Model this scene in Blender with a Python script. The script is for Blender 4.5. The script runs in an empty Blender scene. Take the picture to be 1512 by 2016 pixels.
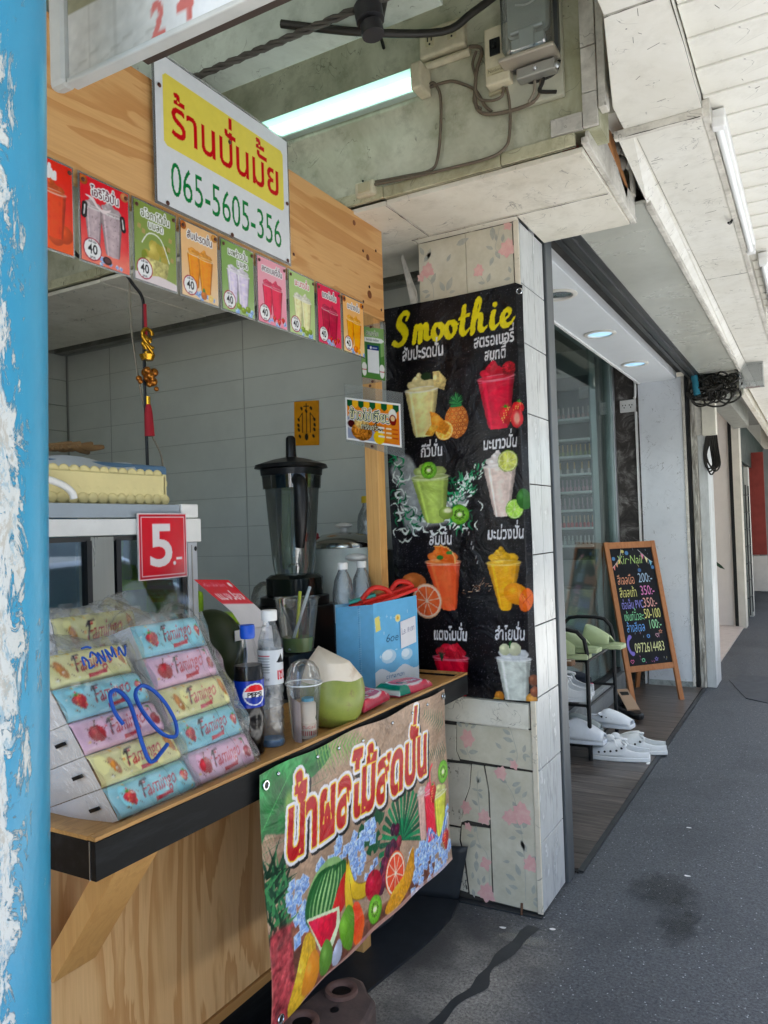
import bpy, math, random
import numpy as np
from math import sin, cos, pi, radians
R_ = random.Random(7)
SC = bpy.context.scene
COL = SC.collection

# ------------------------------------------------------------------ camera, world, sun, exposure
def setup_camera():
    yaw, pitch, roll = radians(29.416), radians(1.286), radians(-1.841)
    f = np.array([-sin(yaw)*cos(pitch), cos(yaw)*cos(pitch), sin(pitch)])
    r = np.array([cos(yaw), sin(yaw), 0.0]); u = np.cross(r, f)
    c, s = cos(roll), sin(roll)
    rr, uu = c*r + s*u, -s*r + c*u
    from mathutils import Matrix
    cam = bpy.data.cameras.new('camera'); o = bpy.data.objects.new('camera', cam); COL.objects.link(o)
    m = Matrix(((rr[0], uu[0], -f[0], 0), (rr[1], uu[1], -f[1], 0), (rr[2], uu[2], -f[2], 1.52), (0, 0, 0, 1)))
    o.matrix_world = m
    cam.sensor_fit = 'VERTICAL'; cam.sensor_height = 36.0; cam.lens = 1520/2016*36
    cam.clip_start = 0.02; cam.clip_end = 500
    SC.camera = o
setup_camera()
SUN_EL, SUN_AZ = 62.0, 100.0      # azimuth clockwise from +Y (street direction)
w = bpy.data.worlds.new('World'); SC.world = w; w.use_nodes = True
nt = w.node_tree; bg = nt.nodes['Background']
sky = nt.nodes.new('ShaderNodeTexSky'); sky.sky_type = 'NISHITA'; sky.sun_disc = False
sky.sun_elevation = radians(SUN_EL); sky.sun_rotation = radians(SUN_AZ); sky.dust_density = 1.5
nt.links.new(sky.outputs[0], bg.inputs[0]); bg.inputs[1].default_value = 0.15
sl = bpy.data.lights.new('sun', 'SUN'); sl.energy = 4.5; sl.angle = radians(0.5); sl.color = (1, 0.965, 0.92)
so = bpy.data.objects.new('sun', sl); COL.objects.link(so)
so.rotation_euler = (radians(90-SUN_EL), 0, radians(-SUN_AZ+180)); so.location = (8, 0, 12)
SC.view_settings.view_transform = 'Standard'; SC.view_settings.look = 'None'
SC.view_settings.gamma = 1.0; SC.view_settings.exposure = 2.5
SC.view_settings.use_curve_mapping = False
SC.render.engine = 'CYCLES'
cy = SC.cycles
cy.use_denoising = True
cy.max_bounces = 9; cy.diffuse_bounces = 5; cy.glossy_bounces = 4; cy.transmission_bounces = 8; cy.transparent_max_bounces = 24
cy.sample_clamp_indirect = 4.0; cy.caustics_reflective = False; cy.caustics_refractive = False

# ------------------------------------------------------------------ colours / materials
def lin(c):
    if isinstance(c, str):
        c = c.lstrip('#'); c = tuple(int(c[i:i+2], 16)/255 for i in (0, 2, 4))
    return tuple(((x+0.055)/1.055)**2.4 if x > 0.04045 else x/12.92 for x in c)
class NT:
    """tiny node helper"""
    def __init__(s, name):
        s.m = bpy.data.materials.new(name); s.m.use_nodes = True; s.t = s.m.node_tree
        s.b = s.t.nodes['Principled BSDF']; s.out = s.t.nodes['Material Output']; s._co = None
    def n(s, ty, **k):
        nd = s.t.nodes.new('ShaderNode'+ty)
        for a, v in k.items(): setattr(nd, a, v)
        return nd
    def l(s, a, b): s.t.links.new(a, b)
    def co(s, scale=(1, 1, 1), rot=(0, 0, 0), src='Object'):
        tc = s.n('TexCoord'); mp = s.n('Mapping'); mp.inputs['Scale'].default_value = scale; mp.inputs['Rotation'].default_value = rot
        s.l(tc.outputs[src], mp.inputs[0]); return mp.outputs[0]
    def noise(s, vec, scale, detail=4, rough=.6, dist=0.0):
        nd = s.n('TexNoise'); nd.inputs['Scale'].default_value = scale; nd.inputs['Detail'].default_value = detail
        nd.inputs['Roughness'].default_value = rough; nd.inputs['Distortion'].default_value = dist
        s.l(vec, nd.inputs['Vector']); return nd.outputs[0]
    def ramp(s, fac, stops, interp='LINEAR'):
        r = s.n('ValToRGB'); r.color_ramp.interpolation = interp
        while len(r.color_ramp.elements) < len(stops): r.color_ramp.elements.new(0.5)
        for e, (p, c) in zip(r.color_ramp.elements, stops):
            e.position = p; e.color = (*c, 1) if len(c) == 3 else c
        s.l(fac, r.inputs[0]); return r.outputs[0]
    def mix(s, fac, a, b, mode='MIX'):
        m = s.n('Mix', data_type='RGBA', blend_type=mode)
        for i, v in ((0, fac), (6, a), (7, b)):
            if hasattr(v, 'links') or hasattr(v, 'is_linked'): s.l(v, m.inputs[i])
            else: m.inputs[i].default_value = v if i == 0 else ((*v, 1) if len(v) == 3 else v)
        return m.outputs[2]
    def math(s, op, a, b=0.0):
        m = s.n('Math', operation=op)
        for i, v in ((0, a), (1, b)):
            if hasattr(v, 'is_linked'): s.l(v, m.inputs[i])
            else: m.inputs[i].default_value = v
        return m.outputs[0]
    def bump(s, h, strength=.3, dist=.002):
        b = s.n('Bump'); b.inputs['Strength'].default_value = strength; b.inputs['Distance'].default_value = dist
        s.l(h, b.inputs['Height']); s.l(b.outputs[0], s.b.inputs['Normal'])
    def set(s, color=None, rough=None, metal=None, spec=None):
        for k, v in (('Base Color', color), ('Roughness', rough), ('Metallic', metal), ('Specular IOR Level', spec)):
            if v is None: continue
            if hasattr(v, 'is_linked'): s.l(v, s.b.inputs[k])
            else: s.b.inputs[k].default_value = (*v, 1) if (k == 'Base Color' and len(v) == 3) else v
        return s
MAT = {}
def mat_plain(name, c, rough=.5, metal=0, grime=.25, scale=9, bump=.15, spec=.36, dirt=None, stretch=(1, 1, 1)):
    """one colour broken by soft blotches and fine grain"""
    if name in MAT: return MAT[name]
    t = NT(name); c = lin(c) if isinstance(c, str) else c
    v = t.co(stretch); n1 = t.noise(v, scale, 5, .65); n2 = t.noise(v, scale*14, 3, .6)
    d = lin(dirt) if isinstance(dirt, str) else (dirt or tuple(x*.55 for x in c))
    f = t.ramp(n1, [(.42, (0, 0, 0)), (.72, (1, 1, 1))])
    col = t.mix(t.math('MULTIPLY', f, grime), c, d)
    col = t.mix(t.math('MULTIPLY', n2, grime*.5), col, tuple(min(1, x*1.15) for x in c))
    rg = t.math('ADD', t.math('MULTIPLY', n1, .25), rough-.12)
    t.set(col, rg, metal, spec)
    if bump: t.bump(n2, bump, .001)
    MAT[name] = t.m; return t.m
def mat_oldwhite(name, c, stain, cover=.5, scale=2.0, specks=True, rough=.5, stretch=(1, 1, 1)):
    """old painted panel: yellowed patches, hairline scratches, black specks"""
    if name in MAT: return MAT[name]
    t = NT(name); c = lin(c); st = lin(stain); v = t.co(stretch)
    n1 = t.noise(v, scale, 6, .7, .6); n2 = t.noise(v, scale*7, 5, .7); n3 = t.noise(v, 160, 2, .5)
    col = t.mix(t.math('MULTIPLY', t.ramp(n1, [(.38, (0, 0, 0)), (.7, (1, 1, 1))]), cover), c, st)
    col = t.mix(t.math('MULTIPLY', t.ramp(n2, [(.5, (0, 0, 0)), (.75, (1, 1, 1))]), cover*.6), col, tuple(x*.6 for x in st))
    if specks:
        vo = t.n('TexVoronoi'); vo.inputs['Scale'].default_value = 26; t.l(v, vo.inputs['Vector'])
        keep = t.ramp(t.noise(v, 9, 2), [(.56, (0, 0, 0)), (.62, (1, 1, 1))])
        sp = t.ramp(vo.outputs[0], [(.05, (1, 1, 1)), (.09, (0, 0, 0))])
        sc = t.n('TexNoise'); sc.inputs['Scale'].default_value = 5; sc.inputs['Detail'].default_value = 3; sc.inputs['Distortion'].default_value = 2.2
        t.l(v, sc.inputs['Vector'])
        line = t.ramp(sc.outputs[0], [(.492, (0, 0, 0)), (.5, (1, 1, 1)), (.508, (0, 0, 0))])
        brk = t.ramp(t.noise(v, 9, 2), [(.52, (0, 0, 0)), (.58, (1, 1, 1))])
        ms = t.math('MAXIMUM', t.math('MULTIPLY', sp, keep), t.math('MULTIPLY', t.math('MULTIPLY', line, brk), .8))
        col = t.mix(t.math('MULTIPLY', ms, .8), col, (.04, .035, .03))
    t.set(col, t.math('ADD', t.math('MULTIPLY', n2, .3), rough-.15))
    t.bump(n2, .25, .002)
    MAT[name] = t.m; return t.m
def mat_wood(name, light, dark, axis='Y', scale=1.0, contrast=1.0, knots=True, rough=.5):
    """flat-sawn pine ply: long drawn-out cathedral bands along an axis, a few knots"""
    if name in MAT: return MAT[name]
    t = NT(name); a, b = lin(light), lin(dark)
    st = {'Y': (3.2, .42, 3.2), 'Z': (3.2, 3.2, .42), 'X': (.42, 3.2, 3.2)}[axis]
    v = t.co(tuple(x*scale for x in st))
    n = t.noise(v, 1.9, 5, .50, .45)
    bands = t.math('FRACT', t.math('MULTIPLY', n, 7.5))
    ring = t.ramp(bands, [(0, (0, 0, 0)), (.40, (.1, .1, .1)), (.62, (.75, .75, .75)), (.93, (1, 1, 1)), (1, (0, 0, 0))])
    fine_st = {'Y': (60, 2.0, 60), 'Z': (60, 60, 2.0), 'X': (2.0, 60, 60)}[axis]
    fn = t.noise(t.co(fine_st), 3, 4, .6)
    patch = t.noise(t.co(), 2.2, 3, .5)
    col = t.mix(t.math('MULTIPLY', ring, .75*contrast), a, b)
    col = t.mix(t.math('MULTIPLY', fn, .5), col, tuple(x*.70 for x in b))
    col = t.mix(t.math('MULTIPLY', t.ramp(patch, [(.45, (0, 0, 0)), (.7, (1, 1, 1))]), .3), col, b)
    if knots:
        vo = t.n('TexVoronoi'); vo.inputs['Scale'].default_value = 2.3; t.l(t.co((1, 1, 1)), vo.inputs['Vector'])
        kn = t.ramp(vo.outputs[0], [(.03, (1, 1, 1)), (.055, (0, 0, 0))])
        col = t.mix(t.math('MULTIPLY', kn, .85), col, tuple(x*.25 for x in b))
    t.set(col, rough, spec=.35); t.bump(fn, .15, .001)
    MAT[name] = t.m; return t.m
def mat_glass(name, tint=(1, 1, 1), refl=.12, haze=0.0, rough=.02, wrinkle=0.0, fres=.75):
    """thin clear sheet: see-through with a fresnel reflection; optional milky haze and wrinkles"""
    if name in MAT: return MAT[name]
    t = NT(name); tr = t.n('BsdfTransparent'); tr.inputs[0].default_value = (*tint, 1)
    gl = t.n('BsdfGlossy'); gl.inputs['Roughness'].default_value = rough
    lw = t.n('LayerWeight'); lw.inputs[0].default_value = .35
    f = t.math('ADD', t.math('MULTIPLY', lw.outputs['Fresnel'], fres), refl*.4)
    if wrinkle:
        v = t.co(); n = t.noise(v, 16, 5, .6, 1.5)
        bp = t.n('Bump'); bp.inputs['Strength'].default_value = wrinkle; bp.inputs['Distance'].default_value = .02
        t.l(n, bp.inputs['Height']); t.l(bp.outputs[0], gl.inputs['Normal']); t.l(bp.outputs[0], lw.inputs['Normal'])
    m1 = t.n('MixShader'); t.l(f, m1.inputs[0]); t.l(tr.outputs[0], m1.inputs[1]); t.l(gl.outputs[0], m1.inputs[2])
    last = m1.outputs[0]
    if haze:
        df = t.n('BsdfDiffuse'); df.inputs[0].default_value = (.8, .82, .84, 1)
        m2 = t.n('MixShader'); m2.inputs[0].default_value = haze; t.l(last, m2.inputs[1]); t.l(df.outputs[0], m2.inputs[2]); last = m2.outputs[0]
    t.l(last, t.out.inputs[0]); MAT[name] = t.m; return t.m
def mat_emit(name, c, s):
    if name in MAT: return MAT[name]
    t = NT(name); t.set((.8, .8, .8), .4); t.b.inputs['Emission Color'].default_value = (*c, 1); t.b.inputs['Emission Strength'].default_value = s
    MAT[name] = t.m; return t.m
def mat_print(name='printed_surface', rough=.35, coat=.0, bump=0.0):
    """flat print: colour comes from the printed colour attribute"""
    if name in MAT: return MAT[name]
    t = NT(name); a = t.n('Attribute'); a.attribute_name = 'Col'
    n = t.noise(t.co(), 30, 3); col = t.mix(t.math('MULTIPLY', n, .12), a.outputs[0], (.5, .5, .5), 'MULTIPLY')
    t.set(col, t.math('ADD', t.math('MULTIPLY', n, .2), rough-.1)); t.b.inputs['Coat Weight'].default_value = coat*.35; t.b.inputs['Specular IOR Level'].default_value = .25
    t.b.inputs['Coat Roughness'].default_value = .12
    if bump: t.bump(t.noise(t.co(), 7, 4, .5, .8), bump, .02)
    MAT[name] = t.m; return t.m

# ------------------------------------------------------------------ mesh building
class MB:
    def __init__(s): s.v = []; s.f = []; s.mi = []; s.cur = 0; s.cols = None
    def add(s, v, f):
        o = len(s.v); s.v += [tuple(p) for p in v]; s.f += [tuple(i+o for i in q) for q in f]; s.mi += [s.cur]*len(f); return s
    def box(s, x0, x1, y0, y1, z0, z1):
        v = [(x, y, z) for z in (z0, z1) for y in (y0, y1) for x in (x0, x1)]
        return s.add(v, [(0, 2, 3, 1), (4, 5, 7, 6), (0, 1, 5, 4), (2, 6, 7, 3), (0, 4, 6, 2), (1, 3, 7, 5)])
    def obox(s, c, ax, h):
        c = np.array(c, float); ax = [np.array(a, float)/np.linalg.norm(a) for a in ax]
        v = [c+ax[0]*h[0]*i+ax[1]*h[1]*j+ax[2]*h[2]*k for k in (-1, 1) for j in (-1, 1) for i in (-1, 1)]
        return s.add(v, [(0, 2, 3, 1), (4, 5, 7, 6), (0, 1, 5, 4), (2, 6, 7, 3), (0, 4, 6, 2), (1, 3, 7, 5)])
    def beam(s, p, q, wd, ht, up=(0, 0, 1)):
        p, q = np.array(p, float), np.array(q, float); d = q-p; L = np.linalg.norm(d); d /= L
        sd = np.cross(d, up); sd /= np.linalg.norm(sd); u = np.cross(sd, d)
        return s.obox((p+q)/2, (d, sd, u), (L/2, wd/2, ht/2))
    def prism(s, pts, z0, z1):
        n = len(pts); v = [(x, y, z0) for x, y in pts]+[(x, y, z1) for x, y in pts]
        return s.add(v, [tuple(range(n-1, -1, -1)), tuple(range(n, 2*n))]+[(i, (i+1) % n, n+(i+1) % n, n+i) for i in range(n)])
    def slab(s, pts, nrm, th):
        """polygon (3-D points, planar) given thickness against nrm"""
        n = len(pts); nv = np.array(nrm, float); nv /= np.linalg.norm(nv)
        v = [np.array(p, float) for p in pts]+[np.array(p, float)-nv*th for p in pts]
        return s.add(v, [tuple(range(n)), tuple(range(2*n-1, n-1, -1))]+[(i, n+i, n+(i+1) % n, (i+1) % n) for i in range(n)])
    def lathe(s, c, prof, n=24, cap=True):
        v = []; f = []
        for r, z in prof:
            for i in range(n):
                a = 2*pi*i/n; v.append((c[0]+r*cos(a), c[1]+r*sin(a), c[2]+z))
        for j in range(len(prof)-1):
            for i in range(n):
                k = (i+1) % n; f.append((j*n+i, j*n+k, (j+1)*n+k, (j+1)*n+i))
        if cap:
            if prof[0][0] > 1e-5: f.append(tuple(range(n-1, -1, -1)))
            if prof[-1][0] > 1e-5: f.append(tuple((len(prof)-1)*n+i for i in range(n)))
        return s.add(v, f)
    def tube(s, pts, r, n=8, smooth=True, cap=True):
        pts = [np.array(p, float) for p in pts]
        if smooth and len(pts) > 2: pts = catmull(pts, 5)
        rr = r if hasattr(r, '__len__') else [r]*len(pts)
        if len(rr) != len(pts): rr = np.interp(np.linspace(0, 1, len(pts)), np.linspace(0, 1, len(rr)), rr)
        t0 = pts[1]-pts[0]; up = np.array((0, 0, 1.)) if abs(t0[2]) < .9*np.linalg.norm(t0) else np.array((1., 0, 0))
        v = []; f = []
        for i, p in enumerate(pts):
            t = pts[min(i+1, len(pts)-1)]-pts[max(i-1, 0)]; t /= (np.linalg.norm(t)+1e-9)
            a = np.cross(t, up); a /= (np.linalg.norm(a)+1e-9); b = np.cross(a, t); up = b
            for k in range(n):
                q = 2*pi*k/n; v.append(p+rr[i]*(a*cos(q)+b*sin(q)))
        m = len(pts)
        for i in range(m-1):
            for k in range(n):
                l = (k+1) % n; f.append((i*n+k, i*n+l, (i+1)*n+l, (i+1)*n+k))
        if cap: f += [tuple(range(n-1, -1, -1)), tuple((m-1)*n+k for k in range(n))]
        return s.add(v, f)
    def ball(s, c, r, n=14, m=9, fn=None):
        r = r if hasattr(r, '__len__') else (r, r, r); v = []; f = []
        for j in range(m+1):
            th = pi*j/m
            for i in range(n):
                a = 2*pi*i/n; k = fn(a, th) if fn else 1
                v.append((c[0]+r[0]*k*sin(th)*cos(a), c[1]+r[1]*k*sin(th)*sin(a), c[2]-r[2]*k*cos(th)))
        for j in range(m):
            for i in range(n):
                l = (i+1) % n; f.append((j*n+i, j*n+l, (j+1)*n+l, (j+1)*n+i))
        return s.add(v, f)
    def grid(s, fn, nu, nv, closeu=False):
        v = [fn(i/(nu), j/(nv)) for j in range(nv+1) for i in range(nu+1)]; W = nu+1
        return s.add(v, [(j*W+i, j*W+i+1, (j+1)*W+i+1, (j+1)*W+i) for j in range(nv) for i in range(nu)])
def catmull(p, k=5, closed=False):
    p = [np.array(q, float) for q in p]; out = []; n = len(p)
    rng = range(n if closed else n-1)
    for i in rng:
        if closed: a, b, c, d = p[(i-1) % n], p[i], p[(i+1) % n], p[(i+2) % n]
        else: a, b, c, d = p[max(i-1, 0)], p[i], p[i+1], p[min(i+2, n-1)]
        for t in np.arange(k)/k:
            out.append(.5*((2*b)+(c-a)*t+(2*a-5*b+4*c-d)*t*t+(-a+3*b-3*c+d)*t**3))
    if not closed: out.append(p[-1])
    return out
WLOC = {}
def obj(name, mb, m, parent=None, smooth=None, bevel=0, local=False, solid=0, sub=0, tag=None):
    """link a mesh builder as ONE object; vertices are given in world space unless local"""
    off = np.zeros(3) if (parent is None or local) else np.array(WLOC.get(parent.name, (0, 0, 0)))
    v = np.array(mb.v, float)-off
    me = bpy.data.meshes.new(name); me.from_pydata([tuple(p) for p in v], [], mb.f); me.validate(); me.update()
    for q in (m if isinstance(m, (list, tuple)) else [m]): me.materials.append(q)
    if any(mb.mi) and len(me.polygons) == len(mb.mi): me.polygons.foreach_set('material_index', mb.mi)
    o = bpy.data.objects.new(name, me); COL.objects.link(o)
    if parent is not None:
        o.parent = parent; WLOC[o.name] = tuple(off)
    else: WLOC[o.name] = (0, 0, 0)
    if smooth is not None:
        me.polygons.foreach_set('use_smooth', [True]*len(me.polygons))
        if smooth: me.set_sharp_from_angle(angle=radians(smooth))
    if solid:
        md = o.modifiers.new('solid', 'SOLIDIFY'); md.thickness = solid
    if sub:
        md = o.modifiers.new('sub', 'SUBSURF'); md.levels = sub; md.render_levels = sub
    if bevel:
        md = o.modifiers.new('bevel', 'BEVEL'); md.width = bevel; md.segments = 2; md.limit_method = 'ANGLE'
    if tag: tagit(o, *tag)
    return o
def tagit(o, label=None, cat=None, group=None, kind=None):
    if label: o['label'] = label
    if cat: o['category'] = cat
    if group: o['group'] = group
    if kind: o['kind'] = kind
    return o
def thing(name, label, cat, loc=(0, 0, 0), rz=0, group=None):
    o = bpy.data.objects.new(name, None); COL.objects.link(o); o.empty_display_size = .05
    o.location = loc; o.rotation_euler = (0, 0, rz); WLOC[o.name] = tuple(loc)
    return tagit(o, label, cat, group)
def struct(name, mb, m, **k):
    o = obj(name, mb, m, **k); o['kind'] = 'structure'; return o
def dup(root, loc, rz=None, label=None, group=None):
    r = root.copy(); COL.objects.link(r); r.location = loc; WLOC[r.name] = tuple(loc)
    if rz is not None: r.rotation_euler = (0, 0, rz)
    if label: r['label'] = label
    if group: r['group'] = group
    for ch in list(root.children):
        c = ch.copy(); COL.objects.link(c); c.parent = r
        for g in list(ch.children):
            d = g.copy(); COL.objects.link(d); d.parent = c
    return r
def shared(name, src, loc, parent, mats=None, scale=None):
    """another piece with the mesh of src, moved by loc"""
    o = bpy.data.objects.new(name, src.data); COL.objects.link(o); o.parent = parent; o.location = loc
    if scale: o.scale = scale
    for md in src.modifiers:
        n = o.modifiers.new(md.name, md.type)
        if md.type == 'BEVEL': n.width = md.width; n.segments = 2; n.limit_method = 'ANGLE'
    return o

# ------------------------------------------------------------------ printing: a small 2-D painter whose result is laid into a mesh's colour attribute
def _hash(ix, iy, seed):
    n = (ix*374761393+iy*668265263+seed*1442695) & 0x7fffffff; n = ((n ^ (n >> 13))*1274126177) & 0x7fffffff
    return ((n ^ (n >> 16)) & 0xffff)/65535.
def vnoise(X, Y, s, seed=0, oct=4):
    out = 0; amp = .5; tot = 0
    for o in range(oct):
        x = X*s; y = Y*s; ix = np.floor(x).astype(np.int64); iy = np.floor(y).astype(np.int64); fx = x-ix; fy = y-iy
        fx = fx*fx*(3-2*fx); fy = fy*fy*(3-2*fy)
        a = _hash(ix, iy, seed+o); b = _hash(ix+1, iy, seed+o); c = _hash(ix, iy+1, seed+o); d = _hash(ix+1, iy+1, seed+o)
        out = out+amp*(a*(1-fx)*(1-fy)+b*fx*(1-fy)+c*(1-fx)*fy+d*fx*fy); tot += amp; amp *= .5; s *= 2
    return out/tot
_GL = {}
UPV, TONE = 'ัิีึืํ', '่้๊๋์'
def glyphs(s, bold=0.0):
    hit = [i for i, c in enumerate(s) if c in TONE and i and (s[i-1] in UPV or s[i+1:i+2] == 'ำ')]
    if hit:      # lift tone marks that stand on an upper vowel
        parts = [glyphs(''.join(c for i, c in enumerate(s) if i not in hit), bold)]
        for i in hit:
            pre = ''.join(c for j, c in enumerate(s[:i]) if j not in hit); g = glyphs(s[i], bold).copy()
            adv = glyphs(pre+'l', bold)[..., 0].max()-glyphs('l', bold)[..., 0].max(); g[..., 0] += adv; g[..., 1] += (.10 if s[i+1:i+2] == 'ำ' else .20); parts.append(g)
        return np.concatenate(parts)
    k = (s, bold)
    if k not in _GL:
        c = bpy.data.curves.new('t', 'FONT'); c.body = s; c.offset = bold; c.resolution_u = 4
        o = bpy.data.objects.new('t', c); COL.objects.link(o)
        me = o.evaluated_get(bpy.context.evaluated_depsgraph_get()).to_mesh(); me.calc_loop_triangles()
        V = np.array([v.co[:2] for v in me.vertices]); T = np.array([t.vertices[:] for t in me.loop_triangles])
        _GL[k] = V[T]; COL.objects.unlink(o); bpy.data.objects.remove(o); bpy.data.curves.remove(c)
    return _GL[k]
C_ = lambda c: np.array([int(c[1:][i:i+2], 16)/255 for i in (0, 2, 4)]) if isinstance(c, str) else np.array(c, float)
class Cv:
    """canvas W x H (cm, y up); k samples per cm"""
    def __init__(s, W, H, k, bg='#ffffff'):
        s.W, s.H, s.k = W, H, k; s.nx, s.ny = int(W*k), int(H*k)
        s.a = np.ones((s.ny, s.nx, 3))*C_(bg)
        s.x = (np.arange(s.nx)+.5)/k; s.y = (np.arange(s.ny)+.5)/k
    def bb(s, x0, x1, y0, y1, pad=.0):
        p = pad+1.5/s.k; i0, i1 = max(0, int((x0-p)*s.k)), min(s.nx, int((x1+p)*s.k)+1); j0, j1 = max(0, int((y0-p)*s.k)), min(s.ny, int((y1+p)*s.k)+1)
        if i1 <= i0 or j1 <= j0: return None
        X, Y = np.meshgrid(s.x[i0:i1], s.y[j0:j1]); return (slice(j0, j1), slice(i0, i1)), X, Y
    def put(s, sl, m, col, X=None, Y=None):
        if callable(col): col = col(X, Y)
        else: col = C_(col)
        m = np.clip(m, 0, 1)[..., None]; s.a[sl] = s.a[sl]*(1-m)+col*m
    def ell(s, cx, cy, rx, ry=None, col='#000000', rot=0, a=1, soft=0, clip=None):
        ry = ry or rx; R = max(rx, ry); b = s.bb(cx-R, cx+R, cy-R, cy+R, soft)
        if not b: return
        sl, X, Y = b; c, d = cos(rot), sin(rot); x = (X-cx)*c+(Y-cy)*d; y = -(X-cx)*d+(Y-cy)*c
        r = np.sqrt((x/rx)**2+(y/ry)**2); sf = (soft+1/s.k); m = np.clip((1-r)*min(rx, ry)/sf+.5, 0, 1)
        if clip is not None: m = m*clip(X, Y)
        s.put(sl, m*a, col, X, Y)
    def poly(s, pts, col, a=1, curve=0, soft=0):
        P = np.array(catmull(pts, curve, True) if curve else pts, float); b = s.bb(P[:, 0].min(), P[:, 0].max(), P[:, 1].min(), P[:, 1].max(), soft)
        if not b: return
        sl, X, Y = b; m = np.zeros(X.shape)
        for ox, oy in ((-.25, -.25), (.25, -.25), (-.25, .25), (.25, .25)):
            x, y = X+ox/s.k, Y+oy/s.k; ins = np.zeros(X.shape, bool)
            for i in range(len(P)):
                (x0, y0), (x1, y1) = P[i-1], P[i]
                if y0 == y1: continue
                ins ^= ((y0 > y) != (y1 > y)) & (x < (x1-x0)*(y-y0)/(y1-y0)+x0)
            m += ins*.25
        if soft:
            n = max(1, int(soft*s.k))
            for ax in (0, 1):
                q = np.zeros_like(m)
                for d in range(-n, n+1): q += np.roll(m, d, ax)
                m = q/(2*n+1)
        s.put(sl, m*a, col, X, Y)
    def line(s, pts, w, col, a=1, curve=0, soft=0, nib=None):
        P = np.array(catmull(pts, curve) if curve else pts, float); W = w if hasattr(w, '__len__') else [w]*len(P)
        if len(W) != len(P): W = np.interp(np.linspace(0, 1, len(P)), np.linspace(0, 1, len(W)), W)
        b = s.bb(P[:, 0].min(), P[:, 0].max(), P[:, 1].min(), P[:, 1].max(), max(W)+soft)
        if not b: return
        sl, X, Y = b; D = np.full(X.shape, -9.)
        for i in range(len(P)-1):
            d = P[i+1]-P[i]; L = (d@d)+1e-9; t = np.clip(((X-P[i][0])*d[0]+(Y-P[i][1])*d[1])/L, 0, 1)
            ex, ey = X-P[i][0]-t*d[0], Y-P[i][1]-t*d[1]
            if nib: c, sn = cos(nib[0]), sin(nib[0]); ex, ey = ex*c+ey*sn, (-ex*sn+ey*c)/nib[1]
            D = np.maximum(D, (W[i]*(1-t)+W[i+1]*t)/2-np.sqrt(ex*ex+ey*ey))
        s.put(sl, np.clip(D/(soft+1/s.k)+.5, 0, 1)*a, col, X, Y)
    def text(s, t, x, y, h, col, sx=1, shear=0, bold=0.0, rot=0, align='l', out=None, a=1, up=None, fn=None):
        """h = em height in cm; out = [(cm, colour, dx, dy)...] painted first, widest first"""
        T = glyphs(t, bold).copy(); w = T[..., 0].max()*h*sx
        T[..., 0] = T[..., 0]*sx+T[..., 1]*shear; T *= h
        if align == 'c': T[..., 0] -= w/2
        if align == 'r': T[..., 0] -= w
        if fn is not None: T = fn(T)
        c, d = cos(rot), sin(rot); T = np.stack([T[..., 0]*c-T[..., 1]*d+x, T[..., 0]*d+T[..., 1]*c+y], -1)
        pad = max([o[0]+abs(o[2])+abs(o[3]) for o in out]) if out else 0
        b = s.bb(T[..., 0].min(), T[..., 0].max(), T[..., 1].min(), T[..., 1].max(), pad)
        if not b: return
        sl, X, Y = b; m = np.zeros(X.shape); i0, j0 = sl[1].start, sl[0].start; k = s.k
        for tri in T:
            (ax, ay), (bx, by), (cx, cy_) = tri*k-(i0+.5, j0+.5)
            u0, u1 = max(0, int(min(ax, bx, cx))), min(m.shape[1]-1, int(max(ax, bx, cx))+1)
            v0, v1 = max(0, int(min(ay, by, cy_))), min(m.shape[0]-1, int(max(ay, by, cy_))+1)
            if u1 < u0 or v1 < v0: continue
            den = (by-cy_)*(ax-cx)+(cx-bx)*(ay-cy_)
            if abs(den) < 1e-9: continue
            gx, gy = np.meshgrid(np.arange(u0, u1+1), np.arange(v0, v1+1)); cov = 0
            for ox, oy in ((-.3, -.1), (.1, -.3), (.3, .1), (-.1, .3)):
                l1 = ((by-cy_)*(gx+ox-cx)+(cx-bx)*(gy+oy-cy_))/den; l2 = ((cy_-ay)*(gx+ox-cx)+(ax-cx)*(gy+oy-cy_))/den
                cov = cov+((l1 >= 0) & (l2 >= 0) & (l1+l2 <= 1))*.25
            m[v0:v1+1, u0:u1+1] += cov
        m = np.clip(m, 0, 1)
        for o in sorted(out or [], key=lambda q: -q[0]-abs(q[2])*.01):
            s.put(sl, np.roll(np.roll(dilate(m, int(round(o[0]*k))), int(o[2]*k), 1), int(o[3]*k), 0), o[1], X, Y)
        s.put(sl, m*a, col, X, Y)
    def each(s, fn): X, Y = np.meshgrid(s.x, s.y); s.a = fn(s.a, X, Y)
def dilate(m, r):
    out = m.copy()
    for dy in range(-r, r+1):
        wx = int(math.sqrt(max(0, r*r-dy*dy)))
        row = m
        for dx in (range(-wx, wx+1, 1 if r < 4 else 2)):
            out = np.maximum(out, np.roll(np.roll(row, dx, 1), dy, 0))
    return out
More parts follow.
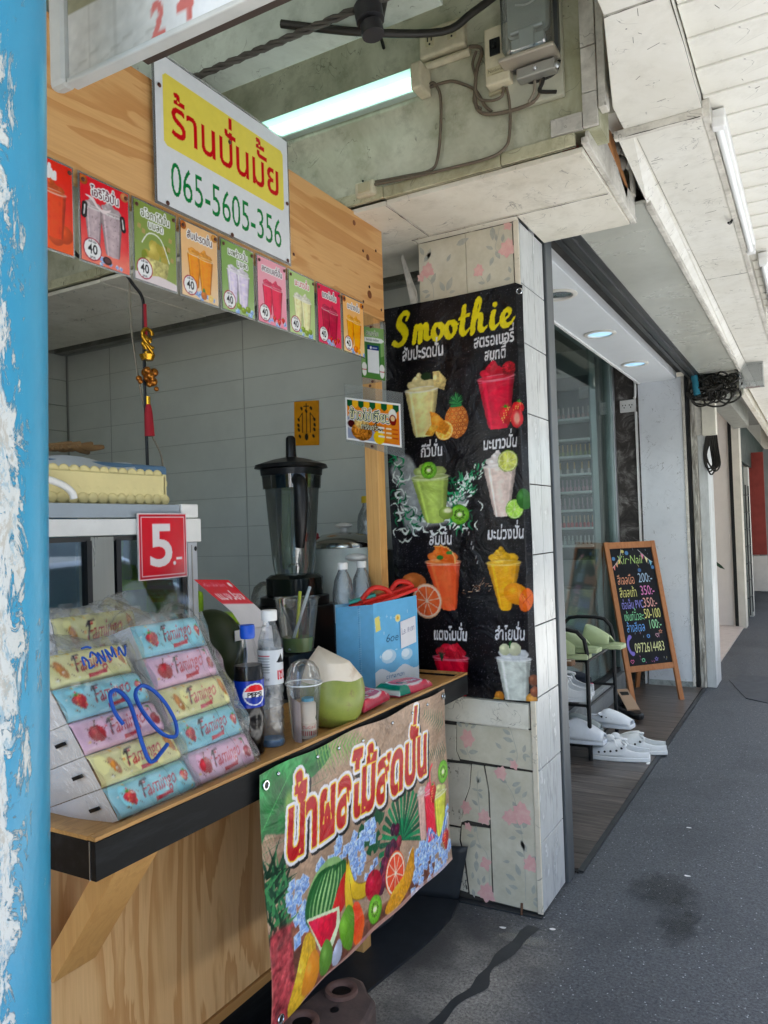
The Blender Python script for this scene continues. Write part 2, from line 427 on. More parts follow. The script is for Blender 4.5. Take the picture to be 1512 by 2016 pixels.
def sheet(name, cv, surf, res, m, parent=None, back=True, albedo=.82, smooth=True, **kw):
    """a printed sheet: surf(u,v)->P, res = cells per cm of the canvas; colours sampled from the canvas"""
    nu, nv = max(2, int(cv.W*res)), max(2, int(cv.H*res)); U, V = np.meshgrid(np.linspace(0, 1, nu+1), np.linspace(0, 1, nv+1))
    P = np.stack([np.broadcast_to(q, U.shape) for q in surf(U, V)], -1).reshape(-1, 3)
    off = np.array(WLOC.get(parent.name, (0, 0, 0))) if parent is not None else 0
    g_ = cv.a.mean(-1, keepdims=True); q = np.clip(((g_+(cv.a-g_)*1.18)-.5)*1.08+.485, 0, 1); r = max(1, int(round(cv.k/res/1.3)))
    if r > 1:
        p = np.pad(q, ((r//2, r), (r//2, r), (0, 0)), 'edge'); acc = 0
        for i in range(r):
            for j in range(r): acc = acc+p[i:i+q.shape[0], j:j+q.shape[1]]
        q = acc/(r*r)
    jj = np.clip((V*cv.ny).astype(int), 0, cv.ny-1); ii = np.clip((U*cv.nx).astype(int), 0, cv.nx-1); c = q[jj, ii].reshape(-1, 3); nz_ = .14 if 'vinyl' in m.name else .03; c = np.clip(c*(1-nz_/2+nz_*vnoise(U*cv.W, V*cv.H, .8, 77, 4)).reshape(-1, 1), 0, 1)
    c = np.where(c > .04045, ((c+.055)/1.055)**2.4, c/12.92)*albedo
    W = nu+1; idx = (np.arange(nv)[:, None]*W+np.arange(nu)[None]).ravel(); F = np.stack([idx, idx+1, idx+W+1, idx+W], 1)
    me = bpy.data.meshes.new(name); me.vertices.add(len(P)); me.vertices.foreach_set('co', (P-off).ravel())
    me.loops.add(F.size); me.loops.foreach_set('vertex_index', F.ravel().astype(np.int32))
    me.polygons.add(len(F)); me.polygons.foreach_set('loop_start', (np.arange(len(F))*4).astype(np.int32))
    me.polygons.foreach_set('use_smooth', np.ones(len(F), bool)); me.update(calc_edges=True)
    at = me.color_attributes.new('Col', 'FLOAT_COLOR', 'POINT'); at.data.foreach_set('color', np.concatenate([c, np.ones((len(c), 1))], 1).ravel())
    me.materials.append(m); o = bpy.data.objects.new(name, me); COL.objects.link(o)
    if parent is not None: o.parent = parent; WLOC[o.name] = tuple(off)
    return o

# ================================================================== STRUCTURE
M_old = mat_oldwhite('old_white_paint', '#e2ddd0', '#a89c80', .45, 1.6)
M_old2 = mat_oldwhite('canopy_white_paint', '#e6e4dc', '#b0a78f', .34, 1.4)
M_green = mat_oldwhite('green_stained_plaster', '#d0cfbb', '#7c7a54', .8, 1.6)
M_greendk = mat_oldwhite('grey_green_plaster', '#aeb6a6', '#757c68', .6, 1.2)
M_trim = mat_oldwhite('cracked_white_trim', '#dedad0', '#6f675a', .6, 3.5)
M_black = mat_plain('black_steel', '#1d1e20', .45, .3)
M_black2 = mat_plain('black_plastic', '#101113', .35, 0, bump=.05)
M_alu = mat_plain('aluminium', '#c4c8cc', .32, .9, grime=.15)
M_whitepl = mat_plain('white_plastic', '#e6e6e4', .35, 0, grime=.12, bump=.04)
M_beige = mat_plain('beige_plastic', '#cfc6ab', .45, 0, grime=.5, dirt='#7d7258')
M_cable = mat_plain('dark_cable', '#26241f', .55, 0)
M_cableg = mat_plain('grey_cable', '#8a8171', .6, 0)

def mat_asphalt():
    t = NT('dark_asphalt'); v = t.co()
    fine = t.ramp(t.noise(v, 95, 5, .8), [(.36, (0, 0, 0)), (.64, (1, 1, 1))]); mid = t.noise(v, 28, 4, .65); big = t.noise(v, 1.3, 5, .6, .5)
    col = t.mix(fine, lin('#202327'), lin('#62666b'))
    col = t.mix(t.math('MULTIPLY', t.ramp(mid, [(.4, (0, 0, 0)), (.75, (1, 1, 1))]), .35), col, lin('#30353d'))
    vo = t.n('TexVoronoi'); vo.inputs['Scale'].default_value = 60; t.l(v, vo.inputs['Vector'])
    gr = t.math('MULTIPLY', t.ramp(vo.outputs[0], [(.10, (1, 1, 1)), (.2, (0, 0, 0))]), t.ramp(t.noise(v, 50, 2), [(.52, (0, 0, 0)), (.58, (1, 1, 1))]))
    col = t.mix(t.math('MULTIPLY', gr, .9), col, lin('#c9ced2'))
    # worn lighter, browner concrete near the kiosk foot
    sp = t.n('SeparateXYZ'); t.l(v, sp.inputs[0])
    edge = t.math('ADD', sp.outputs[0], t.math('MULTIPLY', t.noise(v, 5, 5, .7), .28))
    near = t.ramp(edge, [(.0, (1, 1, 1)), (.0, (0, 0, 0))])
    mr = t.n('MapRange'); mr.interpolation_type = 'SMOOTHSTEP'; t.l(edge, mr.inputs[0])
    mr.inputs[1].default_value = -.95; mr.inputs[2].default_value = -.6; mr.inputs[3].default_value = 1; mr.inputs[4].default_value = 0
    my = t.n('MapRange'); my.interpolation_type = 'SMOOTHSTEP'; t.l(t.math('ADD', sp.outputs[1], t.math('MULTIPLY', mid, .3)), my.inputs[0])
    my.inputs[1].default_value = 2.75; my.inputs[2].default_value = 3.1; my.inputs[3].default_value = 1; my.inputs[4].default_value = 0
    conc = t.mix(fine, lin('#4c4a46'), lin('#b9b6ae')); conc = t.mix(t.ramp(big, [(.4, (0, 0, 0)), (.65, (1, 1, 1))]), conc, lin('#4d4b49'))
    vs = t.n('TexVoronoi'); vs.inputs['Scale'].default_value = 110; t.l(v, vs.inputs['Vector'])
    conc = t.mix(t.math('MULTIPLY', t.ramp(vs.outputs[0], [(.15, (1, 1, 1)), (.3, (0, 0, 0))]), .6), conc, lin('#26231f'))
    col = t.mix(t.math('MULTIPLY', mr.outputs[0], my.outputs[0]), col, conc)
    col = t.mix(t.math('MULTIPLY', t.ramp(big, [(.52, (0, 0, 0)), (.62, (1, 1, 1))]), .35), col, lin('#24282e'))
    t.set(col, t.math('ADD', t.math('MULTIPLY', mid, .25), .5)); t.bump(fine, .5, .003)
    return t.m
def floor_sheet(x0, x1, y0, y1, z, nx, ny, amp=.0):
    mb = MB(); mb.grid(lambda u, v: (x0+(x1-x0)*u, y0+(y1-y0)*v, z+amp*sin(9*u+5*v)*cos(7*v)), nx, ny); return mb
M_asph = mat_asphalt()
struct('pavement', floor_sheet(-8, 2.2, -8, 40, 0, 20, 60), M_asph)
struct('bounce_strip', MB().box(.35, 2.2, -8, 40, .001, .006), mat_plain('pale_bounce_surface', '#a9aaa8', .8, bump=.3))  # out-of-view pale strip, added to bounce sunlight up under the canopy
mb = MB().box(2.2, 2.34, -8, 40, -.13, .0)
struct('kerb', mb, mat_plain('kerb_concrete', '#9c9990', .8, bump=.4))
struct('road', floor_sheet(-60, 60, -60, 120, -.135, 4, 4), mat_plain('road_asphalt', '#8c8c88', .85, bump=.3))
# dark wet marks and repair patch on the pavement, with shapes of their own
M_stain = mat_plain('damp_stain', '#2f3235', .4, grime=.5, bump=.3)
def blob(cx, cy, rx, ry, z, n=26, seed=0, rag=.25):
    r = random.Random(seed); ph = [r.uniform(0, 6) for _ in range(4)]
    pts = []
    for i in range(n):
        a = 2*pi*i/n; k = 1+rag*(sin(2*a+ph[0])*.5+sin(3*a+ph[1])*.4+sin(5*a+ph[2])*.3+sin(8*a+ph[3])*.2); pts.append((cx+rx*k*cos(a), cy+ry*k*sin(a)))
    mb = MB(); mb.add([(x, y, z) for x, y in pts], [tuple(range(n))]); return mb
def mat_stainsoft(name, c, a):
    t = NT(name); v = t.co(); n = t.noise(v, 14, 5, .7); 
    gr = t.n('TexGradient', gradient_type='SPHERICAL'); tc = t.n('TexCoord'); mp = t.n('Mapping'); mp.vector_type = 'TEXTURE'
    t.l(tc.outputs['Generated'], mp.inputs[0]); mp.inputs['Location'].default_value = (.5, .5, 0); mp.inputs['Scale'].default_value = (.5, .5, 1)
    t.l(mp.outputs[0], gr.inputs[0])
    f = t.ramp(t.math('ADD', gr.outputs[0], t.math('MULTIPLY', t.math('SUBTRACT', n, .5), .7)), [(.1, (0, 0, 0)), (.4, (1, 1, 1))])
    t.set(lin(c), .42); t.l(t.math('MULTIPLY', f, a), t.b.inputs['Alpha']); return t.m
M_ss = mat_stainsoft('damp_mark', '#1d2126', .38); M_ss2 = mat_stainsoft('chalky_scuff', '#9c9a92', .4)
struct('pavement_stain', blob(-.62, 3.30, .15, .26, .004, seed=3, rag=.5), M_ss)
struct('pavement_stain', blob(-.52, 3.08, .10, .2, .004, seed=5, rag=.5), M_ss)
struct('pavement_stain', blob(-1.0, 2.72, .13, .06, .004, seed=8), M_ss2)
mb = MB(); pts = [(-1.0, 2.82), (-1.02, 2.66), (-1.045, 2.50), (-1.04, 2.38), (-1.075, 2.24), (-1.09, 2.08), (-1.13, 1.9)]
W = [.022, .032, .014, .028, .016, .022, .014]
pp = catmull(pts+[], 6); n = len(pp); ww = np.interp(np.linspace(0, 1, n), np.linspace(0, 1, 7), W)
v = [(p[0]-ww[i]*(.9+.25*sin(i*.9)), p[1], .005) for i, p in enumerate(pp)]+[(p[0]+ww[i]*(.9+.25*cos(i*.7)), p[1], .005) for i, p in enumerate(pp)]
mb.add(v, [(i, i+1, n+i+1, n+i) for i in range(n-1)]); struct('wet_trickle', mb, M_stain)
mb = MB().prism([(-.80, 7.9), (-.73, 8.25), (-.2, 8.1), (-.25, 6.9), (-.6, 7.15)], .001, .006)
struct('repair_patch', mb, mat_plain('patch_asphalt', '#3c424a', .5, bump=.3))
mb = MB().beam((-.965, 3.35, .006), (-.955, 7.45, .006), .025, .008).beam((-.99, 2.905, .004), (-1.42, 2.89, .004), .03, .006)
struct('floor_joint', mb, M_stain)

# nail shop floor of dark wood planks laid across
t = NT('dark_floor_plank'); v = t.co((1.2, 14, 1)); n = t.noise(v, 3, 5, .65, .3); oi = t.n('ObjectInfo')
col = t.ramp(n, [(.3, lin('#2b2624')), (.5, lin('#554d48')), (.7, lin('#857b73'))])
col = t.mix(t.math('MULTIPLY', oi.outputs['Random'], .5), col, lin('#3a3532')); t.set(col, .33); t.bump(n, .12, .001); M_floorp = t.m
fl = struct('shop_floor', MB().box(-3.2, -.972, 3.34, 7.42, .001, .008), mat_plain('floor_base', '#1d1a19', .6))
src = None; k = 0; y = 3.36
while y < 7.38:
    xo = -.975
    for seg in (0, 1):
        x1 = xo if seg == 0 else xo-(.62 if k % 2 else 1.12); x0 = (xo-(.62 if k % 2 else 1.12)) if seg == 0 else -3.15
        obj('plank', MB().box(x0+.002, x1-.002, y+.0015, y+.1585, .009, .0125), M_floorp, fl)
    y += .16; k += 1

# stall floor, dark
struct('stall_floor', MB().box(-4.4, -1.42, 2.3, 3.5, .001, .01), mat_plain('stall_floor_cement', '#4b4b4a', .7, bump=.4))

# ------------------------------------------------------------------ lintel, green wall, ceilings
wall = thing('lintel_wall', 'pale green stained plaster wall above the stall carrying the lamp, sockets and meter', 'wall', (-1.6, 2.55, 2.74))
obj('plaster', MB().box(-4.4, -.565, 2.49, 2.62, 2.79, 3.6), M_green, wall)
mb = MB()
for x0, x1, zz in ((-4.4, -2.9, 2.745), (-2.897, -1.36, 2.748), (-1.357, -.9, 2.744), (-.897, -.645, 2.746)):
    obj('edge_strip', MB().box(x0, x1, 2.478, 2.50, zz, zz+.042), mat_oldwhite('edge_strip_paint', '#c4c0a2', '#7c744f', .7, 5), wall, bevel=.003)
for i, (z0, z1) in enumerate(((2.792, 2.90), (2.903, 3.05), (3.053, 3.22), (3.223, 3.5))):
    obj('corner_tile', MB().box(-.615, -.567, 2.474+.002*(i % 2), 2.489, z0, z1), M_trim, wall, bevel=.002)
obj('corner_tile', MB().box(-.72, -.617, 2.472, 2.489, 2.79, 2.845), M_trim, wall, bevel=.002)
obj('corner_post', MB().box(-.563, -.538, 2.47, 2.52, 2.84, 3.58), M_trim, wall, bevel=.003)
# boxed-in underside of the lintel: separate painted boards
box = thing('lintel_boxing', 'white painted boards boxing in the lintel over the tiled pillar, its end rotted open', 'boxing', (-1, 2.85, 2.7))
rects = [(-4.4, -2.9, 2.50, 2.86), (-2.896, -1.36, 2.50, 2.86), (-1.356, -.625, 2.50, 2.86), (-4.4, -2.9, 2.864, 3.22), (-2.896, -1.44, 2.864, 3.22), (-.985, -.625, 2.864, 3.22), (-1.43, -.99, 2.864, 2.912)]
for i, (x0, x1, y0, y1) in enumerate(rects):
    dz = .002*(i % 3)
    obj('board', MB().box(x0, x1, y0, y1, 2.722+dz, 2.74+dz), M_old, box, bevel=.002)
obj('end_batten', MB().beam((-.612, 2.475, 2.752), (-.612, 3.235, 2.742), .022, .022), M_trim, box, bevel=.003)
obj('end_batten', MB().beam((-.608, 2.50, 2.81), (-.608, 2.76, 2.90), .016, .03), M_trim, box, bevel=.003)
obj('end_plate', MB().slab([(-.603, 2.50, 2.765), (-.603, 3.22, 2.755), (-.603, 3.22, 2.84), (-.603, 3.04, 2.815), (-.603, 2.74, 2.865), (-.603, 2.50, 2.80)], (1, 0, 0), .012), M_trim, box)
obj('end_plate', MB().slab([(-.600, 3.19, 2.835), (-.600, 3.235, 2.84), (-.600, 3.24, 3.05), (-.600, 3.17, 2.95)], (1, 0, 0), .012), M_trim, box)
obj('end_plate', MB().slab([(-.601, 2.52, 2.85), (-.601, 2.73, 2.90), (-.601, 2.92, 2.965), (-.601, 2.9, 3.1), (-.601, 2.52, 3.1)], (1, 0, 0), .012), M_trim, box)
obj('end_backing', MB().box(-.70, -.66, 2.52, 3.2, 2.76, 2.98), mat_plain('red_primer', '#8c2b22', .6, grime=.4), box)
obj('rotten_timber', MB().beam((-.618, 2.74, 2.945), (-.618, 3.08, 2.80), .03, .06), mat_plain('raw_orange_timber', '#b07a4c', .7, grime=.5, scale=20, bump=.5), box)
mb = MB()
for i in range(3): mb.ball((-.612, 2.86+.07*i, 2.955-.035*i), (.03, .035, .03), 8, 6)
obj('mortar_lump', mb, mat_plain('grey_mortar', '#77746d', .9, bump=.6), box, smooth=60)

struct('stall_ceiling', MB().box(-4.4, -1.45, 2.62, 3.52, 2.83, 2.86), M_greendk)
struct('upper_ceiling', MB().box(-4.6, -.462, -1.2, 2.489, 3.56, 3.62), M_greendk)
struct('sky_block_slab', MB().box(-4.8, -.40, -1.5, 40, 3.63, 3.95), mat_plain('sky_block_grey', '#8f8d86', .9))  # unseen slab over the building, added to keep sky light out
obj('cornice', MB().box(-4.4, -1.5, 3.40, 3.46, 2.76, 2.83), mat_oldwhite('dark_stained_cornice', '#8b8a80', '#4a473e', .7, 3), None, tag=('dark stained cornice moulding along the top of the stall wall', 'moulding'))
struct('upper_light_stop', MB().box(-.70, -.645, 2.63, 40, 2.86, 3.63), M_old)  # added wall, closes the gap where sun leaked in above the lintel
struct('canopy_light_stop', MB().box(-.46, -.40, -1.5, 40, 3.051, 3.63), M_old)  # added strip, blocks light entering between the canopy and the slab
# pale beam near the kiosk roof with a hanging pipe and a twisted cable
bm = thing('roof_beam', 'pale green concrete beam crossing under the roof behind the kiosk board', 'beam', (-2, 2.05, 3.1))
obj('beam_body', MB().box(-4.2, -.95, 2.03, 2.16, 3.13, 3.34), mat_oldwhite('pale_blue_green_plaster', '#c3cdc3', '#7b8478', .6, 2), bm, bevel=.004)
mb = MB(); pr = []
for s in range(3):
    mb.tube([(-1.95+.92*t/26, 2.0+.009*cos(t*1.3+s*2.1), 3.105+.0*t+.007*sin(t*1.3+s*2.1)) for t in range(27)], .006, 6, smooth=False)
obj('twisted_cable', mb, mat_plain('dusty_cable', '#4d4a44', .7, grime=.6), None, smooth=50, tag=('thick black twisted cable running along the pale beam', 'cable'))
pp = thing('drain_pipe', 'dark grey pipe with a collar hanging from the roof above the lamp', 'pipe', (-1.13, 2.0, 3.0))
obj('pipe', MB().tube([(-1.17, 1.97, 3.56), (-1.15, 1.98, 3.3), (-1.12, 2.0, 3.06)], .028, 14), mat_plain('dark_pipe', '#3c3c3f', .5, .2), pp, smooth=50)
obj('collar', MB().tube([(-1.128, 2.0, 3.10), (-1.12, 2.0, 3.05)], .043, 16, smooth=False), mat_plain('dark_collar', '#2e2d30', .45), pp, smooth=40)
obj('collar', MB().tube([(-1.118, 2.0, 3.04), (-1.112, 2.0, 3.005)], .034, 16, smooth=False), MAT['dark_collar'], pp, smooth=40)
obj('hanger_cable', MB().tube([(-1.45, 2.0, 3.16), (-1.20, 2.1, 3.10), (-1.02, 2.3, 3.15), (-.93, 2.35, 3.21), (-.84, 2.40, 3.28), (-.77, 2.46, 3.33)], .013, 8), M_cable, None, smooth=50, tag=('black cable running from the drain pipe to the green wall', 'cable'))
obj('hanger_cable', MB().tube([(-1.02, 2.1, 3.56), (-1.06, 2.05, 3.3), (-1.11, 2.03, 3.08)], .02, 8), M_cable, None, smooth=50, tag=('black cable looping down behind the drain pipe', 'cable'))
# ------------------------------------------------------------------ stall walls of long pale tiles
M_tile = mat_plain('pale_wall_tile', '#c8cac0', .35, grime=.25, scale=3, bump=.05)
sw = thing('stall_back_wall', 'back wall of the stall clad in long pale grey tiles', 'wall', (-2.9, 3.5, 0))
obj('wall_core', MB().box(-4.45, -1.09, 3.4995, 3.60, .0, 3.6), mat_plain('tile_grout', '#a2a39a', .8), sw)
zs = [2.76-.171*i for i in range(11)]+[.70, .35, .02]
for i in range(len(zs)-1):
    for a, b in ((-4.39, -3.99), (-3.985, -2.88), (-2.875, -1.77), (-1.765, -1.09)):
        o = obj('wall_tile', MB().box(a, b-.004, 3.4965+.0012*R_.random(), 3.503, zs[i+1]+.0015, zs[i]-.0015), M_tile, sw, bevel=.0015)
lw_ = thing('stall_side_wall', 'left side wall of the stall clad in pale tiles', 'wall', (-4.4, 2.5, 0))
obj('wall_core', MB().box(-4.52, -4.41, .3, 3.6, 0, 3.6), MAT['tile_grout'], lw_)
for i in range(len(zs)-1):
    for a, b in ((.3, 1.4), (1.404, 2.5), (2.504, 3.49)):
        obj('wall_tile', MB().box(-4.409, -4.40, a, b-.003, zs[i+1]+.003, zs[i]-.002), M_tile, lw_, bevel=.002)
# neighbouring front behind the viewer's left
obj('neighbour_wall', MB().box(-4.5, -2.7, -6, .2, 0, 3.6), mat_plain('neighbour_plaster', '#b9b6ac', .8), None, tag=('plain plaster wall of the next shop, behind the blue pole', 'wall'))

# ------------------------------------------------------------------ canopy over the pavement
can = struct('canopy', MB().box(-.44, 1.7, -1.6, 2.7, 2.93, 3.05).box(-.62, 1.7, 2.702, 40, 2.93, 3.05), M_old2)
src = None
for i in range(52):
    y0 = .3+.172*i
    if src is None: src = obj('canopy_board', MB().box(-.28, .9, 0, .170, 0, .016), M_old2, can, bevel=.002); src.location = (0, y0, 2.898); src.rotation_euler = (radians(1.8), 0, 0)
    else: o = shared('canopy_board', src, (0, y0, 2.898+.003*R_.random()), can); o.rotation_euler = (radians(1.5+.6*R_.random()), 0, 0)
obj('canopy_board', MB().box(-.28, .9, 9.3, 30, 2.898, 2.92), M_old2, can)
bmc = thing('canopy_beam_casing', 'white sheet casing along the canopy beam beside the fluorescent tubes', 'casing', (-.4, 5, 2.85))
obj('flat_panel', MB().prism([(-.445, 1.0), (-.285, 1.0), (-.285, 2.08), (-.45, 2.08)], 2.872, 2.93), M_old2, bmc, bevel=.002)
obj('flat_panel', MB().prism([(-.452, 2.084), (-.285, 2.084), (-.285, 2.714), (-.535, 2.714), (-.535, 2.55)], 2.868, 2.93), M_old2, bmc, bevel=.002)
obj('flat_panel', MB().box(-.50, -.285, 2.74, 4.6, 2.846, 2.862), M_old2, bmc, bevel=.002)
obj('flat_panel', MB().box(-.50, -.285, 4.604, 7.4, 2.848, 2.864), M_old2, bmc, bevel=.002)
obj('step_batten', MB().box(-.57, -.282, 2.715, 2.739, 2.842, 2.872), M_trim, bmc, bevel=.003)
obj('side_panel', MB().slab([(-.545, 3.24, 2.80), (-.545, 7.4, 2.80), (-.50, 7.4, 2.856), (-.50, 2.75, 2.856), (-.55, 2.75, 2.856)], (1, 0, .4), .012), M_old2, bmc)
obj('edge_batten', MB().beam((-.552, 3.22, 2.795), (-.552, 7.4, 2.795), .022, .022), M_trim, bmc, bevel=.003)
obj('cover_strip', MB().box(-.286, -.262, 2.72, 7.4, 2.84, 2.898), M_trim, bmc, bevel=.002)
mb = MB().box(-.36, -.33, 5.35, 5.36, 2.846, 2.849)
M_tube = mat_plain('unlit_tube_glass', '#eef0f0', .2, 0, grime=.05, bump=0)
def tube_light(y0, y1, x, label, rz=0):
    t = thing('fluorescent_fixture', label, 'ceiling light', (x, (y0+y1)/2, 2.86), rz, 'unlit tube lights under the canopy')
    L = (y1-y0)/2
    obj('housing', MB().box(-.022, .022, -L, L, .0, .035), M_whitepl, t, local=True, bevel=.004)
    for s in (-1, 1): obj('end_cap', MB().box(-.02, .02, s*L-.02, s*L+.02, -.035, .002), M_whitepl, t, local=True, bevel=.005)
    obj('tube', MB().tube([(0, -L+.01, -.018), (0, L-.01, -.018)], .014, 12, smooth=False), M_tube, t, local=True, smooth=50)
    return t
tube_light(2.80, 4.22, -.245, 'unlit fluorescent tube under the white canopy, nearer of the two')
tube_light(4.45, 5.75, -.205, 'unlit fluorescent tube at the right edge, farther of the two', 0)
obj('cable_tie', MB().tube([(-.275, 3.72, 2.855), (-.295, 3.74, 2.83), (-.30, 3.70, 2.82)], .005, 6).tube([(-.275, 3.73, 2.855), (-.30, 3.77, 2.84)], .005, 6), M_black2, None, tag=('small black cable tie sticking out beside the nearer canopy tube light', 'cable tie'))

# ------------------------------------------------------------------ tiled pillar
pil = thing('tiled_pillar', 'square pillar with cracked floral tiles in front and pale tiles on its side', 'pillar', (-1.2, 3.06, 0))
obj('core', MB().box(-1.405, -.998, 2.922, 3.21, 0.0, 2.72), mat_plain('pillar_core_cement', '#3a3733', .9, bump=.4), pil)
t = NT('floral_tile_glaze'); v = t.co(); n1 = t.noise(v, 7, 5, .7); n2 = t.noise(v, 30, 4, .65)
col = t.mix(t.ramp(n1, [(.35, (0, 0, 0)), (.7, (1, 1, 1))]), lin('#d8d3c2'), lin('#bfb9a2')); col = t.mix(t.math('MULTIPLY', n2, .3), col, lin('#9e9884'))
t.set(col, .32); t.bump(n1, .1, .002); M_flor = t.m
t = NT('chipped_white_plaster'); v = t.co(); n1 = t.noise(v, 10, 5, .7); n2 = t.noise(t.co((1.2, 1, .5)), 60, 4, .7)
clump = t.ramp(t.noise(v, 11, 2), [(.5, (0, 0, 0)), (.62, (1, 1, 1))]); chip = t.ramp(n2, [(.56, (0, 0, 0)), (.60, (1, 1, 1))])
col = t.mix(n1, lin('#d6d2c6'), lin('#a9a18e')); col = t.mix(t.math('MULTIPLY', t.math('MULTIPLY', chip, clump), .95), col, lin('#2b2722')); t.set(col, .6); t.bump(n2, .4, .002); M_chip = t.m
YF = 2.915
def fpiece(pts, m, dy=0.0, name='floral_tile'):
    return obj(name, MB().slab([(x, YF+dy, z) for x, z in pts], (0, -1, 0), .007), m, pil, bevel=.0015)
fpiece([(-1.395, .705), (-1.335, .705), (-1.34, .60), (-1.325, .562), (-1.39, .562)], M_chip, -.002, 'plaster_piece')
fpiece([(-1.333, .715), (-1.015, .715), (-1.012, .560), (-1.322, .568), (-1.337, .60)], M_flor)
fpiece([(-1.388, .548), (-1.275, .553), (-1.285, .46), (-1.31, .40), (-1.33, .295), (-1.385, .295)], M_chip, -.004, 'plaster_piece')
fpiece([(-1.272, .553), (-1.222, .552), (-1.205, .46), (-1.205, .318), (-1.30, .322), (-1.328, .31), (-1.306, .40), (-1.283, .46)], M_flor, .001)
fpiece([(-1.213, .554), (-1.008, .552), (-1.004, .012), (-1.196, .018), (-1.198, .45)], M_flor, -.003)
fpiece([(-1.385, .285), (-1.333, .285), (-1.34, .235), (-1.322, .15), (-1.308, .03), (-1.36, .035), (-1.38, .12)], M_chip, -.001, 'plaster_piece')
fpiece([(-1.325, .30), (-1.202, .305), (-1.203, .02), (-1.30, .025), (-1.313, .16), (-1.332, .24)], M_flor, -.001)
fpiece([(-1.435, 2.47), (-1.22, 2.472), (-1.22, 2.735), (-1.435, 2.735)], M_flor, -.001)
fpiece([(-1.2185, 2.472), (-1.018, 2.474), (-1.018, 2.735), (-1.2185, 2.735)], M_flor, -.002)
fpiece([(-1.43, 2.44), (-1.018, 2.445), (-1.018, 2.466), (-1.43, 2.464)], M_trim, -.002, 'plaster_piece')
# floral print as thin decals
M_pink = mat_plain('rose_petal_print', '#d8a5a2', .35, grime=.9, dirt='#dfc4b8', scale=40); M_leaf = mat_plain('grey_leaf_print', '#a3a59d', .35, grime=.9, dirt='#bdbbab', scale=40)
fm = MB()
def petal(cx, cz, a, L, w, y):
    p = []
    for t in (0, .25, .5, .75, .93, 1): p.append((t, w*sin(pi*min(.98, t)**.8)))
    pts = [(t*L, q) for t, q in p]+[(t*L, -q) for t, q in p[::-1][1:-1]]
    fm.add([(cx+x*cos(a)-z*sin(a), y, cz+x*sin(a)+z*cos(a)) for x, z in pts], [tuple(range(len(pts)))])
def flower(cx, cz, r, y, n=7, s=0):
    fm.cur = 0
    for i in range(n): petal(cx, cz, s+2*pi*i/n+.2*sin(i*2), r*(.85+.3*((i*37) % 5)/5), r*.36, y-.0002*i)
def leaf(cx, cz, a, L, y): fm.cur = 1; petal(cx, cz, a, L, L*.22, y)
def stem(pts, y):
    fm.cur = 1; pp = catmull([(x, 0, z) for x, z in pts], 5); n = len(pp); w = .0011
    fm.add([(p[0]-w, y, p[2]) for p in pp]+[(p[0]+w, y, p[2]) for p in pp], [(i, i+1, n+i+1, n+i) for i in range(n-1)])
yA, yB, yC = YF-.0012, YF-.0012, YF-.0046
flower(-1.285, .655, .040, yA, 6); stem([(-1.285, .65), (-1.29, .61), (-1.275, .575)], yA)
for a, b, c, d in ((-1.31, .70, 2.3, .035), (-1.29, .70, 1.4, .04), (-1.27, .70, .6, .03), (-1.285, .60, .2, .045), (-1.29, .59, 2.6, .04)): leaf(a, b, c, d, yA)
stem([(-1.10, .715), (-1.085, .66), (-1.075, .61), (-1.09, .565)], yA)
for a, b, c, d in ((-1.10, .69, 2.6, .04), (-1.09, .665, 2.9, .045), (-1.08, .63, 3.5, .03), (-1.05, .625, 1.3, .035), (-1.05, .62, -.3, .03), (-1.05, .62, -1.3, .03), (-1.14, .63, 2.4, .035), (-1.09, .59, 3.0, .035)): leaf(a, b, c, d, yA)
flower(-1.09, .572, .022, yA, 5)
flower(-1.145, .535, .030, yC, 9); stem([(-1.145, .52), (-1.10, .46), (-1.075, .36), (-1.06, .22), (-1.06, .05)], yC)
flower(-1.115, .365, .034, yC, 8); flower(-1.065, .385, .048, yC, 9, .4); flower(-1.035, .195, .036, yC, 7)
for a, b, c, d in ((-1.12, .50, 2.8, .035), (-1.10, .49, .5, .04), (-1.09, .46, .9, .045), (-1.06, .45, .9, .035), (-1.10, .43, -1.1, .04), (-1.07, .33, 2.7, .045), (-1.06, .31, 2.9, .035), (-1.06, .33, 1.2, .05), (-1.09, .29, 3.4, .035), (-1.07, .28, -1.2, .035),
                   (-1.05, .24, 2.1, .05), (-1.06, .22, 2.7, .04), (-1.12, .19, 3.3, .03), (-1.04, .21, .5, .04), (-1.08, .14, 1.9, .05), (-1.10, .12, 2.7, .045), (-1.09, .09, 3.0, .04), (-1.12, .06, 2.3, .035), (-1.03, .08, 1.4, .04), (-1.03, .06, .2, .035), (-1.03, .055, -.9, .03)): leaf(a, b, c, d, yC)
stem([(-1.245, .53), (-1.25, .45), (-1.24, .33)], YF-.0002); flower(-1.30, .375, .030, YF-.0055, 6); flower(-1.225, .345, .034, YF-.0004, 7)
for a, b, c, d in ((-1.245, .48, 1.9, .03), (-1.245, .48, 1.2, .03), (-1.25, .45, 2.9, .025), (-1.25, .45, .2, .025), (-1.23, .42, 2.2, .03), (-1.25, .39, 2.5, .035)): leaf(a, b, c, d, YF-.0002)
flower(-1.295, .298, .02, YF-.0024, 5); stem([(-1.26, .30), (-1.25, .24), (-1.215, .19), (-1.212, .05)], YF-.0024); flower(-1.225, .165, .032, YF-.0024, 4, 2); flower(-1.225, .045, .042, YF-.0024, 8)
for a, b, c, d in ((-1.27, .28, 1.2, .03), (-1.27, .265, 3.2, .035), (-1.265, .25, -2.2, .045), (-1.24, .22, 2.6, .03), (-1.265, .17, -1.6, .05), (-1.265, .17, 1.5, .035), (-1.255, .07, 1.8, .03), (-1.24, .08, 1.3, .035), (-1.285, .05, -1.4, .035), (-1.285, .09, 1.5, .03)): leaf(a, b, c, d, YF-.0024)
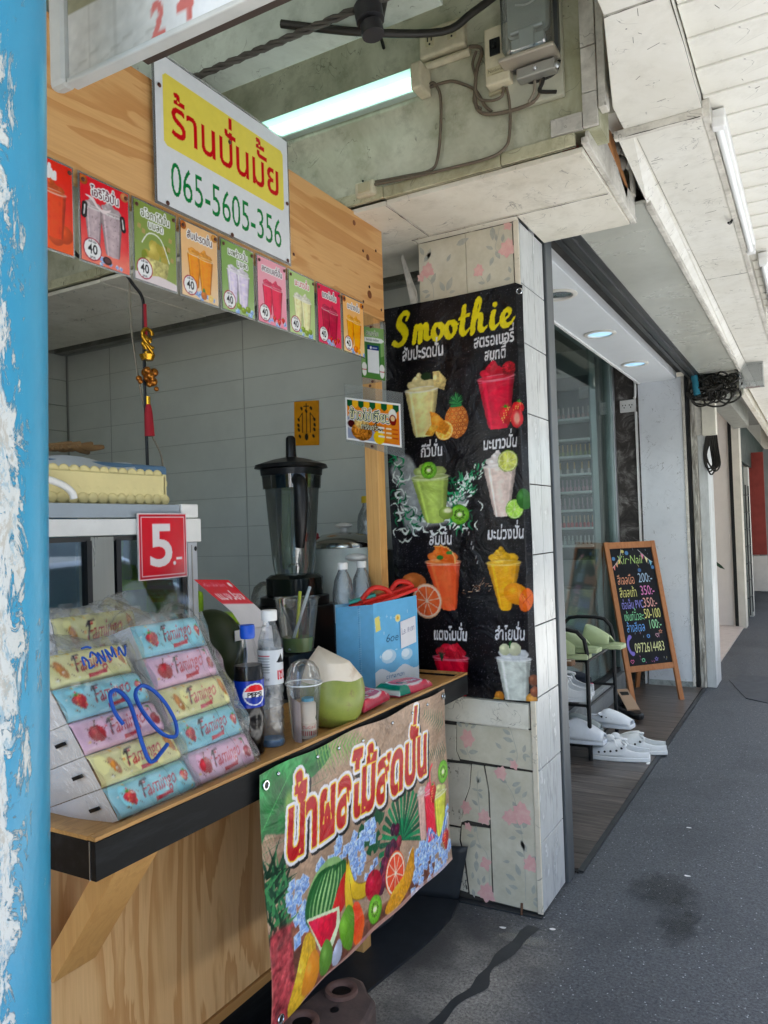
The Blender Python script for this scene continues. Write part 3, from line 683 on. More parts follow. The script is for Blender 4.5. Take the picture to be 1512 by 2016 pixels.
yT = YF-.0028
for args in ((-1.395, 2.60, .035, yT, 8), (-1.427, 2.575, .02, yT, 5), (-1.165, 2.555, .028, yT, 7), (-1.04, 2.62, .04, YF-.0042, 8), (-1.035, 2.71, .022, YF-.0042, 5)): flower(*args)
stem([(-1.37, 2.48), (-1.375, 2.54), (-1.41, 2.585)], yT); stem([(-1.14, 2.50), (-1.155, 2.53)], YF-.0042); stem([(-1.07, 2.71), (-1.08, 2.67), (-1.09, 2.63), (-1.06, 2.60)], YF-.0042)
for a, b, c, d in ((-1.41, 2.64, .8, .05), (-1.39, 2.65, 1.3, .045), (-1.41, 2.67, 2.0, .04), (-1.38, 2.54, 1.1, .05), (-1.39, 2.51, 2.9, .035), (-1.385, 2.50, 3.6, .03), (-1.32, 2.50, 2.0, .05), (-1.31, 2.50, 1.1, .06), (-1.30, 2.49, .1, .03), (-1.305, 2.62, 1.0, .035),
                   (-1.26, 2.68, .3, .06)): leaf(a, b, c, d, yT)
for a, b, c, d in ((-1.10, 2.72, -1.57, .055), (-1.10, 2.63, 2.6, .035), (-1.09, 2.62, -1.1, .04), (-1.10, 2.60, -2.0, .04), (-1.085, 2.66, 1.6, .03), (-1.06, 2.65, 1.4, .035), (-1.13, 2.50, 1.2, .04), (-1.14, 2.50, 2.9, .03), (-1.03, 2.52, 1.8, .03), (-1.03, 2.50, 3.2, .03)): leaf(a, b, c, d, YF-.0042)
o = obj('flower_print', fm, [M_pink, M_leaf], pil)
# plaster ledge that the smoothie banner stands over
mb = MB(); pr = [(2.915, .725), (2.902, .727), (2.897, .735), (2.900, .748), (2.903, .80), (2.906, .828), (2.915, .832)]
for i in range(len(pr)-1):
    a, b = pr[i], pr[i+1]; mb.add([(-1.435, a[0], a[1]), (-1.02, a[0]+.001, a[1]-.012), (-1.02, b[0]+.001, b[1]-.012), (-1.435, b[0], b[1])], [(0, 1, 2, 3)])
mb.box(-1.435, -1.02, 2.9145, 2.93, .722, .82)
obj('ledge', mb, mat_oldwhite('creamy_plaster', '#dcd8cb', '#b3ab95', .4, 4), pil)
obj('corner_trim', MB().box(-1.012, -.990, 2.905, 2.914, .01, 2.728), mat_oldwhite('yellowed_corner_trim', '#d8d2c2', '#a3803f', .35, 3), pil, bevel=.003)
M_side = mat_plain('pale_side_tile', '#c3c6c8', .18, grime=.3, scale=5, bump=.06, stretch=(1, 1, .4))
t = NT('washed_side_tile'); v = t.co((1, 1, .35)); n = t.noise(v, 9, 5, .65); sp = t.noise(t.co((1, 1, .25)), 40, 3)
col = t.mix(n, lin('#cfd2d3'), lin('#a4a8a8')); col = t.mix(t.math('MULTIPLY', t.ramp(sp, [(.55, (0, 0, 0)), (.7, (1, 1, 1))]), .5), col, lin('#8a8c8a')); t.set(col, t.math('ADD', t.math('MULTIPLY', n, .25), .12)); t.bump(n, .08, .001); M_side = t.m
rz_ = [.012, .28, .56, .84, 1.12, 1.40, 1.68, 1.96, 2.24, 2.475, 2.72]
for i in range(10):
    for a, b in ((2.918, 3.075), (3.078, 3.205)):
        if i == 9: b = b
        obj('side_tile', MB().box(-.9975, -.990+.0006*R_.random(), a, b, rz_[i]+.0025, rz_[i+1]-.002), M_side, pil, bevel=.0012)
# steel door guide at the pillar's far edge
obj('door_guide', MB().box(-1.03, -.982, 3.225, 3.32, 0.0, 2.80), mat_plain('grey_door_steel', '#5f6468', .4, .5, stretch=(1, 1, .2)), None, bevel=.004, tag=('tall grey steel shutter guide behind the tiled pillar', 'door frame'))
obj('broken_board', MB().slab([(-1.475, 2.905, 2.47), (-1.44, 2.90, 2.47), (-1.445, 2.90, 2.52), (-1.52, 2.93, 2.70), (-1.53, 2.935, 2.69)], (0, -1, 0), .006), M_trim, None, tag=('thin broken white board leaning beside the top of the floral pillar', 'board'))
obj('taped_end', MB().tube([(-.80, 2.44, 3.31), (-.765, 2.455, 3.325)], [.016, .010], 8, smooth=False), mat_plain('old_white_tape', '#c9c5b8', .7), None, smooth=50, tag=('white taped end of the black cable on the green wall', 'cable end'))
# dark open joints and dirt lines between the painted boards overhead
M_gap = mat_plain('dirty_open_joint', '#4a453d', .9, grime=.6, scale=30)
def joint(pts, w, label):
    rr = random.Random(len(pts)*7+int(abs(pts[0][0])*100)); P = []
    for a, b in zip(pts[:-1], pts[1:]):
        n = 9
        for k in range(n): t = k/n; P.append(tuple(a[i]+(b[i]-a[i])*t+(rr.uniform(-.0015, .0015) if i < 2 else 0) for i in range(3)))
    P.append(pts[-1]); return MB().tube(P, [w*.42*(.3+1.2*rr.random()) for _ in P], 5, smooth=False)
for i, (pts, w) in enumerate(((((-1.44, 2.862, 2.7215), (-.63, 2.862, 2.7215)), .0025), (((-1.358, 2.50, 2.7215), (-1.358, 2.86, 2.7215)), .003), (((-1.43, 2.913, 2.7215), (-1.0, 2.913, 2.7215)), .004), (((-1.8, 2.487, 2.744), (-.64, 2.487, 2.744)), .003))):
    obj('joint', joint(pts, w, ''), M_gap, box)
for pts, w in ((((-.283, 1.0, 2.868), (-.283, 2.71, 2.866)), .003), (((-.53, 2.714, 2.842), (-.29, 2.714, 2.842)), .003), (((-.50, 2.76, 2.846), (-.50, 7.3, 2.846)), .0025), (((-.50, 4.602, 2.846), (-.29, 4.602, 2.846)), .003), (((-.45, 2.082, 2.868), (-.288, 2.082, 2.870)), .002)):
    obj('joint', joint(pts, w, ''), M_gap, bmc)
rr = random.Random(21)
mb = MB()
for i in range(16):
    x, y = rr.uniform(-.50, -.29), rr.uniform(2.8, 6.6); a = rr.uniform(0, 3.1); L = rr.uniform(.01, .05); mb.tube([(x, y, 2.846), (x+L*.5*cos(a)+.004, y+L*.5*sin(a), 2.8455), (x+L*cos(a), y+L*sin(a), 2.846)], .0007, 4, smooth=False)
for i in range(7):
    x, y = rr.uniform(-.43, -.30), rr.uniform(1.6, 2.6); a = rr.uniform(0, 3.1); L = rr.uniform(.01, .04); mb.tube([(x, y, 2.868), (x+L*cos(a), y+L*sin(a), 2.868)], .0007, 4, smooth=False)
for i in range(24):
    x, y = rr.uniform(-.25, .1), rr.uniform(1.5, 5.5); a = rr.uniform(0, 3.1); L = rr.uniform(.008, .03); mb.tube([(x, y, 2.898), (x+L*cos(a), y+L*sin(a), 2.898)], .0008, 4, smooth=False)
o = obj('ceiling_scratches', mb, M_gap, None); tagit(o, 'scattered dark scratches and cobweb bits on the white canopy panels', 'scratches', None, 'stuff')

# ================================================================== NAIL SHOP FRONT
sf = thing('shop_soffit', 'white soffit with round downlights over the nail shop entrance', 'soffit', (-1.25, 5.4, 2.8))
obj('soffit_board', MB().box(-1.41, -1.085, 3.32, 7.415, 2.80, 2.94), mat_plain('soffit_white', '#dfe3e6', .35, grime=.15, scale=2, bump=.03), sf, bevel=.004)
obj('edge_bead', MB().box(-1.425, -1.408, 3.32, 7.415, 2.79, 2.81), M_whitepl, sf)
for y, x, on in ((4.23, -1.225, 0), (5.28, -1.25, 1), (6.46, -1.26, 1)):
    d = thing('downlight', ['chrome downlight nearest the tiled pillar, showing its reflector', 'glowing pale blue downlight in the middle of the white soffit', 'glowing pale blue downlight at the far end of the white soffit'][[4.23, 5.28, 6.46].index(y)], 'downlight', (x, y, 2.80), 0, 'downlights in the nail shop soffit')
    pr = [(.105, 0), (.108, -.006), (.098, -.012), (.082, -.010), (.078, .0)]
    obj('ring', MB().lathe((0, 0, 0), pr, 36, cap=False), mat_plain('cream_ring', '#d9d6cd', .35, bump=0), d, local=True, smooth=50)
    obj('lens', MB().lathe((0, 0, -.004), [(.001, -.002), (.05, -.001), (.079, .003)], 30, cap=False), (mat_emit('lit_blue_lens', (.12, .42, .75), .22) if on else mat_plain('chrome_reflector', '#c8cccf', .12, 1, bump=.0, grime=.5, scale=20)), d, local=True, smooth=60)
for y, x in ((5.28, -1.25), (6.46, -1.26), (5.6, -2.3)):  # two downlights, then an added unseen spot that brightens the shop interior
    sp_ = bpy.data.lights.new('downlight_and_fill_spot', 'SPOT'); sp_.energy = 5; sp_.spot_size = radians(130); sp_.spot_blend = .8; sp_.color = (.8, .93, 1); sp_.shadow_soft_size = .06
    so_ = bpy.data.objects.new('downlight_and_fill_spot', sp_); COL.objects.link(so_); so_.location = (x, y, 2.78 if x > -2 else 3.15)
tr = thing('shutter_track', 'black roller shutter track running above the shop opening', 'shutter track', (-.98, 5.4, 2.8))
obj('dark_slot', MB().box(-1.083, -.99, 3.32, 7.415, 2.86, 2.88), mat_plain('near_black_slot', '#141414', .8, scale=4, grime=.8, dirt='#4a4844', bump=.3), tr)  # near-black strip with greyer blotches between soffit and rails
for x0, x1, z0, z1 in ((-.99, -.965, 2.79, 2.88), (-.962, -.93, 2.80, 2.82), (-.928, -.91, 2.785, 2.86), (-.91, -.88, 2.80, 2.815)):
    obj('rail', MB().box(x0, x1, 3.24, 7.43, z0, z1), mat_plain('dark_rail_metal', '#35383a', .4, .5, stretch=(1, .1, 1), scale=6, grime=.5, dirt='#84847e'), tr, bevel=.002)
obj('sheet_soffit', MB().box(-.878, -.556, 3.225, 7.43, 2.802, 2.815), mat_plain('shiny_grey_sheet', '#c3c4ba', .28, .15, grime=.45, scale=1.6, dirt='#85877e', bump=.05), None, tag=('glossy grey metal sheet ceiling between the shutter track and the canopy casing', 'ceiling sheet'))
# glass front
gf = thing('shop_window', 'tall glass shop front in a grey aluminium frame', 'shop window', (-1.63, 5.2, 0))
M_pane = mat_glass('shop_glass', (.90, .95, .94), .05, fres=.35)
obj('pane', MB().box(-1.633, -1.627, 3.34, 5.25, .20, 3.1), M_pane, gf)
obj('pane', MB().box(-1.625, -1.619, 5.22, 7.05, .20, 3.1), M_pane, gf)
M_frame = mat_plain('grey_green_frame', '#8fa09f', .35, .4, bump=.05)
obj('frame', MB().box(-1.665, -1.60, 7.05, 7.14, .0, 3.1), M_frame, gf, bevel=.004)
obj('frame', MB().box(-1.66, -1.60, 7.15, 7.22, 0, 3.1), M_alu, gf, bevel=.004)
obj('sill', MB().box(-1.70, -1.56, 3.34, 7.05, .01, .19), mat_plain('grey_stone_sill', '#8d9294', .5, grime=.6, scale=12, bump=.3), gf, bevel=.006)
obj('sill_rail', MB().box(-1.66, -1.60, 3.34, 7.05, .19, .225), M_black, gf, bevel=.003)
obj('head', MB().box(-1.70, -1.56, 3.34, 7.2, 3.0, 3.2), M_frame, gf)
# interior of the nail shop
nw = thing('nail_shop_room', 'dim nail shop interior seen through the glass', 'shop interior', (-2.6, 5.4, 0))
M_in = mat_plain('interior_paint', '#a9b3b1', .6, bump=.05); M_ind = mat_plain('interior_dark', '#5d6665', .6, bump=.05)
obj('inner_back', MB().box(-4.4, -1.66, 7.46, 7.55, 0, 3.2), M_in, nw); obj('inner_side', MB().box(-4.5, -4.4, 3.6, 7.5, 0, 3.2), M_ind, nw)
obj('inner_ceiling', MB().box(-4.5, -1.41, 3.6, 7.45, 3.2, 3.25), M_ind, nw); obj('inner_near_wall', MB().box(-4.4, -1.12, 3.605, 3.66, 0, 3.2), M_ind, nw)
cab = thing('polish_shelf', 'white wall shelf holding rows of nail polish bottles behind the glass', 'shelf', (-1.75, 6.5, 1.3))
M_sh = mat_plain('shelf_white', '#cdd6d4', .4, bump=.03)
obj('side', MB().box(-2.10, -2.08, 6.50, 6.68, 1.2, 2.8), M_sh, cab); obj('side', MB().box(-1.655, -1.64, 6.50, 6.68, .2, 3.0), M_frame, cab)
obj('back', MB().box(-2.08, -1.655, 6.68, 6.69, 1.2, 2.8), M_ind, cab)
levels = [2.41, 2.235, 2.09, 1.94, 1.79, 1.635, 1.485, 1.335]
for z in levels: obj('shelf', MB().box(-2.08, -1.656, 6.46, 6.68, z-.018, z), M_sh, cab, bevel=.002)
obj('low_cabinet', MB().box(-2.10, -1.70, 6.6, 6.9, .02, .95), M_sh, cab)
obj('wall_socket', MB().box(-1.78, -1.66, 6.665, 6.679, 2.60, 2.70), M_whitepl, cab, bevel=.004)
rows = {2.41: ('#e3dcd8', '#d7b7b5', 10), 2.09: ('#c4a85f', '#8f9a5a', 11), 1.94: ('#cfae5e', '#c9c4be', 7), 1.79: ('#a49096', '#b88f98', 12), 1.635: ('#b7a3aa', '#8f7f86', 11), 1.485: ('#d4b38b', '#c8323a', 12), 1.335: ('#cfd8d8', '#b5c0c0', 12)}
for z, (capc, glc, n) in rows.items():
    mc, mg = mat_plain('cap'+capc[1:], capc, .3, .3, bump=0), mat_plain('glass'+glc[1:], glc, .15, bump=0)
    proto = None
    for i in range(n):
        if proto is None:
            proto = thing('polish_bottle', 'small nail polish bottle', 'nail polish', (0, 0, z), 0, 'nail polish bottles')
            obj('bottle', MB().lathe((0, 0, 0), [(.0001, 0), (.0125, 0), (.0125, .035), (.006, .042)], 8), mg, proto, local=True, smooth=50)
            obj('cap', MB().lathe((0, 0, 0), [(.0065, .042), (.0055, .1 if z > 1.4 else .08), (.0001, .1 if z > 1.4 else .08)], 8), mc, proto, local=True, smooth=50); b = proto
        else: b = dup(proto, (0, 0, z))
        b.location = (-2.06+.4*i/(n-.5)+.012, 6.52+.012*(i % 2), z)
        nth = 'first second third fourth fifth sixth seventh eighth ninth tenth eleventh twelfth'.split()[i]+' from the left'
        b['label'] = {2.41: 'white-capped polish bottle, %s in the top row behind the glass', 2.09: 'gold-capped polish bottle, %s in the upper gold row', 1.94: 'gold-capped polish bottle, %s in the short lower gold row', 1.79: 'dull mauve polish bottle, %s in the middle row',
                      1.635: 'pale mauve polish bottle, %s in the row above the red ones', 1.485: 'red polish bottle with golden cap, %s in the red row', 1.335: 'clear white polish bottle, %s in the bottom row'}[z] % nth
        b['group'] = 'nail polish bottles on the shelf behind the glass'
obj('glass_etching', MB().tube([(-1.95, 5.6, 2.72), (-1.93, 5.6, 2.62), (-1.94, 5.6, 2.5)], .006, 5).tube([(-1.87, 5.6, 2.76), (-1.85, 5.6, 2.6), (-1.86, 5.6, 2.44)], .006, 5).tube([(-1.79, 5.6, 2.70), (-1.80, 5.6, 2.55)], .006, 5), mat_plain('chandelier_glass', '#d6dddd', .1, .4, bump=0), None, smooth=50, tag=('hanging glass bead strings glinting behind the shop window', 'ornament'))
# mottled dark wall between the glass and the column
t = NT('peeling_dark_wall'); v = t.co(); n = t.noise(v, 5, 7, .75, .8); n2 = t.noise(v, 18, 5, .7)
col = t.ramp(n, [(.36, lin('#2b2827')), (.5, lin('#4a4542')), (.6, lin('#8d8a86')), (.68, lin('#b9b7b3'))]); col = t.mix(t.math('MULTIPLY', n2, .6), col, lin('#332f2d')); t.set(col, .7); t.bump(n, .4, .01)
obj('mottled_wall', MB().box(-1.66, -1.425, 7.44, 7.5, 0, 3.2), t.m, None, tag=('peeling dark mottled wall strip between the glass and the white column', 'wall'))
sk = thing('wall_socket', 'white double socket on the mottled wall strip', 'socket', (-1.52, 7.43, 2.6))
obj('plate', MB().box(-1.60, -1.455, 7.422, 7.44, 2.545, 2.66), M_whitepl, sk, bevel=.004)
mb = MB()
for x in (-1.56, -1.50):
    for dx, dz in ((-.012, .01), (.012, .01), (0, -.012)): mb.box(x+dx-.004, x+dx+.004, 7.420, 7.4225, 2.60+dz-.006, 2.60+dz+.006)
obj('holes', mb, M_black2, sk)
obj('conduit', MB().tube([(-1.455, 7.42, 3.1), (-1.455, 7.42, 2.72), (-1.47, 7.42, 2.665)], .012, 8), M_whitepl, sk, smooth=50)
obj('conduit', MB().box(-1.462, -1.446, 7.40, 7.437, .02, 2.54), M_whitepl, sk)
M_col = mat_oldwhite('column_bluewhite', '#dfe3e8', '#b4bac0', .25, 1.5)
wc = thing('white_column', 'broad white painted column between the nail shop and the next bay', 'column', (-1.2, 7.45, 0))
obj('shaft', MB().box(-1.43, -1.03, 7.42, 7.75, .06, 2.82), M_col, wc, bevel=.004)
obj('foot', MB().box(-1.435, -1.025, 7.415, 7.75, .0, .06), mat_oldwhite('mouldy_foot', '#b5bbb8', '#4d5350', .8, 8), wc)
obj('cracked_edge', MB().box(-1.05, -1.026, 7.41, 7.44, .02, 2.82), M_trim, wc, bevel=.003)
obj('shutter_slot', MB().box(-1.024, -.995, 7.43, 7.70, 0, 2.95), M_black2, None, tag=('narrow black shutter slot beside the white column', 'shutter slot'))
wp = thing('weathered_post', 'weathered peeling timber post next to the black slot', 'post', (-.95, 7.5, 0))
t = NT('peeling_timber'); v = t.co((1, 1, .16)); n = t.noise(v, 26, 6, .7, .5); col = t.ramp(n, [(.35, lin('#55514a')), (.5, lin('#9b978d')), (.62, lin('#d3cfc4'))]); t.set(col, .8); t.bump(n, .5, .006)
obj('post', MB().box(-.992, -.945, 7.46, 7.66, 0, 2.82), t.m, wp, bevel=.005)
obj('outer_face', MB().box(-.943, -.865, 7.52, 7.9, 0, 2.82), mat_oldwhite('faded_side_paint', '#cfd3d3', '#84837b', .5, 3, stretch=(1, 1, .3)), wp, bevel=.004)
# next bay
nb = thing('next_bay', 'pale empty bay of the next shop with warm white side wall', 'shop bay', (-1.2, 11.8, 0))
obj('side_wall', MB().box(-2.6, -1.08, 11.8, 11.95, 0, 3.2), mat_plain('warm_white_wall', '#e6ddd6', .6, grime=.2, scale=2), nb)
obj('bay_floor', MB().box(-2.6, -.97, 7.9, 11.8, .002, .02), mat_plain('pale_pink_floor_tile', '#cdbfb6', .4, grime=.3), nb)
obj('bay_back', MB().box(-2.7, -2.6, 7.9, 11.9, 0, 3.2), mat_plain('bay_warm_grey_wall', '#c9c4bd', .6), nb)  # back wall of the bay in one warm grey
obj('bay_ceiling', MB().box(-2.7, -.95, 7.9, 11.9, 3.0, 3.1), M_old, nb)
obj('dark_edge', MB().box(-1.078, -1.03, 11.75, 12.0, 0, 3.2), M_black2, nb)
obj('door_jamb', MB().box(-1.028, -.935, 11.7, 12.0, 0, 3.0), mat_plain('cream_jamb', '#cfc9bd', .6), nb)
obj('roller_cover', MB().box(-.99, -.80, 8.0, 11.7, 2.76, 2.98), mat_plain('grey_roller_cover', '#8f9088', .4, .3, grime=.5), nb)
obj('bright_reveal', MB().box(-1.25, -1.215, 10.5, 10.52, .3, 2.1), mat_plain('bright_white_edge', '#f2f5f7', .3, bump=0), nb)
lf = thing('pot_plant_leaf', 'single dark green leaf poking out of the next bay', 'plant', (-1.15, 10.6, .9))
obj('leaf', MB().slab([(-1.22, 10.6, 1.0), (-1.17, 10.58, .985), (-1.10, 10.55, .93), (-1.06, 10.54, .88), (-1.12, 10.55, .90), (-1.19, 10.58, .95)], (0, -1, .3), .004), mat_plain('dark_leaf', '#2f4a35', .45), lf)
# farther shopfront: dark facade, red door, wire rack
ff = thing('dark_shopfront', 'dark green shopfront farther down with a lettered fascia', 'shopfront', (-1.0, 12.8, 0))
M_dg = mat_plain('dark_green_paint', '#26332f', .5, grime=.5)
obj('fascia', MB().box(-1.02, -.96, 12.1, 19, 2.35, 2.95), M_dg, ff); obj('front', MB().box(-1.05, -1.0, 12.1, 13.1, 0, 2.35), M_dg, ff)
obj('jamb', MB().box(-1.02, -.94, 13.1, 13.35, 0, 2.3), mat_plain('pale_jamb', '#b9b9b2', .6), ff)
obj('recess', MB().box(-1.9, -1.8, 13.3, 20, 0, 3.0), mat_plain('dusky_recess', '#4a4c49', .7), ff)
mb = MB()
for i in range(7):
    z = .35+i*.25; mb.tube([(-.985, 12.25, z), (-.93, 12.4, z), (-.93, 12.9, z)], .008, 5, smooth=False)
mb.tube([(-.93, 12.4, .1), (-.93, 12.4, 2.0)], .01, 5).tube([(-.93, 12.9, .1), (-.93, 12.9, 2.0)], .01, 5)
obj('wire_rack', mb, M_black, None, tag=('empty black wire rack hung on the dark green shopfront', 'rack'))
rd = thing('red_door', 'red door leaf standing open beyond the dark shopfront', 'door', (-.9, 14, 0))
obj('leaf', MB().box(-1.05, -.78, 14.2, 14.26, .9, 2.6), mat_plain('red_door_paint', '#7c2a20', .6, grime=.5), rd)
obj('lower_panel', MB().box(-1.05, -.78, 14.2, 14.26, .3, .88), mat_plain('pale_panel', '#b9b2aa', .5), rd)
# street end seen past the shops
rowm = mat_plain('far_row_plaster', '#c9c5bb', .8)
fr = thing('far_shop_row', 'pale far end of the shop row with shutters', 'building', (-1.5, 22, 0))
obj('wall', MB().box(-6, -1.1, 19.5, 38, 0, 7), rowm, fr); obj('end_wall', MB().box(-1.1, 2.0, 17.5, 17.8, 0, 2.9), mat_plain('dim_end_wall', '#7b7d7c', .8), fr)
for i in range(3): obj('shutter', MB().box(-1.099, -1.06, 20.5+i*4.5, 24+i*4.5, .1, 2.6), mat_plain('far_shutter', '#7f8a90', .5, .3), fr)
# opposite side of the street (seen only as reflections and as bounce)
ob = thing('opposite_building', 'four-storey pale shophouse row across the street', 'building', (12, 8, 0))
obj('wall', MB().box(11.5, 18, -20, 45, 0, 9.5), mat_plain('opposite_plaster', '#c6bfb0', .85), ob)
wsrc = None
for f in range(3):
    for i in range(14):
        if wsrc is None: wsrc = obj('window', MB().box(11.42, 11.5, 0, 1.8, 0, 1.3), mat_plain('window_dark', '#39424a', .15), ob); wsrc.location = (wsrc.location[0], -16+4*i, 3.8+f*2.0)
        else: shared('window', wsrc, (wsrc.location[0], -16+4*i, 3.8+f*2.0), ob)
for i in range(14): obj('shutter', MB().box(11.42, 11.5, -17+4*i, -13.6+4*i, .1, 2.7), mat_plain('roller_shutter', '#8b9499', .5, .4), ob)
def car(name, label, x, y, col):
    c = thing(name, label, 'car', (x, y, -.135)); L, W = 4.3, 1.75
    prof = [(-2.15, .35), (-2.15, .75), (-1.9, .95), (-1.2, 1.02), (-.65, 1.42), (.75, 1.47), (1.5, 1.08), (2.1, .98), (2.15, .4)]
    mb = MB(); n = len(prof)
    for sx, inset in ((-1, 0), (1, 0)): pass
    v = [(s*(W/2-(.14 if z > 1.2 else 0)), yy, z) for s in (-1, 1) for yy, z in prof]
    mb.add(v, [tuple(range(n-1, -1, -1)), tuple(range(n, 2*n))]+[(i, i+1, n+i+1, n+i) for i in range(n-1)]+[(n-1, 0, n, 2*n-1)])
    obj('body', mb, mat_plain('car_paint'+col[1:], col, .2, .4, grime=.05, bump=0), c, local=True, bevel=.05, smooth=40)
    for s in (-1, 1):
        obj('side_window', MB().slab([(s*(W/2+.004), -1.05, 1.04), (s*(W/2+.004), 1.3, 1.06), (s*(W/2-.11), .7, 1.4), (s*(W/2-.11), -.6, 1.36)], (s, 0, 0), .02), MAT['window_dark'], c, local=True)
    for yy in (-1.35, 1.35):
        for s in (-1, 1):
            w_ = obj('wheel', MB().tube([(s*.72, yy, .32), (s*.9, yy, .32)], .32, 24, smooth=False), M_black2, c, local=True, smooth=40)
            obj('rim', MB().tube([(s*.9, yy, .32), (s*.91, yy, .32)], .2, 16, smooth=False), M_alu, w_, local=True)
    for s in (-1, 1): obj('headlight', MB().box(s*.6-.15, s*.6+.15, -2.17, -2.1, .68, .82), M_whitepl, c, local=True)
car('parked_car', 'silver hatchback parked at the kerb across from the kiosk', 3.4, 4.8, '#9aa4b0')
car('parked_car', 'white hatchback parked farther up the kerb', 3.4, 10.2, '#dfe2e4')
car('parked_car', 'dark blue hatchback parked behind the viewer', 3.4, -.8, '#26384f')

# ------------------------------------------------------------------ chalkboard sign
ab = thing('chalkboard_sign', 'wooden framed chalk A-board listing nail prices, standing before the white column', 'chalkboard', (0, 0, 0))
A, B = np.array((-1.40, 6.50, 0.)), np.array((-1.055, 6.90, 0.)); dv = (B-A)/np.linalg.norm(B-A); nrm = np.array((dv[1], -dv[0], 0))
back = -nrm*.30; Hh = 1.345; up = np.array((back[0], back[1], Hh)); Lu = np.linalg.norm(up); upn = up/Lu; bn = np.cross(dv, upn)
if bn@nrm < 0: bn = -bn
Wd = np.linalg.norm(B-A)
M_aw = mat_wood('chalkboard_frame_wood', '#b5794c', '#8f5a35', 'Z', 2, .6, False)
def ap(u, v, o=0): return A+dv*u+upn*v+bn*o
def abeam(name, p, q, wd=.045, th=.022): 
    return obj(name, MB().beam(p, q, wd, th, up=bn), M_aw, ab, bevel=.002)
abeam('stile', ap(.022, 0), ap(.022, Lu)); abeam('stile', ap(Wd-.022, 0), ap(Wd-.022, Lu)); abeam('rail', ap(.045, Lu-.03), ap(Wd-.045, Lu-.03), .055, .021); abeam('rail', ap(.045, .30), ap(Wd-.045, .30), .05, .021)
for u in (.03, Wd-.03): abeam('rear_leg', ap(u, Lu-.02, -.03), A+dv*u+back*1.9+np.array((0, 0, .0)), .04, .02)
cv = Cv(43, 100, 7, '#12161d')
def chalk_style(a, X, Y): return a*(1+.15*(vnoise(X, Y, .3, 3)[..., None]-.5))+.012
cv.each(chalk_style)
def ch(s, x, y, h, c, **k): cv.text(s, x, y, h, c, bold=-.002, a=1, **k)
cv.text('Xir·Nail', 6, 86, 11, '#b9d68e', sx=.72, shear=.12, bold=-.01)
for i, c in enumerate(['#d98c8c', '#d9a58c', '#e8d28c']): cv.poly([(1+3*i, 84+2.6*i), (3.6+3*i, 85.5+2.6*i), (2.6+3*i, 80.5+2.6*i)], c)
for i, c in enumerate(['#d98ca8', '#e7e3b0', '#8cc4d9']): cv.poly([(31+3.6*i, 95-3*i), (34+3.6*i, 93-3*i), (32.3+3.6*i, 89-3*i)], c)
cv.line([(29, 98), (33, 94), (37, 90), (42, 86.5)], .4, '#cfcfcf', curve=3); cv.line([(0.5, 83), (6, 88), (10, 93), (12, 99)], .4, '#cfcfcf', curve=3)
for x, y, r, c in ((3, 91, 1.7, '#6f9fd0'), (13, 97, 1.5, '#e6d98e'), (17, 95.5, 1.8, '#6f9fd0'), (27, 80, 1.7, '#5f86b8'), (41, 82, 1.6, '#6f9fd0')): cv.ell(x, y, r, r, c, a=.85)
for s, x, y, h, c, sx in (('สีเจลมือ', 3, 68.5, 11, '#e6a98c', .5), ('200:-', 24, 69.5, 11.5, '#b5cbdf', .62), ('สีเจลเท้า', 3, 57.5, 11, '#e8e499', .48), ('350:-', 24, 58.5, 11.5, '#df96c8', .62), ('ต่อเล็บ PVC', 3, 47.5, 10, '#a09de4', .46), ('350:-', 24.5, 48, 11.5, '#e6b5b0', .62),
                         ('เพ้นท์นิ้วละ:', 3.5, 37.5, 10, '#98dcae', .45), ('50-100', 23.5, 38.5, 11.5, '#ece99c', .52), ('ล้างสีเจล', 4, 28, 10.5, '#80b2ec', .5), ('100:-', 26, 29.5, 11, '#afe5b8', .6)): ch(s, x, y, h, c, sx=sx)
cv.line([(5.5, 24), (3.2, 21), (2.6, 16), (4.0, 11.5), (6, 10)], [3.5, 2.2, 2.0, 2.2, 3.6], '#8a7fc6', curve=4); cv.text('0972614483', 8.5, 10.5, 11.5, '#e9ebb6', sx=.52, bold=-.004)
for x, y, c in ((4, 3.5, '#d97fa8'), (33, 23.5, '#e0b9c8')): cv.line([(x, y-1.6), (x-1.7, y+.4), (x-.9, y+1.6), (x, y+.7), (x+.9, y+1.6), (x+1.7, y+.4), (x, y-1.6)], .4, c)
for x, y, c in ((24, 23.5, '#6fa0da'), (15, 4, '#86c9a4')): cv.ell(x, y, 1.6, 1.6, c); cv.ell(x, y, .9, .9, '#12161d')
for x, y, c in ((37, 26.5, '#d69a7f'), (28, 4, '#9a8fd6')):
    p = [(x+1.8*(1 if i % 2 == 0 else .42)*sin(pi*i/5), y+1.8*(1 if i % 2 == 0 else .42)*cos(pi*i/5)) for i in range(11)]; cv.line(p, .35, c)
rr = random.Random(4)
for i in range(26):
    x, y = rr.uniform(10, 41), rr.choice([rr.uniform(1, 7), rr.uniform(20, 27), rr.uniform(82, 98)]); cv.line([(x, y), (x+rr.uniform(-.5, .5), y+rr.uniform(.6, 1.6))], .3, rr.choice(['#9fb5c9', '#d6cfa0', '#cf86b8', '#b0b0b0']))
M_chalk = mat_print('chalk_print', .7)
u0, u1, v0, v1 = .045, Wd-.045, .325, Lu-.055
bk = obj('board', MB().obox((ap((u0+u1)/2, (v0+v1)/2, -.004)), (dv, upn, bn), ((u1-u0)/2, (v1-v0)/2, .003)), M_black2, ab)
def sfn(U, V):
    p = [A[i]+dv[i]*(u0+(u1-u0)*U)+upn[i]*(v0+(v1-v0)*V)+bn[i]*.0005 for i in range(3)]; return p
sheet('chalk_drawing', cv, sfn, 5, M_chalk, ab)

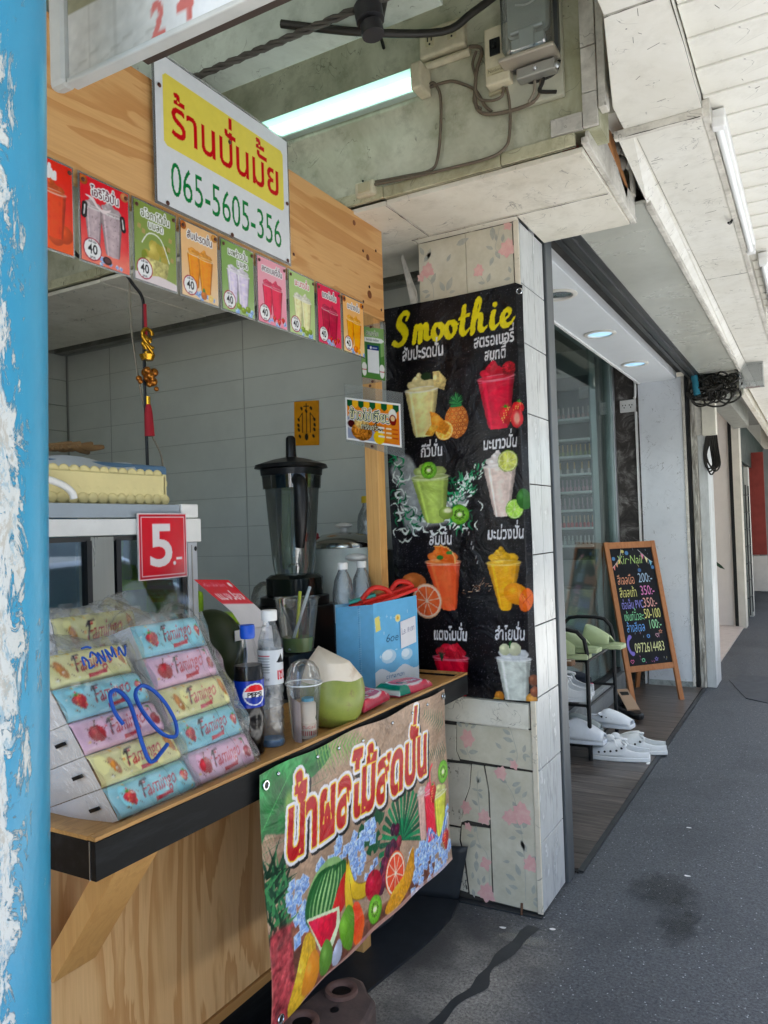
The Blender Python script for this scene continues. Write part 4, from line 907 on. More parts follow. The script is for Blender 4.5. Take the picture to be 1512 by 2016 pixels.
# ------------------------------------------------------------------ shoe rack and shoes
rk = thing('shoe_rack', 'slim black tubular shoe rack against the glass front', 'shoe rack', (-1.5, 5.3, 0))
def arch(y, x0=-1.70, x1=-1.325, h=.835): return [(x0, y, 0), (x0, y, h-.14), (x0+.015, y, h-.06), (x0+.06, y, h-.012), (x0+.12, y, h), (x1-.12, y, h), (x1-.06, y, h-.012), (x1-.015, y, h-.06), (x1, y, h-.14), (x1, y, 0)]
for y in (4.92, 5.64): obj('arch_frame', MB().tube([p for p in arch(y)], .0135, 10, smooth=False), M_black, rk, smooth=60)
for z in (.64, .355, .10):
    mb = MB()
    for y in (4.92, 5.64): mb.tube([(-1.70, y, z), (-1.325, y, z)], .010, 8, smooth=False)
    for x in (-1.69, -1.52, -1.335): mb.tube([(x, 4.92, z-.01), (x, 5.64, z-.01)], .009, 8, smooth=False)
    obj('shelf_bars', mb, M_black, rk, smooth=50)
def shoe_shell(L, W, H, kind):
    """side walls that close over the toe; q runs from the sole up each side"""
    mb = MB(); nt_, nq = 22, 8
    def width(t): return W/2*(.30+.70*sin(pi*min(1, (t+.10)/1.22))**.55)*(1.0-.16*max(0, t-.45))
    for s in (-1, 1):
        def fn(u, v, s=s):
            t = u; w_ = width(t)
            if kind == 'clog':
                top = H*(.55+.45*sin(pi*min(1, t*1.3)/2*1.6)) if t < .55 else H*(.98-.42*sin(pi*(t-.55)/.9))
                Q = pi/2 if t < .50 else pi/2*(1-.62*min(1, (t-.50)/.14))
                top = H*(.35+.72*sin(min(t, .55)/.55*pi/2)) if t < .55 else H*(1.07-.45*min(1, (t-.55)/.25))
            else:
                Q = pi/2 if .22 < t < .62 else 0.02
                top = H*(.25+.75*sin(min(max(t-.15, 0), .5)/.5*pi/2))
            q = v*Q
            x = s*w_*cos(q)**.7 if q < pi/2-1e-3 else 0; z = top*sin(q) if kind != 'slide' or Q > .1 else .004
            return (x, (t-.5)*L*(-1), .028+max(0, z))
        mb.grid(fn, nt_, nq)
    return mb, width
def shoe(name, label, cat, loc, rz, col, kind='clog', L=.27, W=.11, H=.075, extra=None, group=None, solec=None):
    t = thing(name, label, cat, loc, rz, group); m = mat_plain('shoe'+col[1:], col, .45, grime=.25, bump=.05, scale=14)
    mb, width = shoe_shell(L, W, H, kind)
    n = 26; P = []
    for i in range(n): u = i/(n-1); P.append((width(u)*1.04, (u-.5)*L*-1.03))
    P += [(-x, y) for x, y in P[::-1]]
    obj('sole', MB().prism(P, 0, .030), mat_plain('sole'+solec[1:], solec, .5) if solec else m, t, local=True, bevel=.006, smooth=40)
    obj('upper', mb, m, t, local=True, smooth=80, solid=.006)
    if kind == 'clog':
        hb = MB()
        for s in (-1, 1):
            for k in range(4): hb.ball((s*width(.16+.1*k)*.93, (.5-.16-.1*k)*L, .05+.006*k), (.006, .008, .007), 8, 5)
        obj('vent_holes', hb, M_black2, t, local=True, smooth=60)
        obj('heel_strap', MB().tube([(width(.55)*1.0, -.05*L, H*.95), (width(.65)*.9, -.12*L, H*1.12), (0, .04*L, H*1.28), (-width(.65)*.9, -.12*L, H*1.12), (-width(.55), -.05*L, H*.95)], .0075, 8), m, t, local=True, smooth=60)
        for s in (-1, 1): obj('rivet', MB().ball((s*width(.55)*1.04, -.05*L, H*.92), (.006, .008, .008), 10, 6), M_black2, t, local=True, smooth=60)
    return t
S = 1.30
shoe('clog_shoe', 'white clog with a bow charm, nearer shoe of the pair on the floor', 'clog', (-1.17, 5.03, .012), radians(100), '#e4e6e6', L=.36, W=.15, H=.095, group='pair of white clogs on the shop floor')
shoe('clog_shoe', 'white clog behind its mate, farther shoe of the pair on the floor', 'clog', (-1.10, 5.22, .012), radians(104), '#dcdedc', L=.36, W=.15, H=.095, group='pair of white clogs on the shop floor')
bw = obj('bow_charm', MB().ball((-1.26, 5.0, .135), (.035, .022, .020), 12, 8).ball((-1.215, 4.99, .15), (.03, .014, .022), 10, 7).ball((-1.19, 5.03, .155), (.03, .014, .022), 10, 7).tube([(-1.20, 5.0, .15), (-1.17, 4.97, .10)], .008, 6), mat_plain('charm_white', '#eceded', .3, bump=0), None, smooth=60, tag=('pale bow charm on the toe of the nearer floor clog', 'charm'))
shoe('clog_shoe', 'white clog on the middle shelf of the rack', 'clog', (-1.50, 4.98, .37), radians(95), '#e6e9ec', L=.33, W=.14, H=.12)
shoe('clog_shoe', 'grey-white clog behind on the middle shelf', 'clog', (-1.52, 5.13, .37), radians(95), '#cfd3d8', L=.33, W=.14, H=.12)
shoe('clog_shoe', 'big white slip-on clog on the bottom bars, front', 'clog', (-1.43, 4.96, .115), radians(268), '#dfe4ea', L=.38, W=.15, H=.11)
shoe('clog_shoe', 'dull grey slip-on on the bottom bars, middle', 'clog', (-1.50, 5.18, .115), radians(272), '#8f9896', L=.36, W=.14, H=.09)
shoe('clog_shoe', 'white slip-on on the bottom bars, farthest', 'clog', (-1.33, 5.42, .115), radians(262), '#e2e5ea', L=.34, W=.14, H=.08)
for i, (x, y, z, r, lb) in enumerate(((-1.47, 5.02, .685, 266, 'pale green slide sandal on top of the rack, front and highest'), (-1.36, 5.22, .685, 264, 'pale green slide sandal on top of the rack, farther one pointing at the chalkboard'), (-1.52, 4.95, .65, 270, 'pale green sandal lying lower under the other green slides'))):
    shoe('slide_sandal', lb, 'sandal', (x, y, z), radians(r), '#a9b78d', 'slide', L=.40, W=.16, H=.12, group='pale green slides on the shoe rack')
shoe('flat_sandal', 'flat white sandal with brown sole at the near end of the top shelf', 'sandal', (-1.53, 4.80, .63), radians(268), '#dcd8cd', 'slide', L=.30, W=.11, H=.04, solec='#7a5a42')
t = thing('heeled_shoe', 'black leather heeled shoe lying by the chalkboard foot', 'shoe', (-1.32, 6.1, .012), radians(215))
obj('upper', MB().prism([(-.05, -.16), (.05, -.16), (.055, .02), (.04, .15), (0, .18), (-.04, .15), (-.055, .02)], .02, .07).beam((0, -.05, .1), (0, -.15, .16), .09, .05), M_black2, t, local=True, bevel=.015, smooth=50)
obj('insole', MB().slab([(-.05, .05, .08), (.05, .05, .08), (.045, -.16, .19), (-.045, -.16, .19)], (0, 0, 1), .01), mat_plain('tan_leather', '#9a7f67', .6), t, local=True)
obj('heel', MB().box(-.045, .045, -.17, -.10, 0, .14), M_black2, t, local=True, bevel=.008)
t = thing('dark_shoe', 'dark navy shoe with pink sole edge on the middle shelf', 'shoe', (-1.60, 5.45, .37), radians(260))
obj('upper', MB().ball((0, .06, .05), (.055, .11, .05), 16, 10).ball((0, -.08, .07), (.05, .08, .06), 16, 10), mat_plain('navy_mesh', '#1b2230', .7), t, local=True, smooth=60)
obj('sole', MB().prism([(-.05, -.15), (.05, -.15), (.055, .05), (.03, .17), (-.03, .17), (-.055, .05)], 0, .025), mat_plain('pink_sole', '#c05a74', .5), t, local=True, bevel=.006)

# ------------------------------------------------------------------ cables, boxes and meter on the far post
cb = thing('cable_tangle', 'tangle of black coiled cables stuffed under the sheet ceiling at the far post', 'cables', (-.8, 7.7, 2.75), 0)
rr = random.Random(11); mb = MB()
for i in range(34):
    cx, cz, r = rr.uniform(-.90, -.64), rr.uniform(2.58, 2.76), rr.uniform(.05, .12); ph = rr.uniform(0, 6); tl = rr.uniform(-.6, .6)
    mb.tube([(cx+r*cos(ph+a*.7), 7.28+.1*rr.random()+tl*.05*sin(a), cz+r*.7*sin(ph+a*.7)) for a in range(10)], rr.uniform(.006, .011), 6)
obj('coils', mb, M_cable, cb, smooth=60)
mb = MB()
for i in range(7): x = -.86+.018*i; mb.tube([(x-.05, 7.36, 2.82), (x, 7.3, 2.72), (x+.06*rr.random(), 7.3, 2.60+.05*rr.random()), (x+.2*rr.random(), 7.32, 2.56)], .008, 6)
obj('strands', mb, M_cable, cb, smooth=60)
obj('blue_pipe', MB().tube([(-.92, 7.3, 2.79), (-.90, 7.28, 2.62)], .028, 12, smooth=False), mat_plain('teal_pipe', '#2f7f95', .5), cb, smooth=50)
jb = thing('cable_box', 'cream junction box with hanging loops of black cable on the far post', 'junction box', (-.83, 7.5, 2.4))
obj('backplate', MB().box(-.955, -.895, 7.47, 7.50, 2.28, 2.62), M_trim, jb, bevel=.003)
obj('case', MB().box(-.89, -.775, 7.44, 7.56, 2.27, 2.60), mat_plain('cream_box', '#ddd8c8', .4, grime=.3), jb, bevel=.005)
mb = MB()
for i in range(5): x = -.86+.015*i; mb.tube([(x, 7.5, 2.28), (x-.03-.01*i, 7.5, 2.1), (x-.01, 7.49, 1.98-.03*(i % 3)), (x+.04, 7.5, 2.0), (x+.03, 7.5, 2.14), (x+.02, 7.5, 2.28)], .008, 6)
obj('cable_loops', mb, M_cable, jb, smooth=60)
obj('wood_block', MB().box(-.66, -.60, 7.35, 7.43, 2.86, 2.99).box(-.72, -.56, 7.34, 7.44, 2.80, 2.84), M_old, None, bevel=.004, tag=('small white wooden block at the end of the canopy casing', 'block'))
fm_ = thing('far_meter', 'grey electricity meter with glass cover at the right edge', 'electricity meter', (-.5, 7.5, 2.8))
obj('backboard', MB().slab([(-.66, 7.52, 2.98), (-.50, 7.50, 2.98), (-.56, 7.50, 2.60), (-.66, 7.52, 2.62)], (0, -1, 0), .05), mat_plain('grey_meter_base', '#8f8f88', .5, grime=.5), fm_, bevel=.006)
for q in ((-.66, -.58, 7.44, 7.50, 2.86, 3.02), (-.60, -.54, 7.45, 7.5, 2.6, 2.74)): obj('cap_plate', MB().box(*q), mat_plain('dull_steel', '#a7a495', .4, .4), fm_, bevel=.008)
obj('meter_body', MB().box(-.55, -.38, 7.40, 7.48, 2.66, 2.98).box(-.53, -.40, 7.38, 7.40, 2.70, 2.84), mat_plain('meter_face', '#a4a5a0', .4), fm_, smooth=40)
obj('glass_cover', MB().box(-.56, -.37, 7.29, 7.395, 2.64, 3.0), mat_glass('meter_glass', (.9, .95, .95), .6, .05), fm_, smooth=40)

# ================================================================== PRINT MOTIFS
def shade_fn(c, cx, cy, rx, ry, k=.5, tex=0, ts=1.5, seed=0, c2=None):
    c = C_(c); c2 = C_(c2) if c2 is not None else c*.55
    def f(X, Y):
        d = np.clip(np.sqrt(((X-cx+rx*.3)/(rx*1.3))**2+((Y-cy-ry*.3)/(ry*1.3))**2), 0, 1)[..., None]
        col = c*(1-d*k)+c2*(d*k)+np.clip(.35-d, 0, 1)*.35
        if tex: col = col*(1+tex*(vnoise(X, Y, ts, seed)[..., None]-.5)*2)
        return np.clip(col, 0, 1)
    return f
def citrus(cv, x, y, r, rind='#f0a050', flesh='#f08030', pith='#fff0dc', seed=0, sq=1.0, rot=0):
    cv.ell(x, y, r, r*sq, rind, rot); cv.ell(x, y, r*.93, r*.93*sq, pith, rot)
    fl = C_(flesh)
    def f(X, Y): return np.clip(fl*(1+.5*(vnoise(X, Y, 3/r, seed)[..., None]-.5))+.05, 0, 1)
    cv.ell(x, y, r*.84, r*.84*sq, f, rot)
    for i in range(9):
        a = rot+2*pi*i/9+.2; cv.line([(x, y), (x+r*.84*cos(a), y+r*.84*sin(a)*sq)], r*.055, pith, a=.85)
    cv.ell(x, y, r*.1, r*.1*sq, pith)
def kiwi(cv, x, y, r, sq=1.0, rot=0):
    cv.ell(x, y, r, r*sq, '#5b8a2c', rot); cv.ell(x, y, r*.93, r*.93*sq, shade_fn('#7fc23e', x, y, r, r, .3, .15, 4/r), rot); cv.ell(x, y, r*.62, r*.6*sq, '#9bd158', rot, soft=r*.25)
    for i in range(26): a = 2*pi*i/26; cv.line([(x+r*.36*cos(a), y+r*.36*sin(a)*sq), (x+r*.55*cos(a), y+r*.55*sin(a)*sq)], r*.055, '#20300f')
    cv.ell(x, y, r*.25, r*.2*sq, '#f2f3d6', rot, soft=r*.08)
def strawberry(cv, x, y, r, rot=0, c='#d81e2c'):
    c_, s_ = cos(rot), sin(rot); T = lambda px, py: (x+r*(px*c_-py*s_), y+r*(px*s_+py*c_))
    cv.poly([T(0, -1.15), T(.55, -.55), T(.85, .1), T(.6, .65), T(0, .75), T(-.6, .65), T(-.85, .1), T(-.55, -.55)], shade_fn(c, x, y, r, r, .55, .2, 5/r), curve=4)
    for i in range(14):
        a, b = ((i*7) % 5-2)*.3, ((i*3) % 7-3.4)*.24; cv.ell(*T(a*(1-.3*abs(b)), b), r*.06, r*.08, '#f6cf77')
    for i in range(5): a = .5+i*.52; cv.poly([T(-.12, .7), T(1.0*cos(a)*.7, .7+.45*sin(a)), T(.12, .7)], '#3f8f2f')
def pineapple(cv, x, y, rx, ry, rot=0, body='#e28a45'):
    cv.ell(x, y, rx, ry, shade_fn(body, x, y, rx, ry, .6, .15, 3/rx), rot)
    for j in range(-4, 5):
        for i in range(-3, 4):
            px, py = x+(i+.5*(j % 2))*rx*.36, y+j*ry*.23
            if ((px-x)/rx)**2+((py-y)/ry)**2 < .85: cv.ell(px, py, rx*.17, ry*.115, '#a04a28', a=.55); cv.ell(px, py+.02, rx*.13, ry*.085, '#f2b469', a=.8); cv.ell(px, py, rx*.04, ry*.03, '#6d2f18')
    for i in range(17):
        a = pi/2+(i-8)*.19; L = ry*(1.0-.045*abs(i-8)); p0 = (x+rx*.05*(i-8), y+ry*.9)
        cv.line([p0, (p0[0]+L*.5*cos(a), p0[1]+L*.5*sin(a)), (p0[0]+L*cos(a)*1.1, p0[1]+L*sin(a)*.85)], [rx*.2, rx*.15, .02], ['#1f5a3a', '#2f7d4b', '#4a9a5c'][i % 3], curve=3)
def icecube(cv, x, y, r, seed):
    q = random.Random(seed); a = q.uniform(0, 1.5)
    P = [(x+r*cos(a+i*pi/2)*q.uniform(.9, 1.15), y+r*sin(a+i*pi/2)*q.uniform(.9, 1.15)) for i in range(4)]
    cv.poly(P, shade_fn('#b4ccf2', x, y, r, r, .6, .35, 3/r, seed, c2=C_('#5c82c8'))); cv.line(P+[P[0]], r*.09, '#e6f0ff', a=.8); cv.line([P[0], (x, y), P[2]], r*.07, '#4668b0', a=.6); cv.line([(x, y), P[1]], r*.1, '#f4f9ff', a=.8)
def cup(cv, xl, xr, yt, bl, br, yb, col, top=None, tall=0, seed=0, rim='#f4f4f2', cup_a=.35):
    w = xr-xl; c = C_(col); cx = (xl+xr)/2
    def body(X, Y):
        t = np.clip((Y-yb)/(yt-yb), 0, 1); l = bl+(xl-bl)*t; r = br+(xr-br)*t; u = np.clip((X-l)/(r-l+1e-6), 0, 1)[..., None]
        f = .82+.30*np.sin(u*pi)-.25*np.clip(u-.8, 0, 1)*3+.28*np.exp(-((u-.16)/.05)**2)+.14*np.exp(-((u-.85)/.04)**2)
        return np.clip(c*f*(1+.22*(vnoise(X*1.0, Y*1.5, 5/w, seed)[..., None]-.5)), 0, 1)
    if top:
        k = C_(top)
        blobs = [(.5, .02, .46, .14), (.34, .10, .28, .13), (.64, .11, .27, .12), (.47, .20, .25, .12), (.40, .28, .16, .10), (.44, .36, .08, .08)][:4+int(tall*2)]
        for i, (bx, by, rx, ry) in enumerate(blobs): cv.ell(xl+bx*w, yt+by*w, rx*w, ry*w, shade_fn(top, xl+bx*w, yt+by*w, rx*w, ry*w, .35, .12, 6/w, seed+i), rot=.25*(-1)**i)
    cv.poly([(xl, yt), (bl, yb+.04*w), (bl+.06*w, yb-.03*w), (cx if 0 else (bl+br)/2, yb-.055*w), (br-.06*w, yb-.03*w), (br, yb+.04*w), (xr, yt)], body)
    cv.ell(cx, yt, w*.53, w*.075, rim, a=.75); cv.ell(cx, yt+.01*w, w*.47, w*.05, shade_fn(top or col, cx, yt, w*.5, w*.1, .3), a=.9)
    cv.line([(xl+.02*w, yt-.08*w), (xr-.02*w, yt-.08*w)], w*.014, '#ffffff', a=.35)
def flowerleaf(cv, x, y, L, a, w, col, n=1):
    cv.line([(x, y), (x+L*.5*cos(a)-.1*L*sin(a), y+L*.5*sin(a)+.1*L*cos(a)), (x+L*cos(a), y+L*sin(a))], [w*.3, w, .02], col, curve=3)
M_paper = mat_print('laminated_print', .22, .5)
M_vinyl = mat_print('vinyl_print', .34, .25, .8)
M_paper_m = mat_print('matte_print', .6)
M_lam = mat_glass('clear_laminate', (.95, .97, .96), .25, .10, .08)
M_pin = mat_plain('brown_cap_pin', '#5a3426', .4, .2, bump=0)

# ================================================================== KIOSK
M_plyH = mat_wood('pine_plywood_board', '#e3b377', '#c08448', 'Y', 1.0, 1.0, True)
M_plyV = mat_wood('pine_plywood_panel', '#efc790', '#c38a4e', 'Z', 1.15, 1.0, False)
M_pine = mat_wood('pine_batten', '#e0b06e', '#c08b4d', 'Z', 1.6, .5, False)
M_pineY = mat_wood('pine_edge', '#c9995c', '#8f6436', 'Y', 1.6, .5, False)
t = NT('worn_black_paint'); v = t.co((1, .15, 1)); n = t.noise(v, 22, 5, .7); col = t.mix(t.ramp(n, [(.48, (0, 0, 0)), (.7, (1, 1, 1))]), lin('#08090b'), lin('#1f2225')); t.set(col, .55, spec=.2); t.bump(n, .25, .002); M_bp = t.m
ki = thing('juice_kiosk', 'plywood juice kiosk with black-edged serving tray and pine posts', 'kiosk', (-1.5, 1.9, 0))
obj('sign_board', MB().box(-1.516, -1.50, .90, 2.715, 2.36, 2.735), M_plyH, ki, bevel=.002)
obj('post', MB().box(-1.578, -1.518, 2.655, 2.712, .94, 2.7), M_pine, ki, bevel=.003)
obj('post', MB().box(-1.60, -1.52, .82, .88, .2, 2.6), M_pine, ki, bevel=.003)
obj('leg', MB().box(-1.535, -1.478, 2.37, 2.425, .004, .90), M_pine, ki, bevel=.003)
obj('leg', MB().box(-1.57, -1.52, .62, .67, .004, .2), M_pine, ki, bevel=.003)
obj('front_panel', MB().box(-1.516, -1.50, .55, 1.96, .205, .90), M_plyV, ki, bevel=.001)
obj('inner_back_panel', MB().box(-2.62, -2.60, .6, 3.2, .02, .90), M_black2, ki)
obj('base_rail', MB().box(-1.53, -1.492, .55, 1.96, .175, .203), M_pineY, ki, bevel=.002)
obj('base_board', MB().box(-1.56, -1.515, .55, 1.96, .02, .172), M_bp, ki)
obj('tray_bottom', MB().box(-1.62, -1.238, 1.024, 2.775, .915, .935), M_pineY, ki)
obj('tray_front_edge', MB().box(-1.236, -1.222, 1.01, 2.79, .868, .942), M_bp, ki, bevel=.001)
obj('tray_lip', MB().box(-1.242, -1.222, 1.01, 2.79, .943, .951), M_pineY, ki, bevel=.001)
obj('tray_end', MB().box(-1.62, -1.238, 1.010, 1.022, .868, .942), M_bp, ki, bevel=.001)
obj('tray_end_lip', MB().box(-1.62, -1.244, 1.010, 1.028, .943, .951), M_pineY, ki)
obj('tray_end', MB().box(-1.62, -1.238, 2.777, 2.79, .868, .942), M_bp, ki, bevel=.001)
obj('tray_end_lip', MB().box(-1.62, -1.244, 2.772, 2.79, .943, .951), M_pineY, ki)
obj('metal_corner', MB().box(-1.2385, -1.2372, 1.0085, 1.0105, .868, .942), M_alu, ki)
obj('brace', MB().beam((-1.262, 1.15, .885), (-1.485, 1.15, .585), .115, .045, up=(.8, 0, .6)), M_pine, ki, bevel=.002)
obj('counter_top', MB().box(-2.6, -1.625, .6, 3.2, .91, .935), mat_plain('dark_counter', '#3a3b3a', .5, grime=.3), ki)
for y, z in ((2.56, 2.60), (2.66, 2.63), (2.60, 2.47), (2.55, 2.40), (2.1, 2.45), (2.69, 2.40)):
    obj('screw', MB().ball((-1.4985, y, z), (.002, .006, .006), 10, 6), M_pin, ki)
for y, z, a, b in ((2.595, 2.585, .012, .020), (2.60, 2.44, .016, .011), (2.50, 2.69, .010, .008), (1.02, 2.58, .014, .010)):
    obj('knot', MB().tube([(-1.4995, y, z), (-1.4988, y, z)], a, 16, smooth=False), mat_plain('wood_knot', '#7a4424', .5, grime=.6, scale=60), ki).scale = (1, 1, 1)
obj('hinge', MB().tube([(-1.492, 1.10, .573), (-1.488, 1.21, .570)], .004, 6), M_alu, ki)

# ---- big shop sign
def lam_sheet(th, cv, X, y0, z0, w, h, res, m=M_paper, border=.008, lean=0, curl=0):
    """laminated print standing in the plane X=const, along +Y"""
    obj('laminate', MB().box(X-.0012, X, y0-border, y0+w+border, z0-border, z0+h+border), M_lam, th)
    return sheet('printed_sheet', cv, lambda U, V: (X+.0012+0*U, y0+w*U, z0+h*V), res, m, th)
ss = thing('shop_sign', 'white laminated shop sign with red Thai name on yellow and a green phone number', 'sign', (-1.49, 1.76, 2.6))
cv = Cv(59, 41, 8, '#eceef0')
cv.poly([(3, 17.5), (3, 35.5), (4, 36.5), (55.5, 36.5), (56.5, 35.5), (56.5, 17.5), (55.5, 16.5), (4, 16.5)], '#efdf74')
cv.text('ร้านปั่นมั้ย', 29.7, 20.5, 14.5, '#c21f2a', sx=.86, bold=.012, align='c')
cv.text('065-5605-356', 29.7, 3.6, 13.6, '#1f7d45', sx=.65, bold=-.002, align='c')
lam_sheet(ss, cv, -1.487, 1.475, 2.405, .585, .405, 5)
for y, z in ((1.49, 2.72), (1.51, 2.41), (1.77, 2.407), (2.045, 2.41), (2.05, 2.60), (1.77, 2.685)): obj('pin', MB().ball((-1.4835, y, z), (.003, .0065, .0065), 12, 7), M_pin, ss, smooth=60)

# ---- nine menu cards
def card(i, y0, title, bg, bg2, cupc, topc, lab, titlec='#5a2a24', two=None, kind=0, half=0):
    cv = Cv(14.6, 20.6, 12, bg)
    b1, b2 = C_(bg), C_(bg2)
    def f(a, X, Y): k = np.clip((11-Y)/10+.6*(vnoise(X, Y, .35, i)-.5), 0, 1)[..., None]; return b1*(1-k)+b2*k
    cv.each(f)
    rr = random.Random(i)
    if kind == 0:
        cup(cv, 2.2, 7.6, 12.3, 3.3, 6.6, 3.2, cupc, topc, 0, i); cup(cv, 6.4, 12.6, 12.0, 7.6, 11.5, 2.4, cupc, topc, 1, i+5)
    elif kind == 1:
        cup(cv, 1.0, 6.4, 13.5, 2.0, 5.4, 4.0, cupc, topc, 1, i); cup(cv, 5.6, 12.6, 13.6, 7.2, 11.6, 3.2, cupc, topc, 1, i+5)
        for x, s in ((1.2, -1), (12.6, 1)): cv.line([(x, 13.5), (x+.3*s, 11)], 1.6, '#1f1b20'); cv.line([(x, 13.3), (x+.3*s, 11.2)], .4, '#eceaea')
        for j in range(60): x = rr.uniform(1.5, 12); cv.ell(x, rr.uniform(6, 15), .09, .13, '#4b434a', a=.6)
        cv.line([(1.5, 16), (3.5, 15.5), (5, 14.0), (7, 13.5), (9, 14.5)], [.2, .9, .6, .9, .2], '#f4e6e6', curve=4)
    elif kind == 2:
        for j in range(26): cv.ell(rr.uniform(3, 11), rr.uniform(5, 10.5), 1.4, 1.0, shade_fn(rr.choice(['#8f9a3c', '#b9ad52', '#c9b863']), 7, 8, 5, 4, .3), rot=rr.uniform(0, 3))
        cv.poly([(3.5, 6.5), (12, 6.5), (10.8, 1.8), (4.5, 1.8)], shade_fn('#d8cf8f', 7, 4, 5, 3, .4, .3, 1.5)); cv.line([(2.5, 10), (5, 13), (9, 12.5), (12, 7)], .35, '#f2f2e6', curve=4)
        for x, y in ((1.6, 14), (3, 13), (12.5, 13.2), (11.8, 10.6), (13, 8)): cv.poly([(x-.6, y-.5), (x+.5, y-.7), (x+.7, y+.5), (x-.4, y+.7)], '#b5a06c')
    for j in range(9): icecube(cv, rr.uniform(5, 14), rr.uniform(.3, 1.9), rr.uniform(.6, 1.0), j+i) if kind != 2 and kind != 3 else None
    if kind == 2: cv.poly([(0, 0), (0, 2), (4, 1.4), (8, 2.4), (14.6, 1.6), (14.6, 0)], '#eadfe0', curve=3)
    fr = two or '#d83a3a'
    if fr == 'berry':
        for x, y, r in ((8, 2.2, 1.0), (10.5, 1.6, 1.1), (12.6, 2.6, 1.0)): strawberry(cv, x, y, r)
    elif fr == 'lime':
        for x, y in ((7.5, 2.2), (9.5, 1.4), (11.6, 2.1)): cv.ell(x, y, 1.2, .95, shade_fn('#9db64b', x, y, 1.2, 1, .5))
    elif fr == 'pine': pineapple(cv, 8.6, 1.6, 1.2, 1.2); citrus(cv, 11.4, 1.3, 1.1, '#e0b060', '#eec26a')
    elif fr == 'oj':
        for x, y in ((4, 2.6), (10, 3.2), (12.3, 4.2)): cv.ell(x, y, 2.2, 2.1, shade_fn('#e8622a', x, y, 2, 2, .5))
        citrus(cv, 4.6, 3.2, 2.0, '#e8622a', '#f08a3c')
    elif fr == 'choc': cv.ell(7.6, 1.6, 1.4, 1.0, '#3a2628'); cv.ell(7.6, 1.7, .9, .6, '#5e4246')
    elif fr == 'mango': cv.ell(8.4, 1.8, 1.7, 1.3, shade_fn('#f08a2c', 8.4, 1.8, 1.7, 1.3, .4)); cv.ell(10.6, 1.2, 1.2, .9, '#f3a93c')
    if i in (1, 3, 8): cv.ell(13.4, 19.3, 1.3, 1.1, shade_fn(['', '#e3a070', '', '#dda25a', '', '', '', '', '#e08a35'][i], 13.4, 19.3, 1, 1, .4)); cv.ell(.9, 19.4, 1.2, 1.2, shade_fn('#d07a3a', .9, 19.4, 1.2, 1.2, .5))
    if kind == 3:
        cup(cv, 1.4, 6.6, 13.2, 2.6, 5.8, 4, cupc, topc, 0, i); cup(cv, 6.0, 12.8, 13.4, 7.4, 11.8, 3, cupc, topc, 1, i+5)
    tl = title.split('|')
    for j, s in enumerate(tl): cv.text(s, 7.3+(1.0 if j else 0)*2*(len(tl) > 1 and i != 2), 16.4-2.5*j+(.5 if len(tl) > 1 else 0), [2.9, 3.1, 2.8, 2.9, 2.7, 2.7, 2.9, 3.0, 2.9][i], titlec, sx=.80, align='c', out=[(.34, '#ffffff', 0, 0)], rot=.0, bold=.01)
    cv.ell(3.2, 3.2, 2.75, 2.75, '#a03048'); cv.ell(3.2, 3.2, 2.45, 2.45, '#fdfdfd'); cv.text('40', 3.2, 2.15, 3.3, '#1a1a1e', sx=.88, align='c', bold=.012); cv.text('แก้วละ', 3.2, 4.75, .95, '#1a1a1e', align='c', bold=.01); cv.text('บาท', 3.2, .95, 1.0, '#1a1a1e', align='c', bold=.01)
    th = thing('menu_card', lab, 'menu card', (-1.49, y0, 2.18), 0, 'laminated drink cards pinned along the kiosk board')
    lam_sheet(th, cv, -1.492+.001*(i % 2), y0, 2.180, .145, .205, 5.5, border=.005)
    for dy in (.008, .137): obj('pin', MB().ball((-1.488, y0+dy, 2.372), (.003, .0055, .0055), 10, 6), M_pin, th, smooth=60)
card(0, 1.065, 'ส้มปั่น', '#e03f2f', '#ee6a38', '#d9512a', '#dd6a3a', 'orange juice card, mostly hidden at the far left beside the blue pole', '#f6f0ee', 'oj', 3)
card(1, 1.232, 'โอริโอ้ปั่น', '#d82f3e', '#ee8d7c', '#b9a8ac', '#c9bbbd', 'red card with grey cookie shakes, second from the left', '#5c2430', 'choc', 1)
card(2, 1.397, 'อโวคาโด้ปั่น|นมสด', '#8fa05c', '#9dac6c', '#b9b04c', '#c9c070', 'olive green avocado card with two lines of title', '#55612e', 'none', 2)
card(3, 1.562, 'สับปะรดปั่น', '#eec596', '#f2d7b4', '#e0902c', '#eba64e', 'pale orange pineapple card with two amber cups, fourth from the left', '#4c2c22', 'pine')
card(4, 1.727, 'มะพร้าวปั่น|นมสด', '#8fae6c', '#a6bd8a', '#d9cfe4', '#efe9f3', 'green coconut milk card with two white cups under the shop sign corner', '#4c5a34', 'lime')
card(5, 1.892, 'สตอเบอรี่ปั่น', '#f2b3c0', '#ee9fb2', '#d8345a', '#de5070', 'pink strawberry card with red syrup dripping from its top edge', '#4c2434', 'berry')
card(6, 2.057, 'มะนาวปั่น', '#b6cd8e', '#c5d6a2', '#e2dcae', '#f0eddc', 'light green lime card with pale frosty cups', '#c23a2c', 'lime')
card(7, 2.222, 'แตงโมปั่น', '#dd3560', '#e04c74', '#a81e48', '#c0305a', 'crimson watermelon card, second from the right end', '#2c1a1e', 'berry')
card(8, 2.387, 'มะม่วงปั่น', '#f0bd80', '#f6d3a2', '#eb9a2a', '#f2b04a', 'light orange mango card, last at the right end', '#4c2c22', 'mango')

